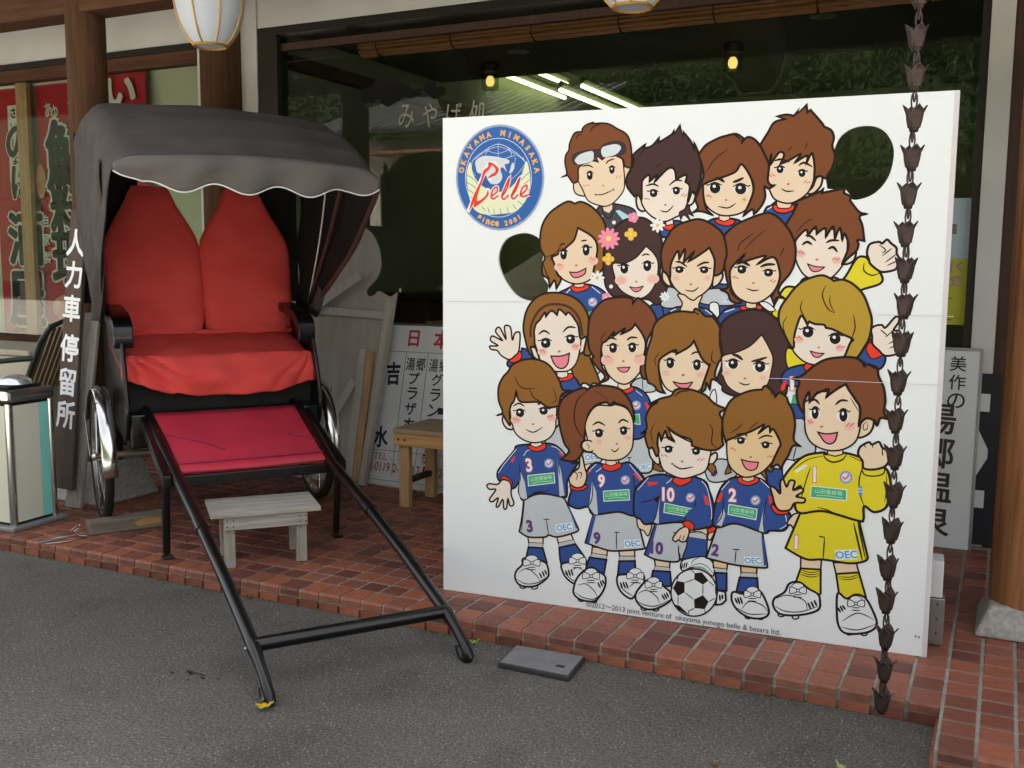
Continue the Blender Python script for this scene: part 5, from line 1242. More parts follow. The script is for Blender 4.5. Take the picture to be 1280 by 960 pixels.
('printed_figure',"""f|h2|7.1|508,922 545,953 569,954 588,914 608,874 621,838! 595,842 583,830! 559,841 534,826 515,875
f|bl|7.1|262,890 271,918 313,943 319,957 348,945 358,909 313,877
f|r|4.5|270,912 290,937 306,949 318,932 308,910 278,902
f|s1|6.5|190,960 196,948 219,945 235,928 267,913 290,928 306,948 310,1009 298,1016 288,1008 280,987 272,1032 254,1039 248,1028 254,989 231,1028 218,1028 214,1012 240,983 202,998 192,988 196,978 222,963
f|bl|7.1|447,848 515,863 547,829 590,796 467,789
f|r|4.5|450,860 509,873 517,859 497,846 460,844
f|s1|3.9|456,884! 496,883! 497,861! 475,854! 456,859!
f|s1|7.1|367,966 351,963 359,933 386,918
f|s1|7.1|544,1001 566,1004 570,977 542,946
f|s1|5.8|365,1047 367,987 383,939 396,904 428,881 472,878 503,885 528,911 540,953 545,1005 534,1057 506,1097 437,1110 394,1089 372,1065
f|h2|7.8|371,916! 345,945 332,986 323,1034 334,1093 362,1135 399,1157 443,1163 486,1158 529,1139 560,1105 574,1064 573,1006 587,949 557,946 565,1006 543,1001 534,1046 519,1070! 512,1080 496,1093 487,1084! 462,1103 453,1083! 431,1097 410,1076! 406,1090 387,1063! 372,1047 365,1022! 367,966 352,962 367,920
l|hb|9.3|352,999 353,1040 376,1088 412,1116 462,1121 505,1108 538,1069 550,1011
e|w|0|411,978,24.1,0.9,0.2,-15.8
e|e|0|411,978,18.8,0.7,0.2,-16.6
e|w|0|408,983,5.7,0.2,0.1,-5.0
l|k|5.5|385,985 411,996 436,987
l|k|3.9|390,986 378,989
e|w|0|506,996,22.0,0.8,0.2,-14.5
e|e|0|506,996,17.2,0.6,0.2,-15.2
e|w|0|503,1001,5.2,0.2,0.1,-4.6
l|k|5.5|482,1002 506,1012 529,1004
l|k|3.9|525,1005 536,1009
l|k|7.0|382,1010 404,1024 427,1012
l|k|7.0|476,1021 497,1040 525,1039
f|pk|5.2|432,933! 471,935 502,946! 497,910 481,891 459,892 442,909
e|n|0|463,951,6.2,0.2,0.1,-4.1
e|c1|0|399,947,18.9,0.8,0.2,-14.3
e|c2|0|399,947,13.2,0.5,0.1,-9.8
e|c1|0|526,970,18.4,0.7,0.2,-14.1
e|c2|0|526,970,12.9,0.5,0.2,-9.7
l|b|2.9|388,955 399,946
l|b|2.9|399,956 409,945
l|b|2.9|514,969 525,978
l|b|2.9|525,968 535,977"""),
('printed_figure',"""f|g|6.5|713,669 791,663 816,595 806,533 704,545 697,609
l|k|3.9|724,581 742,582
l|k|3.9|732,581 733,559
f|pw|0|762,558! 810,567! 813,545! 764,536!
t|lb|16.9|787,552,10.7,0.020,,1.00|OEC
f|bl|7.1|662,818 692,832 745,836 787,814 807,774 802,734 782,661 720,655 658,718
e|bd|0|754,771,17.6,1.1,0.4,-17.4
e|bg|0|754,771,12.7,0.8,0.3,-12.5
l|r|4.1|745,772 752,766 763,779
e|w|0|750,776,4.4,0.3,0.1,-3.5
f|gr|0|745,737! 766,741! 770,704! 744,705!
l|w|2.3|745,737! 766,741! 770,704! 744,705!
f|r|0|785,780 792,783 808,759 800,744
l|w|2.3|752,823 775,807
f|r|4.5|682,833 733,838 744,825 716,811 685,821
f|s2|3.9|685,860! 730,859! 731,833! 707,823! 686,830!
f|s2|6.5|595,943 618,933 634,909 609,919
f|s2|5.8|622,985 627,939 640,891 668,858 704,844 733,855 766,893 778,945 781,996 767,1041 740,1069 699,1056 652,1026
f|h1|7.8|594,937! 575,971 571,1029 579,1082 602,1117 632,1141 673,1150 715,1151 735,1142! 733,1129! 750,1149 767,1141 797,1116 819,1077 811,1048 788,1002 785,957 802,876! 779,867 766,898 779,956 783,991 770,1024 743,1059! 729,1040 693,1021! 706,1042 663,1011! 667,1028 641,997 625,985 621,956 625,903 651,863 618,844! 637,869 610,897 588,925
l|k|3.1|629,985 620,1002 640,1032
e|w|0|665,970,18.3,0.7,0.3,-15.4
e|e|0|665,970,14.3,0.5,0.3,-16.2
e|w|0|663,975,4.3,0.2,0.1,-4.9
l|k|5.5|646,977 665,987 684,978
l|k|3.9|649,978 640,981
e|w|0|735,975,18.0,0.7,0.3,-15.3
e|e|0|735,975,14.1,0.5,0.4,-16.1
e|w|0|733,979,4.2,0.2,0.1,-4.8
l|k|5.5|716,981 735,991 754,983
l|k|3.9|750,983 759,988
l|k|7.0|643,1001 659,1007 678,1001
l|k|7.0|714,1000 730,1011 754,1010
f|pk|3.9|682,901! 705,904 728,906! 718,890 703,887 691,891
e|n|0|703,926,5.3,0.2,0.1,-3.5
e|c1|0|648,928,26.3,1.1,0.4,-20.4
e|c2|0|648,928,18.4,0.8,0.3,-14.0
e|c1|0|761,933,24.5,1.0,0.5,-19.3
e|c2|0|761,933,17.2,0.7,0.3,-13.2
l|b|2.9|633,942 645,935
l|b|2.9|642,944 655,937
l|b|2.9|746,943 757,951
l|b|2.9|758,945 771,953"""),
('printed_figure',"""f|s2|5.8|833,936 836,885 854,844 883,826 940,823 979,840 998,881 1006,921 986,965 951,1019 924,996 868,966
f|h2|7.8|795,854! 783,899 787,957 803,1014 808,1048 827,1077 864,1098 904,1107 946,1104! 954,1117 971,1109 988,1093 1013,1092! 1039,1055 1041,1000 1049,956 1037,933 1027,894 1038,871! 1017,876 1012,841! 999,864 996,841 983,840 1007,921 1004,926 981,948 952,1007! 935,985 892,959! 890,973 862,960 834,936 832,901 842,845 855,821! 837,824 824,831! 818,844
l|k|3.1|833,964 817,935 823,912
l|k|3.9|1017,977 1015,943 1035,928
l|k|4.7|949,1106 968,1097
e|w|0|872,926,17.5,0.8,0.4,-16.2
e|e|0|872,926,13.7,0.6,0.5,-17.0
e|w|0|869,931,4.1,0.2,0.1,-5.1
l|k|5.5|853,933 871,944 890,934
l|k|3.9|856,934 847,938
e|w|0|965,923,17.2,0.8,0.5,-16.0
e|e|0|965,923,13.4,0.6,0.5,-16.8
e|w|0|963,928,4.0,0.2,0.2,-5.1
l|k|5.5|947,930 965,941 983,932
l|k|3.9|980,932 988,937
l|k|6.3|875,966 892,965
l|k|6.3|943,959 958,968 973,967
f|pk|4.5|884,862! 916,857 951,864! 939,846 923,839 899,847
e|n|0|918,887,5.7,0.3,0.1,-4.0
e|c1|0|858,891,16.0,0.8,0.3,-12.7
e|c2|0|858,891,11.2,0.5,0.2,-8.8
e|c1|0|977,891,15.6,0.8,0.4,-12.6
e|c2|0|977,891,11.0,0.5,0.3,-8.7"""),
('printed_figure',"""f|h0|7.8|1054,856 1036,877 1049,923 1050,967 1040,1022 1044,1067 1070,1095 1108,1112 1151,1119 1193,1112 1232,1083 1259,1046 1270,1003 1270,944 1269,889 1262,834 1215,829 1161,828 1096,825 1057,839
f|s2|5.2|1050,931 1055,890 1073,856 1106,835 1139,834 1171,844 1204,869 1215,914 1219,958 1204,995 1179,1036! 1144,998 1102,975 1053,959
e|w|0|1086,933,24.0,1.1,0.6,-16.6
e|w|0|1180,927,26.7,1.2,0.6,-17.6
e|e|0|1088,933,16.3,0.7,0.6,-16.6
e|w|0|1085,938,4.9,0.2,0.2,-5.0
l|k|5.5|1065,939 1087,950 1110,941
l|k|3.9|1070,940 1059,944
e|e|0|1178,927,17.1,0.8,0.6,-17.6
e|w|0|1175,932,5.1,0.2,0.2,-5.3
l|k|5.5|1154,934 1177,945 1201,936
l|k|3.9|1196,936 1207,941
l|k|10.2|1083,965 1102,961 1120,948
l|k|8.6|1148,944 1173,951 1200,961
l|k|4.7|1108,872 1130,864 1147,869
e|n|0|1129,886,4.9,0.2,0.1,-3.3
e|c1|0|1066,901,14.2,0.7,0.4,-11.6
e|c2|0|1066,901,10.0,0.5,0.3,-8.0
e|c1|0|1188,891,13.9,0.7,0.4,-11.4
e|c2|0|1188,891,9.7,0.5,0.3,-7.9"""),
('printed_figure',"""f|y|4.5|1266,994 1332,951 1325,929 1269,929
f|bl|7.1|1257,871 1260,918 1320,941 1361,936 1374,877
f|r|3.9|1319,934 1335,951 1347,941 1331,921
f|r|0|1252,872 1267,889 1260,856 1249,853
t|nw|46.3|1284,876,3.0,0.050,rd,1.00|1
f|gr|0|1287,841! 1313,837! 1315,802! 1282,807!
l|w|2.3|1287,841! 1282,807! 1315,802!
f|bl|3.9|1270,802 1310,804 1327,767 1290,762
f|bl|7.1|1444,961 1489,1011 1518,1032 1530,1023 1566,987 1570,961 1558,939 1533,931 1483,942
f|r|3.9|1511,1001 1524,1021 1571,987 1555,978 1531,969 1517,985
f|s1|7.1|1527,1043 1523,1064 1536,1076 1555,1079 1566,1071 1593,1105 1605,1104 1604,1088 1591,1064 1608,1062 1614,1046 1610,1031 1613,1005 1604,988 1570,981 1548,999 1530,1017
l|k|3.9|1551,1065 1574,1045
l|k|3.9|1567,1040 1595,1067
l|k|3.9|1578,1019 1608,1041
l|k|3.9|1581,1006 1609,1018
f|s1|5.8|1283,1062 1280,1008 1287,980 1324,949 1371,941 1422,948 1449,983 1460,1015 1464,1036 1456,1088 1344,1107 1303,1106
f|h3|7.8|1232,1104 1239,1131 1259,1163 1283,1196 1313,1220 1359,1235 1384,1229 1402,1218! 1430,1222 1460,1209 1492,1178 1513,1132 1524,1090 1519,1038 1505,1006 1481,968 1441,955! 1460,1015 1469,1030 1438,1045 1407,1060 1384,1065! 1376,1075 1350,1076 1330,1084! 1325,1073! 1313,1095 1303,1101 1293,1073 1285,1035 1284,996 1270,1008 1253,1040 1236,1071
l|k|3.9|1378,1203 1368,1171 1386,1129 1409,1114
l|k|3.1|1393,1171 1393,1145 1409,1114
l|k|3.9|1306,1154 1302,1122 1324,1084
l|k|3.1|1259,1099 1247,1072 1256,1040
l|k|3.9|1467,1110 1474,1068 1464,1031
e|w|0|1328,1049,22.4,0.7,0.7,-16.8
e|e|0|1328,1049,17.5,0.6,0.7,-17.7
e|w|0|1325,1054,5.3,0.2,0.2,-5.3
l|k|5.5|1304,1056 1327,1067 1351,1057
l|k|3.9|1308,1057 1297,1061
e|w|0|1414,1030,21.9,0.8,0.7,-16.6
e|e|0|1414,1030,17.2,0.6,0.8,-17.5
e|w|0|1411,1035,5.2,0.2,0.2,-5.3
l|k|5.5|1391,1037 1413,1048 1437,1039
l|k|3.9|1433,1039 1444,1044
f|pk|3.9|1338,987! 1359,982 1381,981! 1370,970 1360,967 1348,971
e|n|0|1364,1000,4.1,0.2,0.1,-3.2
e|c1|0|1301,1024,15.5,0.5,0.5,-12.9
e|c2|0|1301,1024,10.9,0.4,0.4,-8.9
e|c1|0|1430,1000,15.1,0.6,0.6,-12.7
e|c2|0|1430,1000,10.6,0.4,0.4,-8.8
l|b|2.9|1287,1030 1300,1029
l|b|2.9|1298,1036 1311,1024
l|b|2.9|1420,1000 1432,1008
l|b|2.9|1432,1002 1447,1006"""),
('printed_figure',"""f|s1|5.8|347,256! 410,260! 409,230! 352,227!
f|g|2.6|352,228! 409,232! 409,213! 351,210!
f|bl|7.1|351,210! 409,213! 426,158! 399,143! 346,142! 341,161!
f|s1|5.8|461,269! 518,281! 529,256! 470,237!
f|g|2.6|470,240! 529,259! 536,243! 473,220!
f|bl|7.1|473,222! 536,243! 570,201! 520,155! 482,158! 477,178!
e|w|5.2|331,56,13.1,1.7,0.1,-8.2
e|w|5.2|377,59,13.0,1.7,0.1,-8.2
f|w|7.8|328,160 353,172 379,172 398,165 423,155 432,129 429,103 386,66 341,56 311,63 298,87 304,113 327,139
l|k|3.9|311,107 347,127 379,109 401,86
l|k|3.9|304,80 341,67 386,76 428,105
e|w|2.9|365,164,24.7,3.0,0.2,-16.3
f|w|3.2|332,160! 346,161 365,152! 383,165 398,167! 396,142 365,147! 333,135
e|w|2.9|365,150,5.9,0.7,0.1,-5.6
l|k|3.9|349,132 381,136
l|k|3.9|345,123 383,126
l|k|7.0|396,116 407,97
l|k|7.0|407,125 417,103
l|k|7.0|417,130 426,112
f|w|7.8|484,160 520,176 545,206 570,196 579,181 578,147 559,118 534,93 502,111 487,135
l|k|3.9|520,139 545,155 571,146
l|k|3.9|495,130 521,108 546,99
e|w|2.9|545,193,23.8,2.8,0.3,-16.0
f|w|3.2|513,189! 527,190 545,181! 562,194 577,196! 575,171 545,176! 515,165
e|w|2.9|545,180,5.6,0.7,0.1,-5.5
l|k|3.9|529,162 561,165
l|k|3.9|526,153 563,156
l|k|7.0|499,139 509,118
l|k|7.0|510,143 519,118
l|k|7.0|520,146 529,121
f|g|7.1|330,388! 389,417 478,415 499,395! 547,301! 537,288 468,262 431,265 417,256 352,249 314,265! 325,329
l|k|3.9|409,322 435,326
l|k|3.9|421,323 431,265
l|k|3.9|334,385 322,266
t|pu|48.6|355,291,9.8,0.050,,0.90|3
f|pw|0|457,308! 522,323! 526,294! 461,279!
t|lb|22.1|491,301,12.8,0.020,,1.00|OEC
l|bl|5.2|507,384 540,302
f|bl|7.8|224,486 251,525 290,572 300,591 348,601 425,610 463,600 495,570 520,544 542,549 518,511 506,486 500,473 500,421 478,415 389,421 331,389 317,401 310,425 314,457 285,428 232,452
f|g|0|317,494! 334,458! 344,397! 330,391! 315,401! 311,425!
f|g|0|462,555! 477,508! 491,421! 472,416!
l|w|2.3|300,579 251,519 228,483
l|w|2.3|438,601 463,594 489,569
f|r|0|294,554! 296,548! 284,525! 276,532!
f|r|0|463,582! 498,570! 479,565!
l|w|2.3|329,556 342,576 368,584
l|k|3.9|313,524 317,457
l|k|3.9|464,555 471,495
l|k|3.1|363,419 389,426 440,437
f|r|4.5|346,595 368,601 412,609 414,591 381,576 352,583
f|s1|3.9|356,614! 399,617! 400,602! 377,592! 358,597!
t|nw|50.4|350,523,8.5,0.030,rd,0.85|3
e|bd|0|429,536,19.0,1.6,0.2,-18.3
e|bg|0|429,536,13.7,1.1,0.2,-13.1
l|r|4.1|420,537 427,531 439,544
e|w|0|425,542,4.8,0.4,0.0,-3.7
f|gr|0|346,483! 449,502! 453,465! 349,444!
l|w|2.9|346,483! 449,502! 453,465! 349,444! 346,483!
t|gl|16.2|399,478,10.7,0.000,,1.00|山田養蜂場
l|gl|1.7|365,456 400,465 443,471
f|r|4.5|237,456 248,474 276,462 286,445 272,433 262,454
f|s1|6.5|180,429 192,438 225,439 244,458 271,454 280,435 280,405 291,374 285,362 275,363 267,387 262,352 251,348 246,382 229,354 219,354 227,386 204,370 192,373 196,386 217,418 192,417
f|s1|7.1|247,701 243,679 260,655 286,656 273,696
f|s1|6.5|449,705 469,700 456,672
f|s1|5.8|271,773 276,700 283,670 296,639 329,616 374,609 425,627 451,663 454,699 453,753 410,769 366,778 308,793 292,792
f|h2|7.8|222,702! 243,715 227,758 226,807 242,844 265,870 281,894 319,913 364,919 409,909 440,884 466,843 478,813 511,810! 476,795 467,766 462,752 423,744 385,761 314,759 297,797! 289,761 276,742 271,712 274,668 257,686 243,706
l|k|3.9|291,853 307,820 333,808 375,812
l|k|3.9|349,813 366,778 401,761
l|k|3.1|441,818 454,777 436,758
e|w|0|313,715,21.5,1.4,0.1,-13.9
e|e|0|313,715,16.8,1.1,0.1,-14.6
e|w|0|310,720,5.0,0.3,0.0,-4.4
l|k|5.5|290,721 313,731 336,723
l|k|3.9|294,722 283,725
e|w|0|406,729,21.1,1.3,0.2,-12.6
e|e|0|406,729,16.5,1.0,0.2,-13.3
e|w|0|404,733,4.9,0.3,0.0,-4.0
l|k|5.5|384,734 406,743 428,737
l|k|3.9|424,737 435,741
l|k|6.3|284,739 308,752 331,742
l|k|6.3|381,753 393,755
l|k|4.7|335,657 367,648 403,670
e|n|0|365,678,5.8,0.4,0.0,-3.6
e|c1|0|297,689,20.7,1.4,0.1,-15.6
e|c2|0|297,689,14.5,1.0,0.1,-10.7
e|c1|0|436,707,18.9,1.2,0.2,-14.4
e|c2|0|436,707,13.2,0.9,0.1,-9.9
l|b|2.9|283,697 296,689
l|b|2.9|297,696 310,687
l|b|2.9|421,706 431,716
l|b|2.9|431,707 443,718"""),
('printed_figure',"""f|s2|5.8|601,240! 659,239! 657,213! 599,215!
f|g|2.6|601,217! 657,214! 656,198! 591,199!
f|bl|7.1|591,199! 656,198! 647,142! 621,130! 576,148!
f|s2|5.8|701,241! 760,246! 761,222! 704,216!
f|g|2.6|704,217! 760,223! 763,204! 703,197!
f|bl|7.1|703,198! 762,206! 765,170! 743,148! 699,142!
f|w|7.8|699,143 731,153 754,171 791,161 798,138 793,113 769,84 751,64 720,78 700,107
l|k|3.9|744,107 768,128 792,119
l|k|3.9|707,105 732,87 757,75
e|w|2.9|764,164,22.8,2.8,0.4,-15.7
f|w|3.2|734,160! 747,160 764,152! 780,164 795,166! 793,142 764,147! 735,136
e|w|2.9|764,150,5.4,0.7,0.1,-5.4
l|k|3.9|749,133 779,137
l|k|3.9|746,124 781,127
l|k|7.0|709,120 718,98
l|k|7.0|719,124 729,99
l|k|7.0|729,125 739,99
e|w|5.2|563,36,12.5,1.7,0.1,-8.1
e|w|5.2|610,38,12.4,1.7,0.1,-8.0
f|w|7.8|571,146 602,162 633,147 653,131 651,94 634,60 610,35 560,35 533,54 534,85 546,117
l|k|3.9|546,87 578,97 609,77 623,54
l|k|3.9|537,61 566,45 610,43 637,68
e|w|2.9|598,143,23.6,2.9,0.3,-16.0
f|w|3.2|566,139! 580,139 598,131! 615,144 630,146! 628,121 598,126! 568,115
e|w|2.9|598,129,5.6,0.7,0.1,-5.5
l|k|3.9|582,111 614,115
l|k|3.9|579,102 616,106
l|k|7.0|624,109 635,89
l|k|7.0|633,117 643,96
l|k|7.0|641,121 649,106
f|g|7.1|603,363! 695,383 763,376! 795,264! 789,253 699,236 656,234 574,252!
l|k|3.9|682,302 703,305
l|k|3.9|691,303 692,240
t|pu|47.4|618,274,0.4,0.050,,0.90|9
f|pw|0|719,278! 781,288! 783,260! 721,249!
t|lb|21.6|751,269,9.4,0.020,,1.00|OEC
f|bl|0|598,353! 613,358! 589,249! 578,252!
f|bl|7.8|507,392 516,438 519,457 565,462 577,522 607,553 644,549 704,558 740,561 791,504 760,467 759,376 696,380 604,361 582,387 542,377
f|g|0|596,482! 612,447! 620,363! 607,362! 586,387!
l|k|3.9|599,494 597,422 582,387
l|k|3.9|749,531 754,466
f|r|0|577,516! 596,525! 574,504!
f|r|0|746,526! 757,526! 783,504! 774,499!
l|w|2.3|610,548 583,520
l|w|2.3|734,558 783,504
l|w|2.3|638,542 610,519
f|r|4.5|633,548 656,553 699,559 701,542 668,527 638,532
f|s2|3.9|646,573! 684,576! 685,554! 665,546! 647,551!
t|nw|47.9|631,488,1.2,0.030,rd,0.85|9
e|bd|0|720,499,17.9,1.6,0.4,-17.8
e|bg|0|720,499,12.9,1.1,0.3,-12.8
l|r|4.1|711,500 718,493 729,507
e|w|0|716,504,4.5,0.4,0.1,-3.6
f|gr|0|639,451! 734,466! 737,428! 642,414!
l|w|2.9|639,451! 734,466! 737,428! 642,414! 639,451!
t|gl|15.3|688,444,8.9,0.000,,1.00|山田養蜂場
l|gl|1.7|657,425 689,432 728,434
f|r|4.5|512,461 540,454 574,468 576,457 547,444 517,447
f|s2|6.5|512,495 524,512 545,530 548,568 557,573 568,530 576,504 566,467 540,454 515,464 507,486
l|k|3.9|515,496 527,512 540,501 534,482
l|k|3.9|540,510 555,511 552,490
f|h1|8.4|476,555! 506,587 487,617 468,682 463,736 478,778 516,807 559,823 571,816! 596,832 644,835 692,826 722,798 742,759 747,715 720,760 681,774 672,779! 659,768 645,776! 609,765 579,731 568,683 564,635 563,599 540,561 515,550
f|s2|5.8|566,683 575,636 562,632 550,613 563,592 600,587 619,572 661,566 709,577 740,611 746,659 743,718 720,757 681,769 659,764 609,761 580,728
e|s2|5.2|580,612,24.3,-6.7,-6.8,-19.6
f|s2|0|593,637! 624,639! 625,586! 600,589!
l|k|3.1|572,621 582,612 580,600
l|k|4.7|572,815 535,776 524,716 537,669 572,629
l|k|2.3|596,815 620,804 657,783
e|w|0|619,661,19.4,1.4,0.3,-13.5
e|e|0|619,661,15.2,1.1,0.3,-14.2
e|w|0|616,666,4.6,0.3,0.1,-4.3
l|k|5.5|598,666 619,676 639,669
l|k|3.9|602,667 592,670
e|w|0|710,676,17.5,1.2,0.3,-13.4
e|e|0|710,676,13.7,1.0,0.3,-14.1
e|w|0|708,680,4.1,0.3,0.1,-4.2
l|k|5.5|692,681 710,691 729,684
l|k|3.9|725,684 734,688
l|k|7.0|594,689 616,702 642,691
l|k|7.0|689,702 706,717 729,708
l|k|4.7|664,608 679,599 695,615
e|n|0|686,628,5.4,0.4,0.1,-3.5
e|c1|0|618,630,15.8,1.2,0.2,-12.3
e|c2|0|618,630,11.1,0.8,0.2,-8.5
e|c1|0|727,653,15.4,1.1,0.3,-12.2
e|c2|0|727,653,10.8,0.8,0.2,-8.4"""),
('printed_figure',"""f|s2|5.8|833,223! 889,223! 889,196! 837,195!
f|g|2.6|837,197! 889,197! 891,181! 830,178!
f|bl|7.1|829,178! 891,182! 897,131! 867,123! 821,133!
e|w|5.2|800,35,11.9,1.7,0.2,-7.9
e|w|5.2|842,38,11.8,1.6,0.2,-7.8
f|w|7.8|807,139 842,152 873,123 892,108 896,78 845,40 803,34 773,55 768,85 789,119
l|k|3.9|775,86 808,103 844,84 856,61
l|k|3.9|773,59 803,47 845,50 891,78
e|w|2.9|832,139,22.4,2.9,0.4,-15.6
f|w|3.2|802,135! 815,136 832,128! 849,140 863,142! 861,118 832,122! 804,111
e|w|2.9|832,126,5.3,0.7,0.1,-5.4
l|k|3.9|818,108 847,112
l|k|3.9|815,100 849,103
l|k|7.0|863,95 875,76
l|k|7.0|871,100 883,80
l|k|7.0|879,105 889,87
f|g|7.1|833,351! 924,365 971,354 961,288 929,230 922,251 917,222 841,220 797,234!
l|k|4.7|918,283 921,242
f|bl|0|832,342! 840,346! 814,233! 800,235!
t|pu|47.6|841,263,-0.5,0.050,,0.90|10
l|k|3.1|896,325 920,331
f|s2|5.2|769,369 807,373 821,350 809,304 791,321 771,331
f|r|3.9|803,370 823,375 830,352 808,347
f|bl|4.7|936,240 947,280 955,325 1015,327 1019,305 1013,249 964,231
f|g|1.9|956,333! 1015,336! 1016,313! 954,316!
f|s2|4.2|958,332 963,353 979,368 1001,369 1014,358 1018,332 994,339 973,338
f|w|5.1|928,201 933,227 964,241 997,250 1025,247 1046,224 1045,188 1035,189 1006,211 965,206 940,192
l|k|2.8|964,218 976,237 995,247
l|k|2.8|957,207 993,224 1022,217 1043,194
f|g2|0|969,202 993,215 1018,208 1035,189 1006,194
l|k|5.0|935,219 931,195
l|k|5.0|943,222 939,198
l|k|5.0|951,225 947,203
f|bl|7.8|755,460 775,492 804,518 850,531 891,527 960,533 1006,519 1019,491 1035,446 1040,372 965,343 936,349 964,375 837,350 831,355 796,345 778,362 755,377
f|g|0|849,463! 845,410! 846,352! 828,355! 836,397!
l|k|3.9|849,469 836,385 825,355
l|k|3.9|967,474 974,423 941,373
l|k|3.9|776,421 823,437
f|k|0|823,440! 849,457! 838,427!
f|r|0|801,500! 839,503! 834,494! 804,484!
f|r|0|1001,472! 1013,467! 1025,436! 1008,438!
l|w|2.3|804,515 766,467
l|w|2.3|994,520 1015,490 1032,405 1022,364
l|w|2.3|891,520 869,500
l|k|3.1|963,439 998,402 1021,398
t|nw|50.3|877,461,1.4,0.030,rd,0.80|10
e|bd|0|956,457,17.1,1.6,0.5,-17.4
e|bg|0|956,457,12.3,1.2,0.4,-12.5
l|r|4.1|948,458 955,452 965,465
e|w|0|953,462,4.3,0.4,0.1,-3.5
f|gr|0|865,429! 961,418! 959,388! 863,395!
l|w|2.9|865,429! 961,418! 959,388! 863,395! 865,429!
t|gl|14.0|912,412,-6.4,0.000,,1.00|山田養蜂場
l|gl|1.7|877,402 912,400 950,395
f|bl|0|938,391 986,431 1033,378 982,349 939,359
l|k|4.7|941,389 937,365 945,354
f|s2|5.8|897,302 908,324 925,343 948,353 955,333 946,303 935,296 926,297 917,301 908,294
l|k|3.1|926,320 920,300
l|k|3.1|938,321 933,300
f|r|3.9|931,361 950,375 972,359 965,340 953,346
f|r|4.5|891,517 908,527 951,531 956,517 921,496 896,504
f|s1|7.1|804,620 808,594 826,571 842,567 840,597 819,620
f|s1|7.1|1039,624 1043,602 1021,576 1015,604
f|h2|4.5|826,568 819,547! 845,541 859,545 841,562
f|h2|4.5|1021,583 1014,565 1034,545! 1038,558 1045,552! 1037,578
f|s1|5.8|837,672 836,620 843,584 856,550 885,533 926,523 971,537 1006,558 1018,600 1017,634 962,650 898,677 863,697 853,667
f|h2|7.8|775,672! 794,692 790,733 806,768 829,787 802,779! 838,799 878,813 889,831 911,839 951,837 996,822 1031,793 1071,778! 1048,762 1059,733 1058,682 1064,653! 1041,634 1002,631 955,642! 950,663 904,677 868,701! 893,652! 870,663 861,687 847,651! 838,678 833,643 839,613 831,595 816,624 801,622 788,663 791,679
l|k|3.1|822,712 809,676 821,636
l|k|3.9|1011,724 1025,703 1024,657 1044,641
l|k|5.5|889,811 911,829 940,833
e|w|0|874,622,18.4,1.4,0.3,-11.5
e|e|0|874,622,14.4,1.1,0.3,-12.1
e|w|0|872,625,4.3,0.3,0.1,-3.6
l|k|5.5|854,626 874,634 893,629
l|k|3.9|858,626 848,629
e|w|0|971,622,18.1,1.4,0.3,-10.9
e|e|0|971,622,14.1,1.1,0.3,-11.4
e|w|0|969,625,4.2,0.3,0.1,-3.4
l|k|5.5|952,626 971,634 990,629
l|k|3.9|987,629 996,633
l|k|6.3|852,660 876,666 897,655
l|k|5.5|887,573 919,557 963,568
l|k|3.9|884,570 891,575
e|n|0|923,583,5.1,0.4,0.1,-3.5
l|b|2.9|847,603 857,595
l|b|2.9|857,605 872,594
l|b|2.9|976,592 986,600
l|b|2.9|986,590 1001,601"""),
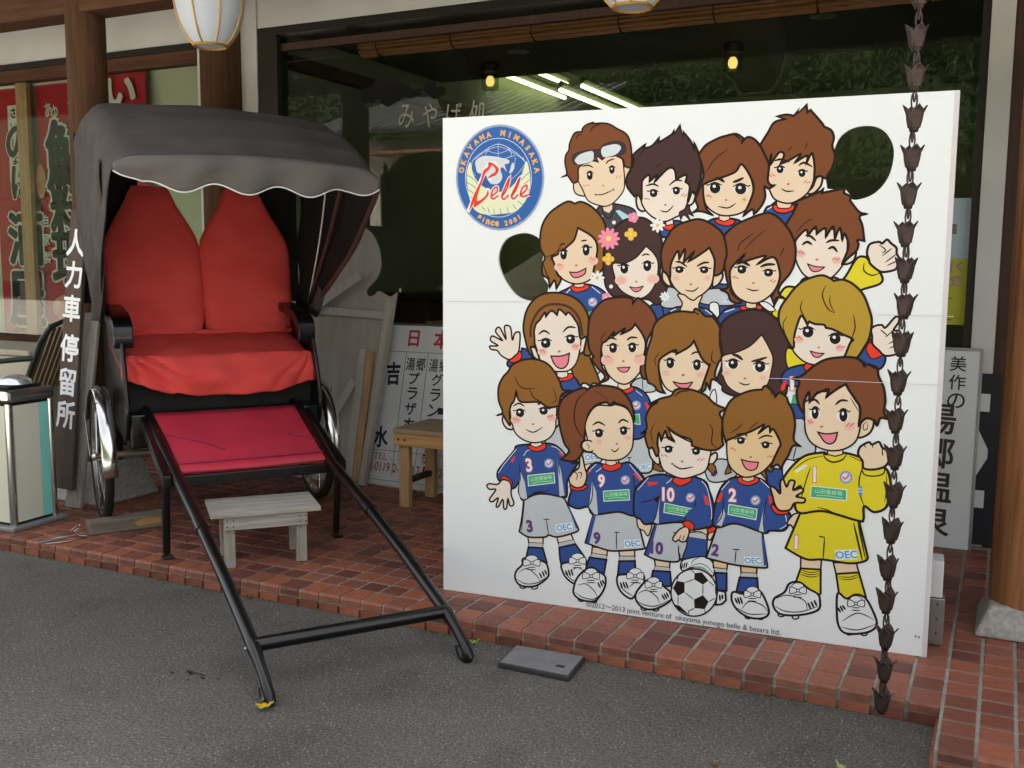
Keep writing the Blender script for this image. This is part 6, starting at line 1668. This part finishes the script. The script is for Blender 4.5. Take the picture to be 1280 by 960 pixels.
('printed_figure',"""f|s2|5.2|1031,349 1045,350 1037,326 1028,312 1020,324
f|r|3.9|1019,350 1044,365 1053,357 1037,342 1022,339
f|s3|5.8|1041,242! 1092,239! 1090,215! 1044,216!
f|g|2.6|1044,216! 1090,216! 1090,200! 1050,199!
f|bl|7.1|1050,199! 1090,201! 1092,139! 1060,136!
f|w|7.1|1060,136! 1087,134! 1091,104! 1076,88! 1056,83!
l|k|7.0|1068,122 1071,99
l|k|7.0|1077,124 1079,106
f|s3|5.8|1137,233! 1192,237! 1192,213! 1139,209!
f|g|2.6|1139,210! 1192,214! 1195,196! 1137,193!
f|bl|7.1|1135,192! 1195,197! 1200,148! 1125,138!
e|w|5.2|1169,56,11.0,1.6,0.3,-7.6
e|w|5.2|1211,59,10.9,1.6,0.3,-7.5
f|w|7.8|1114,137 1147,135 1169,153 1202,155 1225,123 1238,79 1216,57 1172,54 1132,74 1111,106
l|k|3.9|1144,77 1170,110 1214,104 1234,84
l|k|3.9|1127,83 1172,66 1232,75
e|w|2.9|1180,150,20.8,2.7,0.5,-15.0
f|w|3.2|1152,146! 1164,147 1180,139! 1195,151 1208,153! 1207,129 1180,134! 1154,123
e|w|2.9|1180,137,4.9,0.7,0.2,-5.2
l|k|3.9|1167,121 1195,124
l|k|3.9|1165,112 1196,115
l|k|7.0|1121,117 1131,97
l|k|7.0|1130,121 1139,96
l|k|7.0|1139,123 1148,98
f|g|7.1|1052,365! 1116,382 1206,359! 1227,246! 1215,236 1116,235 1018,248!
l|k|3.9|1107,289 1133,291
l|k|3.9|1120,290 1117,240
t|pu|44.2|1048,280,-5.9,0.050,,0.90|2
f|pw|0|1148,269! 1205,273! 1206,246! 1149,241!
t|lb|20.6|1177,257,4.8,0.020,,1.00|OEC
f|bl|0|1203,347! 1212,340! 1226,250! 1216,242!
f|bl|7.8|1040,426 1057,494 1084,531 1116,544 1187,547 1229,516 1240,472 1245,447 1280,445 1297,424 1280,377 1232,369 1211,359 1116,381 1061,362 1038,370
f|g|0|1071,432! 1079,410! 1067,366! 1049,371!
f|g|0|1210,457! 1211,361! 1194,365!
l|k|3.9|1070,478 1068,409 1050,373
l|k|3.9|1217,486 1208,423 1211,364
f|r|0|1063,489! 1069,478! 1058,451! 1046,453!
f|r|0|1222,493! 1236,483! 1231,460! 1226,459!
l|w|2.3|1089,529 1063,495
l|w|2.3|1193,543 1226,515
l|w|2.3|1278,436 1285,397 1264,378
t|nw|46.8|1101,480,0.2,0.030,rd,0.85|2
e|bd|0|1179,469,16.8,1.6,0.6,-17.5
e|bg|0|1179,469,12.1,1.2,0.5,-12.6
l|r|4.1|1171,470 1178,463 1188,476
e|w|0|1176,474,4.2,0.4,0.1,-3.5
f|gr|0|1090,447! 1186,439! 1183,402! 1088,411!
l|w|2.9|1090,447! 1186,439! 1183,402! 1088,411! 1090,447!
t|gl|14.8|1137,429,-4.4,0.000,,1.00|山田養蜂場
l|gl|1.7|1102,418 1137,417 1173,410
f|r|4.5|1115,540 1133,547 1182,548 1185,534 1156,519 1125,524
f|s3|3.9|1131,558! 1172,556! 1172,540! 1153,531! 1133,535!
f|h2|5.2|1239,606 1227,572 1208,584 1216,541! 1195,563 1186,579 1222,627
f|h2|4.5|1082,588 1094,559! 1073,552 1082,582
f|s3|5.8|1075,678 1078,616 1088,581 1116,555 1149,547 1192,565 1224,599 1247,640 1255,674 1235,723 1165,723 1111,694 1079,684
f|h2|7.8|1074,661! 1062,694 1058,733 1065,767 1080,802 1107,826 1150,845 1187,851! 1197,864 1220,849 1231,829! 1246,843 1268,829 1274,813 1291,781 1299,738 1297,688 1318,668! 1295,666 1281,632 1266,603 1261,585! 1247,599 1226,591 1248,651 1254,674 1230,718 1219,709! 1213,728 1181,701! 1198,732 1155,706 1079,671
l|k|3.1|1084,695 1111,714 1126,732
l|k|4.7|1197,862 1217,848 1217,832
l|k|3.1|1149,711 1165,729 1180,741
e|w|0|1123,671,17.5,1.3,0.3,-10.1
e|e|0|1123,671,13.6,1.0,0.4,-10.7
e|w|0|1121,674,4.1,0.3,0.1,-3.2
l|k|5.5|1104,675 1123,682 1141,677
l|k|3.9|1108,675 1099,677
e|w|0|1206,662,17.1,1.3,0.4,-10.0
e|e|0|1206,662,13.4,1.0,0.4,-10.6
e|w|0|1204,665,4.0,0.3,0.1,-3.2
l|k|5.5|1188,665 1205,673 1224,668
l|k|3.9|1220,668 1229,671
l|k|6.3|1105,692 1133,696 1145,687
l|k|6.3|1181,682 1204,695 1229,693
f|pk|4.5|1127,607! 1156,602 1184,602! 1178,580 1159,572 1140,580
e|n|0|1158,618,4.9,0.4,0.1,-3.4
l|b|2.9|1087,645 1097,639
l|b|2.9|1095,647 1108,634
l|b|2.9|1212,622 1222,628
l|b|2.9|1222,621 1234,629"""),
('printed_football',"""e|w|5.8|978,117,81.7,10.8,2.5,-85.9
f|k|0|978,188! 1004,194! 1028,167! 1009,150! 978,165!
f|k|0|903,123! 916,152! 944,150! 945,114! 922,97!
f|k|0|979,92! 1010,112! 1031,91! 1018,62! 982,61!
f|k|0|913,64 929,62! 962,35! 945,39 923,51
f|k|0|1051,149! 1058,150 1062,129 1059,110! 1053,124!
l|k|3.4|978,166 944,149
l|k|3.4|1009,151 1010,112
l|k|3.4|945,114 979,92
l|k|3.4|922,97 923,66
l|k|3.4|1028,167 1049,149
l|k|3.4|1031,91 1053,107
l|k|3.4|961,47 982,61
l|k|3.4|1018,62 1021,47
l|k|3.4|922,175 916,152
l|k|3.4|978,188 965,199
l|k|3.4|903,123 895,124
l|k|3.4|962,35 961,50"""),
('printed_figure',"""f|s2|5.8|1300,395 1286,400 1303,430 1324,440 1332,436 1312,386
f|s2|5.8|1336,286! 1403,288! 1402,253! 1337,248!
f|y|7.1|1337,249! 1402,253! 1405,169! 1373,157! 1321,192!
f|s2|5.8|1441,282! 1514,289! 1523,257! 1452,243!
f|y|7.1|1452,244! 1523,258! 1549,177! 1499,146! 1466,166!
l|k|3.1|1338,244 1369,239 1401,248
l|k|3.1|1337,236 1370,231 1401,241
l|k|3.1|1336,229 1370,223 1401,233
l|k|3.1|1459,236 1495,238 1524,252
l|k|3.1|1461,229 1495,230 1526,245
e|w|5.2|1280,79,10.8,1.5,0.3,-7.5
e|w|5.2|1327,77,10.7,1.5,0.3,-7.4
f|w|7.8|1302,191 1334,201 1367,181 1395,168 1404,147 1399,112 1344,87 1280,80 1253,103 1255,133 1287,159
l|k|3.9|1259,133 1298,150 1352,140 1365,108
l|k|3.9|1257,107 1290,93 1343,98 1398,124
e|w|2.9|1330,183,20.1,2.6,0.6,-14.7
f|w|3.2|1304,180! 1316,180 1331,172! 1345,184 1358,186! 1357,163 1331,167! 1306,157
e|w|2.9|1331,171,4.8,0.6,0.2,-5.1
l|k|3.9|1318,154 1345,158
l|k|3.9|1316,146 1347,149
l|k|7.0|1365,134 1376,111
l|k|7.0|1375,139 1386,117
l|k|7.0|1385,145 1395,125
e|w|5.2|1503,47,10.3,1.5,0.3,-7.3
e|w|5.2|1549,52,10.1,1.5,0.3,-7.3
f|w|7.8|1460,178 1488,164 1518,182 1549,172 1576,126 1587,89 1569,63 1529,48 1488,45 1468,66 1460,110
l|k|3.9|1478,84 1526,119 1577,104
l|k|3.9|1474,64 1528,61 1583,88
e|w|2.9|1518,163,19.3,2.6,0.7,-14.5
f|w|3.2|1493,160! 1504,160 1519,152! 1533,164 1545,165! 1544,143 1519,147! 1495,137
e|w|2.9|1519,151,4.6,0.6,0.2,-5.0
l|k|3.9|1507,135 1532,138
l|k|3.9|1505,126 1534,129
l|k|7.0|1462,130 1472,113
l|k|7.0|1469,137 1479,118
l|k|7.0|1476,139 1487,125
f|y|7.8|1328,440! 1423,456 1514,437! 1549,311! 1538,298 1492,286 1409,289 1352,284 1285,314!
l|k|4.7|1391,367 1411,365
l|k|4.7|1410,365 1408,289
l|k|6.3|1499,424 1533,298
l|k|4.7|1511,428 1542,305
t|nw|48.4|1319,338,0.1,0.030,rd,1.00|1
f|pw|0|1445,326! 1514,336! 1517,302! 1448,291!
t|lb|25.9|1481,314,8.9,0.020,,1.00|OEC
f|y|8.4|1267,550 1297,599 1337,637 1394,652 1404,647 1455,656 1511,644 1523,624 1524,597 1551,594 1589,614 1606,571 1605,523 1594,483 1560,467 1529,483 1529,439 1511,433 1402,454 1330,440 1310,467 1326,530 1300,516 1277,530
l|k|3.1|1394,640 1343,623 1297,583
l|k|3.1|1476,647 1517,631
l|k|3.9|1355,599 1341,548 1328,485
l|k|4.7|1522,624 1510,574 1514,525 1529,483
l|k|3.1|1593,603 1594,543 1591,500
l|k|3.9|1381,466 1418,458 1455,442
f|w|0|1338,608! 1346,604! 1311,576! 1304,582!
f|lb|0|1508,549! 1521,548! 1522,518! 1510,519!
l|w|2.3|1509,541 1521,539
l|w|2.3|1509,531 1522,530
l|k|5.5|1393,652 1401,633 1426,622 1456,634 1469,658
f|s2|4.5|1406,669! 1454,672! 1455,651! 1431,642! 1407,647!
t|nw|52.9|1369,576,0.7,0.030,rd,0.85|1
e|bd|0|1468,575,19.8,1.7,1.0,-21.2
e|bg|0|1468,575,14.2,1.2,0.7,-15.3
l|r|4.1|1458,577 1466,569 1478,585
e|w|0|1464,581,5.0,0.4,0.2,-4.2
f|gr|0|1360,536! 1473,533! 1473,497! 1359,497!
l|w|2.9|1360,536! 1473,533! 1473,497! 1359,497! 1360,536!
t|gl|16.4|1416,520,-1.3,0.000,,1.00|山田養蜂場
l|gl|1.7|1376,505 1417,507 1461,504
f|y|4.5|1519,612 1553,606 1582,617 1583,597 1554,586 1524,590
f|s2|7.8|1503,654 1506,676 1519,689 1535,697 1544,690 1564,700 1576,682 1593,672 1600,651 1588,623 1558,609 1523,609 1517,633
l|k|3.9|1575,681 1578,655
l|k|3.1|1519,688 1525,678
l|k|3.1|1544,689 1547,679
f|s2|7.1|1505,762 1520,778 1541,779 1545,754 1534,726 1508,710 1498,718
l|k|3.1|1527,764 1514,752 1517,736 1527,742 1527,758
f|s2|5.8|1326,810 1330,751 1334,717 1351,685 1383,666 1424,660 1465,672 1495,701 1505,752 1500,805 1487,836 1455,885 1416,859 1365,851 1335,822
f|h1|8.4|1284,893! 1311,902 1331,919 1356,942 1391,962 1441,971 1481,970 1504,955! 1507,946! 1522,950 1547,940 1553,914 1570,878 1577,836 1575,799 1586,777! 1565,778 1556,754 1546,770 1520,774 1500,750! 1502,805 1488,831 1466,862 1454,883! 1435,871 1406,848 1395,837! 1400,864 1364,847! 1364,848 1343,818! 1339,850 1325,816 1326,782 1315,793 1304,820 1300,853 1307,883
l|k|5.5|1481,968 1507,957 1513,938
l|k|3.1|1470,840 1499,794
l|k|3.9|1522,949 1545,935
e|w|0|1360,781,17.5,1.1,0.8,-19.5
e|w|0|1450,779,19.2,1.2,0.9,-20.4
e|e|0|1362,782,11.3,0.7,0.8,-20.1
e|w|0|1360,788,3.4,0.2,0.3,-6.0
l|k|5.5|1347,790 1362,803 1377,792
l|k|3.9|1350,791 1342,796
e|e|0|1451,780,12.6,0.8,0.9,-21.0
e|w|0|1449,786,3.8,0.2,0.3,-6.3
l|k|5.5|1434,789 1450,802 1468,791
l|k|3.9|1465,792 1473,797
l|k|7.8|1339,816 1358,827 1375,812
l|k|7.8|1424,813 1442,829 1464,828
f|pk|5.2|1373,719! 1401,715 1435,722! 1429,694 1413,682 1395,689 1383,705
e|n|0|1384,738,5.7,0.4,0.2,-3.8
e|c1|0|1348,752,16.6,1.1,0.6,-13.9
e|c2|0|1348,752,11.6,0.8,0.4,-9.6
e|c1|0|1472,744,22.1,1.5,0.9,-18.9
e|c2|0|1472,744,15.5,1.1,0.6,-13.0
l|b|2.9|1340,757 1348,746
l|b|2.9|1348,758 1356,748
l|b|2.9|1461,744 1471,757
l|b|2.9|1472,744 1486,757"""),
('printed_figure',"""f|r|4.5|1235,462 1261,443 1286,448 1287,434 1257,428 1236,443
f|s3|7.1|1227,520 1242,518 1260,501 1259,541 1269,549 1280,526 1290,548 1306,546 1302,517 1328,526 1334,514 1313,496 1340,491 1338,477 1308,472 1294,448 1261,442 1244,461 1236,488"""),
('printed_crest',"""e|sl|0|224,1575,174.2,-4.2,1.3,-189.8
e|cb|0|224,1575,167.0,-4.0,1.2,-182.1
e|w|0|219,1575,131.3,-3.2,0.9,-141.9
e|cb|0|219,1575,129.4,-3.1,0.9,-140.1
l|w|1.8|116,1638 149,1664 218,1695 286,1664 321,1632
l|w|1.3|121,1643 218,1686 320,1637
l|w|1.3|154,1655 218,1640 286,1653
l|w|1.3|168,1677 218,1662 267,1676
l|w|1.3|219,1698 219,1649
l|w|1.3|183,1683 169,1655 193,1649
l|w|1.3|257,1681 272,1656 252,1643
l|w|1.3|315,1646 325,1619 311,1593
l|w|1.3|116,1638 114,1607 129,1584
l|w|1.3|286,1647 282,1611 267,1585
l|w|1.3|325,1623 297,1589 268,1567
f|cr|0|109,1634 94,1598 99,1535 114,1480 139,1453 180,1443 229,1445 278,1451 312,1473 331,1504 345,1548 340,1601 328,1632 316,1593 297,1567 258,1532 219,1524 184,1533 144,1557 119,1593
l|cb|2.2|94,1589 124,1571 144,1543
l|cb|2.2|96,1562 127,1543 139,1530
l|cb|2.2|101,1535 127,1518
l|cb|2.2|109,1507 132,1503
l|cb|2.2|340,1592 311,1566 297,1549
l|cb|2.2|343,1565 316,1548
l|cb|2.2|341,1530 312,1522
l|cb|2.2|154,1475 170,1457
l|cb|2.2|179,1470 185,1450
l|cb|2.2|204,1465 205,1445
l|cb|2.2|229,1465 232,1445
l|cb|2.2|254,1469 261,1449
l|cb|2.2|278,1478 293,1460
l|cb|2.2|297,1491 317,1477
f|lg|0|130,1638 154,1653 188,1654 233,1646 262,1636 260,1625 245,1621 253,1596 238,1612 228,1604 236,1577 221,1555 189,1556 169,1587 139,1595 131,1615
f|lg|0|274,1627 282,1620 277,1600 263,1590 267,1605
l|w|15.1|99,1454 129,1516 159,1583 179,1619 203,1627 218,1604 204,1587 179,1569
l|w|13.4|129,1475 169,1506 182,1538
f|r|0|102,1454! 119,1507 149,1565 161,1601 179,1616 181,1630 196,1629 218,1613 222,1600 209,1584 174,1572! 191,1587 208,1598 206,1611 194,1620 184,1605 169,1592 154,1556 132,1498!
f|r|0|122,1475 139,1521 137,1493 169,1511 179,1533 182,1515 164,1495 134,1474
l|w|13.8|195,1510 216,1526 215,1542 200,1533 192,1508 202,1500 221,1512
l|w|13.8|233,1506 253,1532 264,1572 248,1541 235,1508 244,1498 261,1513
l|w|13.8|271,1508 290,1531 304,1571 287,1540 273,1509 282,1499 298,1514
l|w|13.8|308,1512 330,1530 331,1546 315,1537 307,1514 317,1506 342,1513
l|r|6.7|195,1510 216,1526 215,1542 200,1533 192,1508 202,1500 221,1512
l|r|6.7|233,1506 253,1532 264,1572 248,1541 235,1508 244,1498 261,1513
l|r|6.7|271,1508 290,1531 304,1571 287,1540 273,1509 282,1499 298,1514
l|r|6.7|308,1512 330,1530 331,1546 315,1537 307,1514 317,1506 342,1513
e|dk|0|164,1561,3.0,-0.1,0.0,-2.7
e|dk|0|174,1563,3.0,-0.1,0.0,-2.7
e|dk|0|172,1551,3.0,-0.1,0.0,-2.7
e|dk|0|179,1556,3.0,-0.1,0.0,-2.7
e|dk|0|167,1552,3.0,-0.1,0.0,-2.7
t|go|21.8|73,1607,80.5,0.060,,0.95|O
t|go|21.7|81,1636,70.2,0.060,,0.95|K
t|go|21.6|93,1663,59.5,0.060,,0.95|A
t|go|21.6|110,1686,48.7,0.060,,0.95|Y
t|go|21.5|131,1706,37.6,0.060,,0.95|A
t|go|21.4|155,1721,26.2,0.060,,0.95|M
t|go|21.3|181,1730,14.8,0.060,,0.95|A
t|go|21.2|237,1734,-7.9,0.060,,0.95|M
t|go|21.2|264,1727,-19.0,0.060,,0.95|I
t|go|21.1|290,1715,-29.8,0.060,,0.95|M
t|go|21.1|313,1699,-40.3,0.060,,0.95|A
t|go|21.1|334,1678,-50.6,0.060,,0.95|S
t|go|21.1|350,1654,-60.5,0.060,,0.95|A
t|go|21.1|362,1627,-70.4,0.060,,0.95|K
t|go|21.1|370,1599,-80.2,0.060,,0.95|A
t|go|20.0|146,1434,-33.3,0.060,,0.95|s
t|go|20.0|162,1425,-26.2,0.060,,0.95|i
t|go|20.0|180,1417,-19.0,0.060,,0.95|n
t|go|19.9|198,1412,-11.6,0.060,,0.95|c
t|go|19.9|216,1410,-4.2,0.060,,0.95|e
t|go|19.8|252,1412,10.9,0.060,,0.95|2
t|go|19.8|270,1417,18.4,0.060,,0.95|0
t|go|19.7|287,1424,25.8,0.060,,0.95|0
t|go|19.7|303,1433,33.2,0.060,,0.95|1"""),
('printed_line',"""t|t2|26.5|931,16,-0.5,0.000,,0.93|©2012～2013 joint venture of  okayama yunogo belle & basara ltd."""),
]
# ------------------------------------------------------------------ the white cut-out board
BD = thing('photo_board', 'big white face-in-hole board printed with cartoon football players', 'photo board', (-1.90337,3.28033,HP+.001), math.atan2(.07636,.99708))
BW, BH = 1743.6, 1799.0
bm = bmesh.new(); edges = []
def addloop(P):
    vs = [bm.verts.new((x/1000, 0, z/1000)) for x, z in P]
    for i in range(len(vs)): edges.append(bm.edges.new((vs[i], vs[(i+1) % len(vs)])))
outer = [(-2,0),(BW,0),(BW,BH+2),(-4,BH-2)]
addloop(outer); hl_ = [spline(parse(h), True, 7) for h in HOLES]
for h in hl_: addloop(h)
res = bmesh.ops.triangle_fill(bm, use_beauty=True, use_dissolve=False, edges=edges)
tris = [[tuple(v.co) for v in f.verts] for f in bm.faces]; bm.free()
m = MB(); TH = .012
for tr_ in tris:
    m.add(tr_, [(0,1,2)]); m.add([(x, TH, z) for x, y, z in tr_], [(2,1,0)])
for P in [outer]+hl_:
    n = len(P); m.add([(x/1000,0,z/1000) for x, z in P]+[(x/1000,TH,z/1000) for x, z in P], [(i,(i+1)%n,n+(i+1)%n,n+i) for i in range(n)])
pan = m.build('panel', M_white, BD)
me = pan.data; bm = bmesh.new(); bm.from_mesh(me); bmesh.ops.remove_doubles(bm, verts=bm.verts, dist=1e-5); bmesh.ops.recalc_face_normals(bm, faces=bm.faces); bm.to_mesh(me); bm.free()
M_edge = mat('edge_tape', 'c2bcc0', .5, var=.03); M_crease = mat('fold_crease', 'b9bcc2', .6)
MB().box((BW/1000-.014,-.0010,.002),(BW/1000+.001,TH+.001,BH/1000)).build('edge_strip', M_edge, BD)
for sx in SEAMS:
    vs, fs = ribbon(spline(parse(sx), False, 3), 1.6, False); MB().add([(x/1000,-.0063,z/1000) for x, z in vs], fs).build('fold_crease', M_crease, BD)
for x in (.10, BW/1000-.14):
    MB().box((x,TH+.001,.0),(x+.05,.05,1.6)).build('stand_post', M_signw, BD, bevel=.003)
    MB().box((x-.005,.0505,.0),(x+.055,.46,.045)).build('stand_foot', M_signw, BD, bevel=.003)
bx_ = BW/1000
MB().box((bx_+.004,.10,.01),(bx_+.05,.16,.17)).build('hinge_bracket', M_steel, BD, bevel=.003); MB().box((bx_-.01,.09,.175),(bx_+.04,.19,.30)).build('hinge_block', M_signw, BD, bevel=.004)
for z in (.05,.10,.15): MB().lathe([(0,0),(.004,0),(0,.002)], 6, (bx_+.027,.0995,z), (0,-1,0)).build('bolt', M_rust, BD)
for i, (x, z) in enumerate(((1.715,.06),(1.705,.062))): MB().box((x,-.0009,z),(x+.006,-.0003,z+.008)).build('scuff', mat('scuff', '8f8a86', .7), BD)
# print: flat ink shapes laid one above the other a few hundredths of a millimetre apart
PMAT = {k: mat('ink_'+k, tuple(c*.93 for c in v), .6, var=.02, vs=3, spec=.12) for k, v in PAL.items()}
shapes = []
for fi, (nm, txt) in enumerate(ART):
    for line in txt.split('\n'):
        q = line.split('|'); kind, col, wd = q[0], q[1], float(q[2]); out = []
        if kind == 'f':
            P = spline(parse(q[3]), True, 6); out.append((col, P, [tuple(range(len(P)))]))
            if wd: vs, fs = ribbon(P, wd, True); out.append(('k', vs, fs))
        elif kind == 'l':
            P = spline(parse(q[3]), False, 6); vs, fs = ribbon(P, wd, False, col == 'k'); out.append((col, vs, fs))
        elif kind == 'e':
            cx, cy, ax_, ay, bx2, by = map(float, q[3].split(',')); n = 14 if math.hypot(ax_, ay) < 12 else 40
            P = [(cx+ax_*math.cos(2*math.pi*i/n)+bx2*math.sin(2*math.pi*i/n), cy+ay*math.cos(2*math.pi*i/n)+by*math.sin(2*math.pi*i/n)) for i in range(n)]
            out.append((col, P, [tuple(range(n))]))
            if wd: vs, fs = ribbon(P, wd, True); out.append(('k', vs, fs))
        else:
            cx, cy, ang, bold, outl, wf_ = q[3].split(','); cx, cy, ang, bold, wf_ = float(cx), float(cy), R(float(ang)), float(bold), float(wf_)
            c, s_ = math.cos(ang), math.sin(ang)
            for cc_, bb in (([(outl, bold+.035)] if outl else [])+[(col, bold)]):
                vs, fs = text_mesh(q[4], bb); k = wd*(1.10 if cc_ == outl else 1)
                out.append((cc_, [(cx+(x*wf_*c-z*s_)*k, cy+(x*wf_*s_+z*c)*k) for x, z in vs], fs))
        for o in out:
            if o[1]: shapes.append((fi, *o))
done = []; parts = {}
for fi, col, P, fs in shapes:
    b = (min(p[0] for p in P), min(p[1] for p in P), max(p[0] for p in P), max(p[1] for p in P)); lv = 0
    for (l2, b2) in done:
        if l2 >= lv and b[0] < b2[2] and b2[0] < b[2] and b[1] < b2[3] and b2[1] < b[3]: lv = l2+1
    done.append((lv, b)); parts.setdefault(fi, []).append((lv, col, P, fs))
print('print levels', max(d[0] for d in done))
for fi, rs_ in parts.items():
    cols = sorted({c for _, c, _, _ in rs_}); m = MB()
    for lv, c, P, fs in rs_:
        y = -.0004-.00004*lv; m.add([(x/1000, y, z/1000) for x, z in P], fs, cols.index(c))
    me = bpy.data.meshes.new(ART[fi][0]); me.from_pydata(m.v, [], m.f)
    for c in cols: me.materials.append(PMAT[c])
    me.polygons.foreach_set('material_index', m.m); o = bpy.data.objects.new(ART[fi][0], me); COL.objects.link(o); o.parent = BD
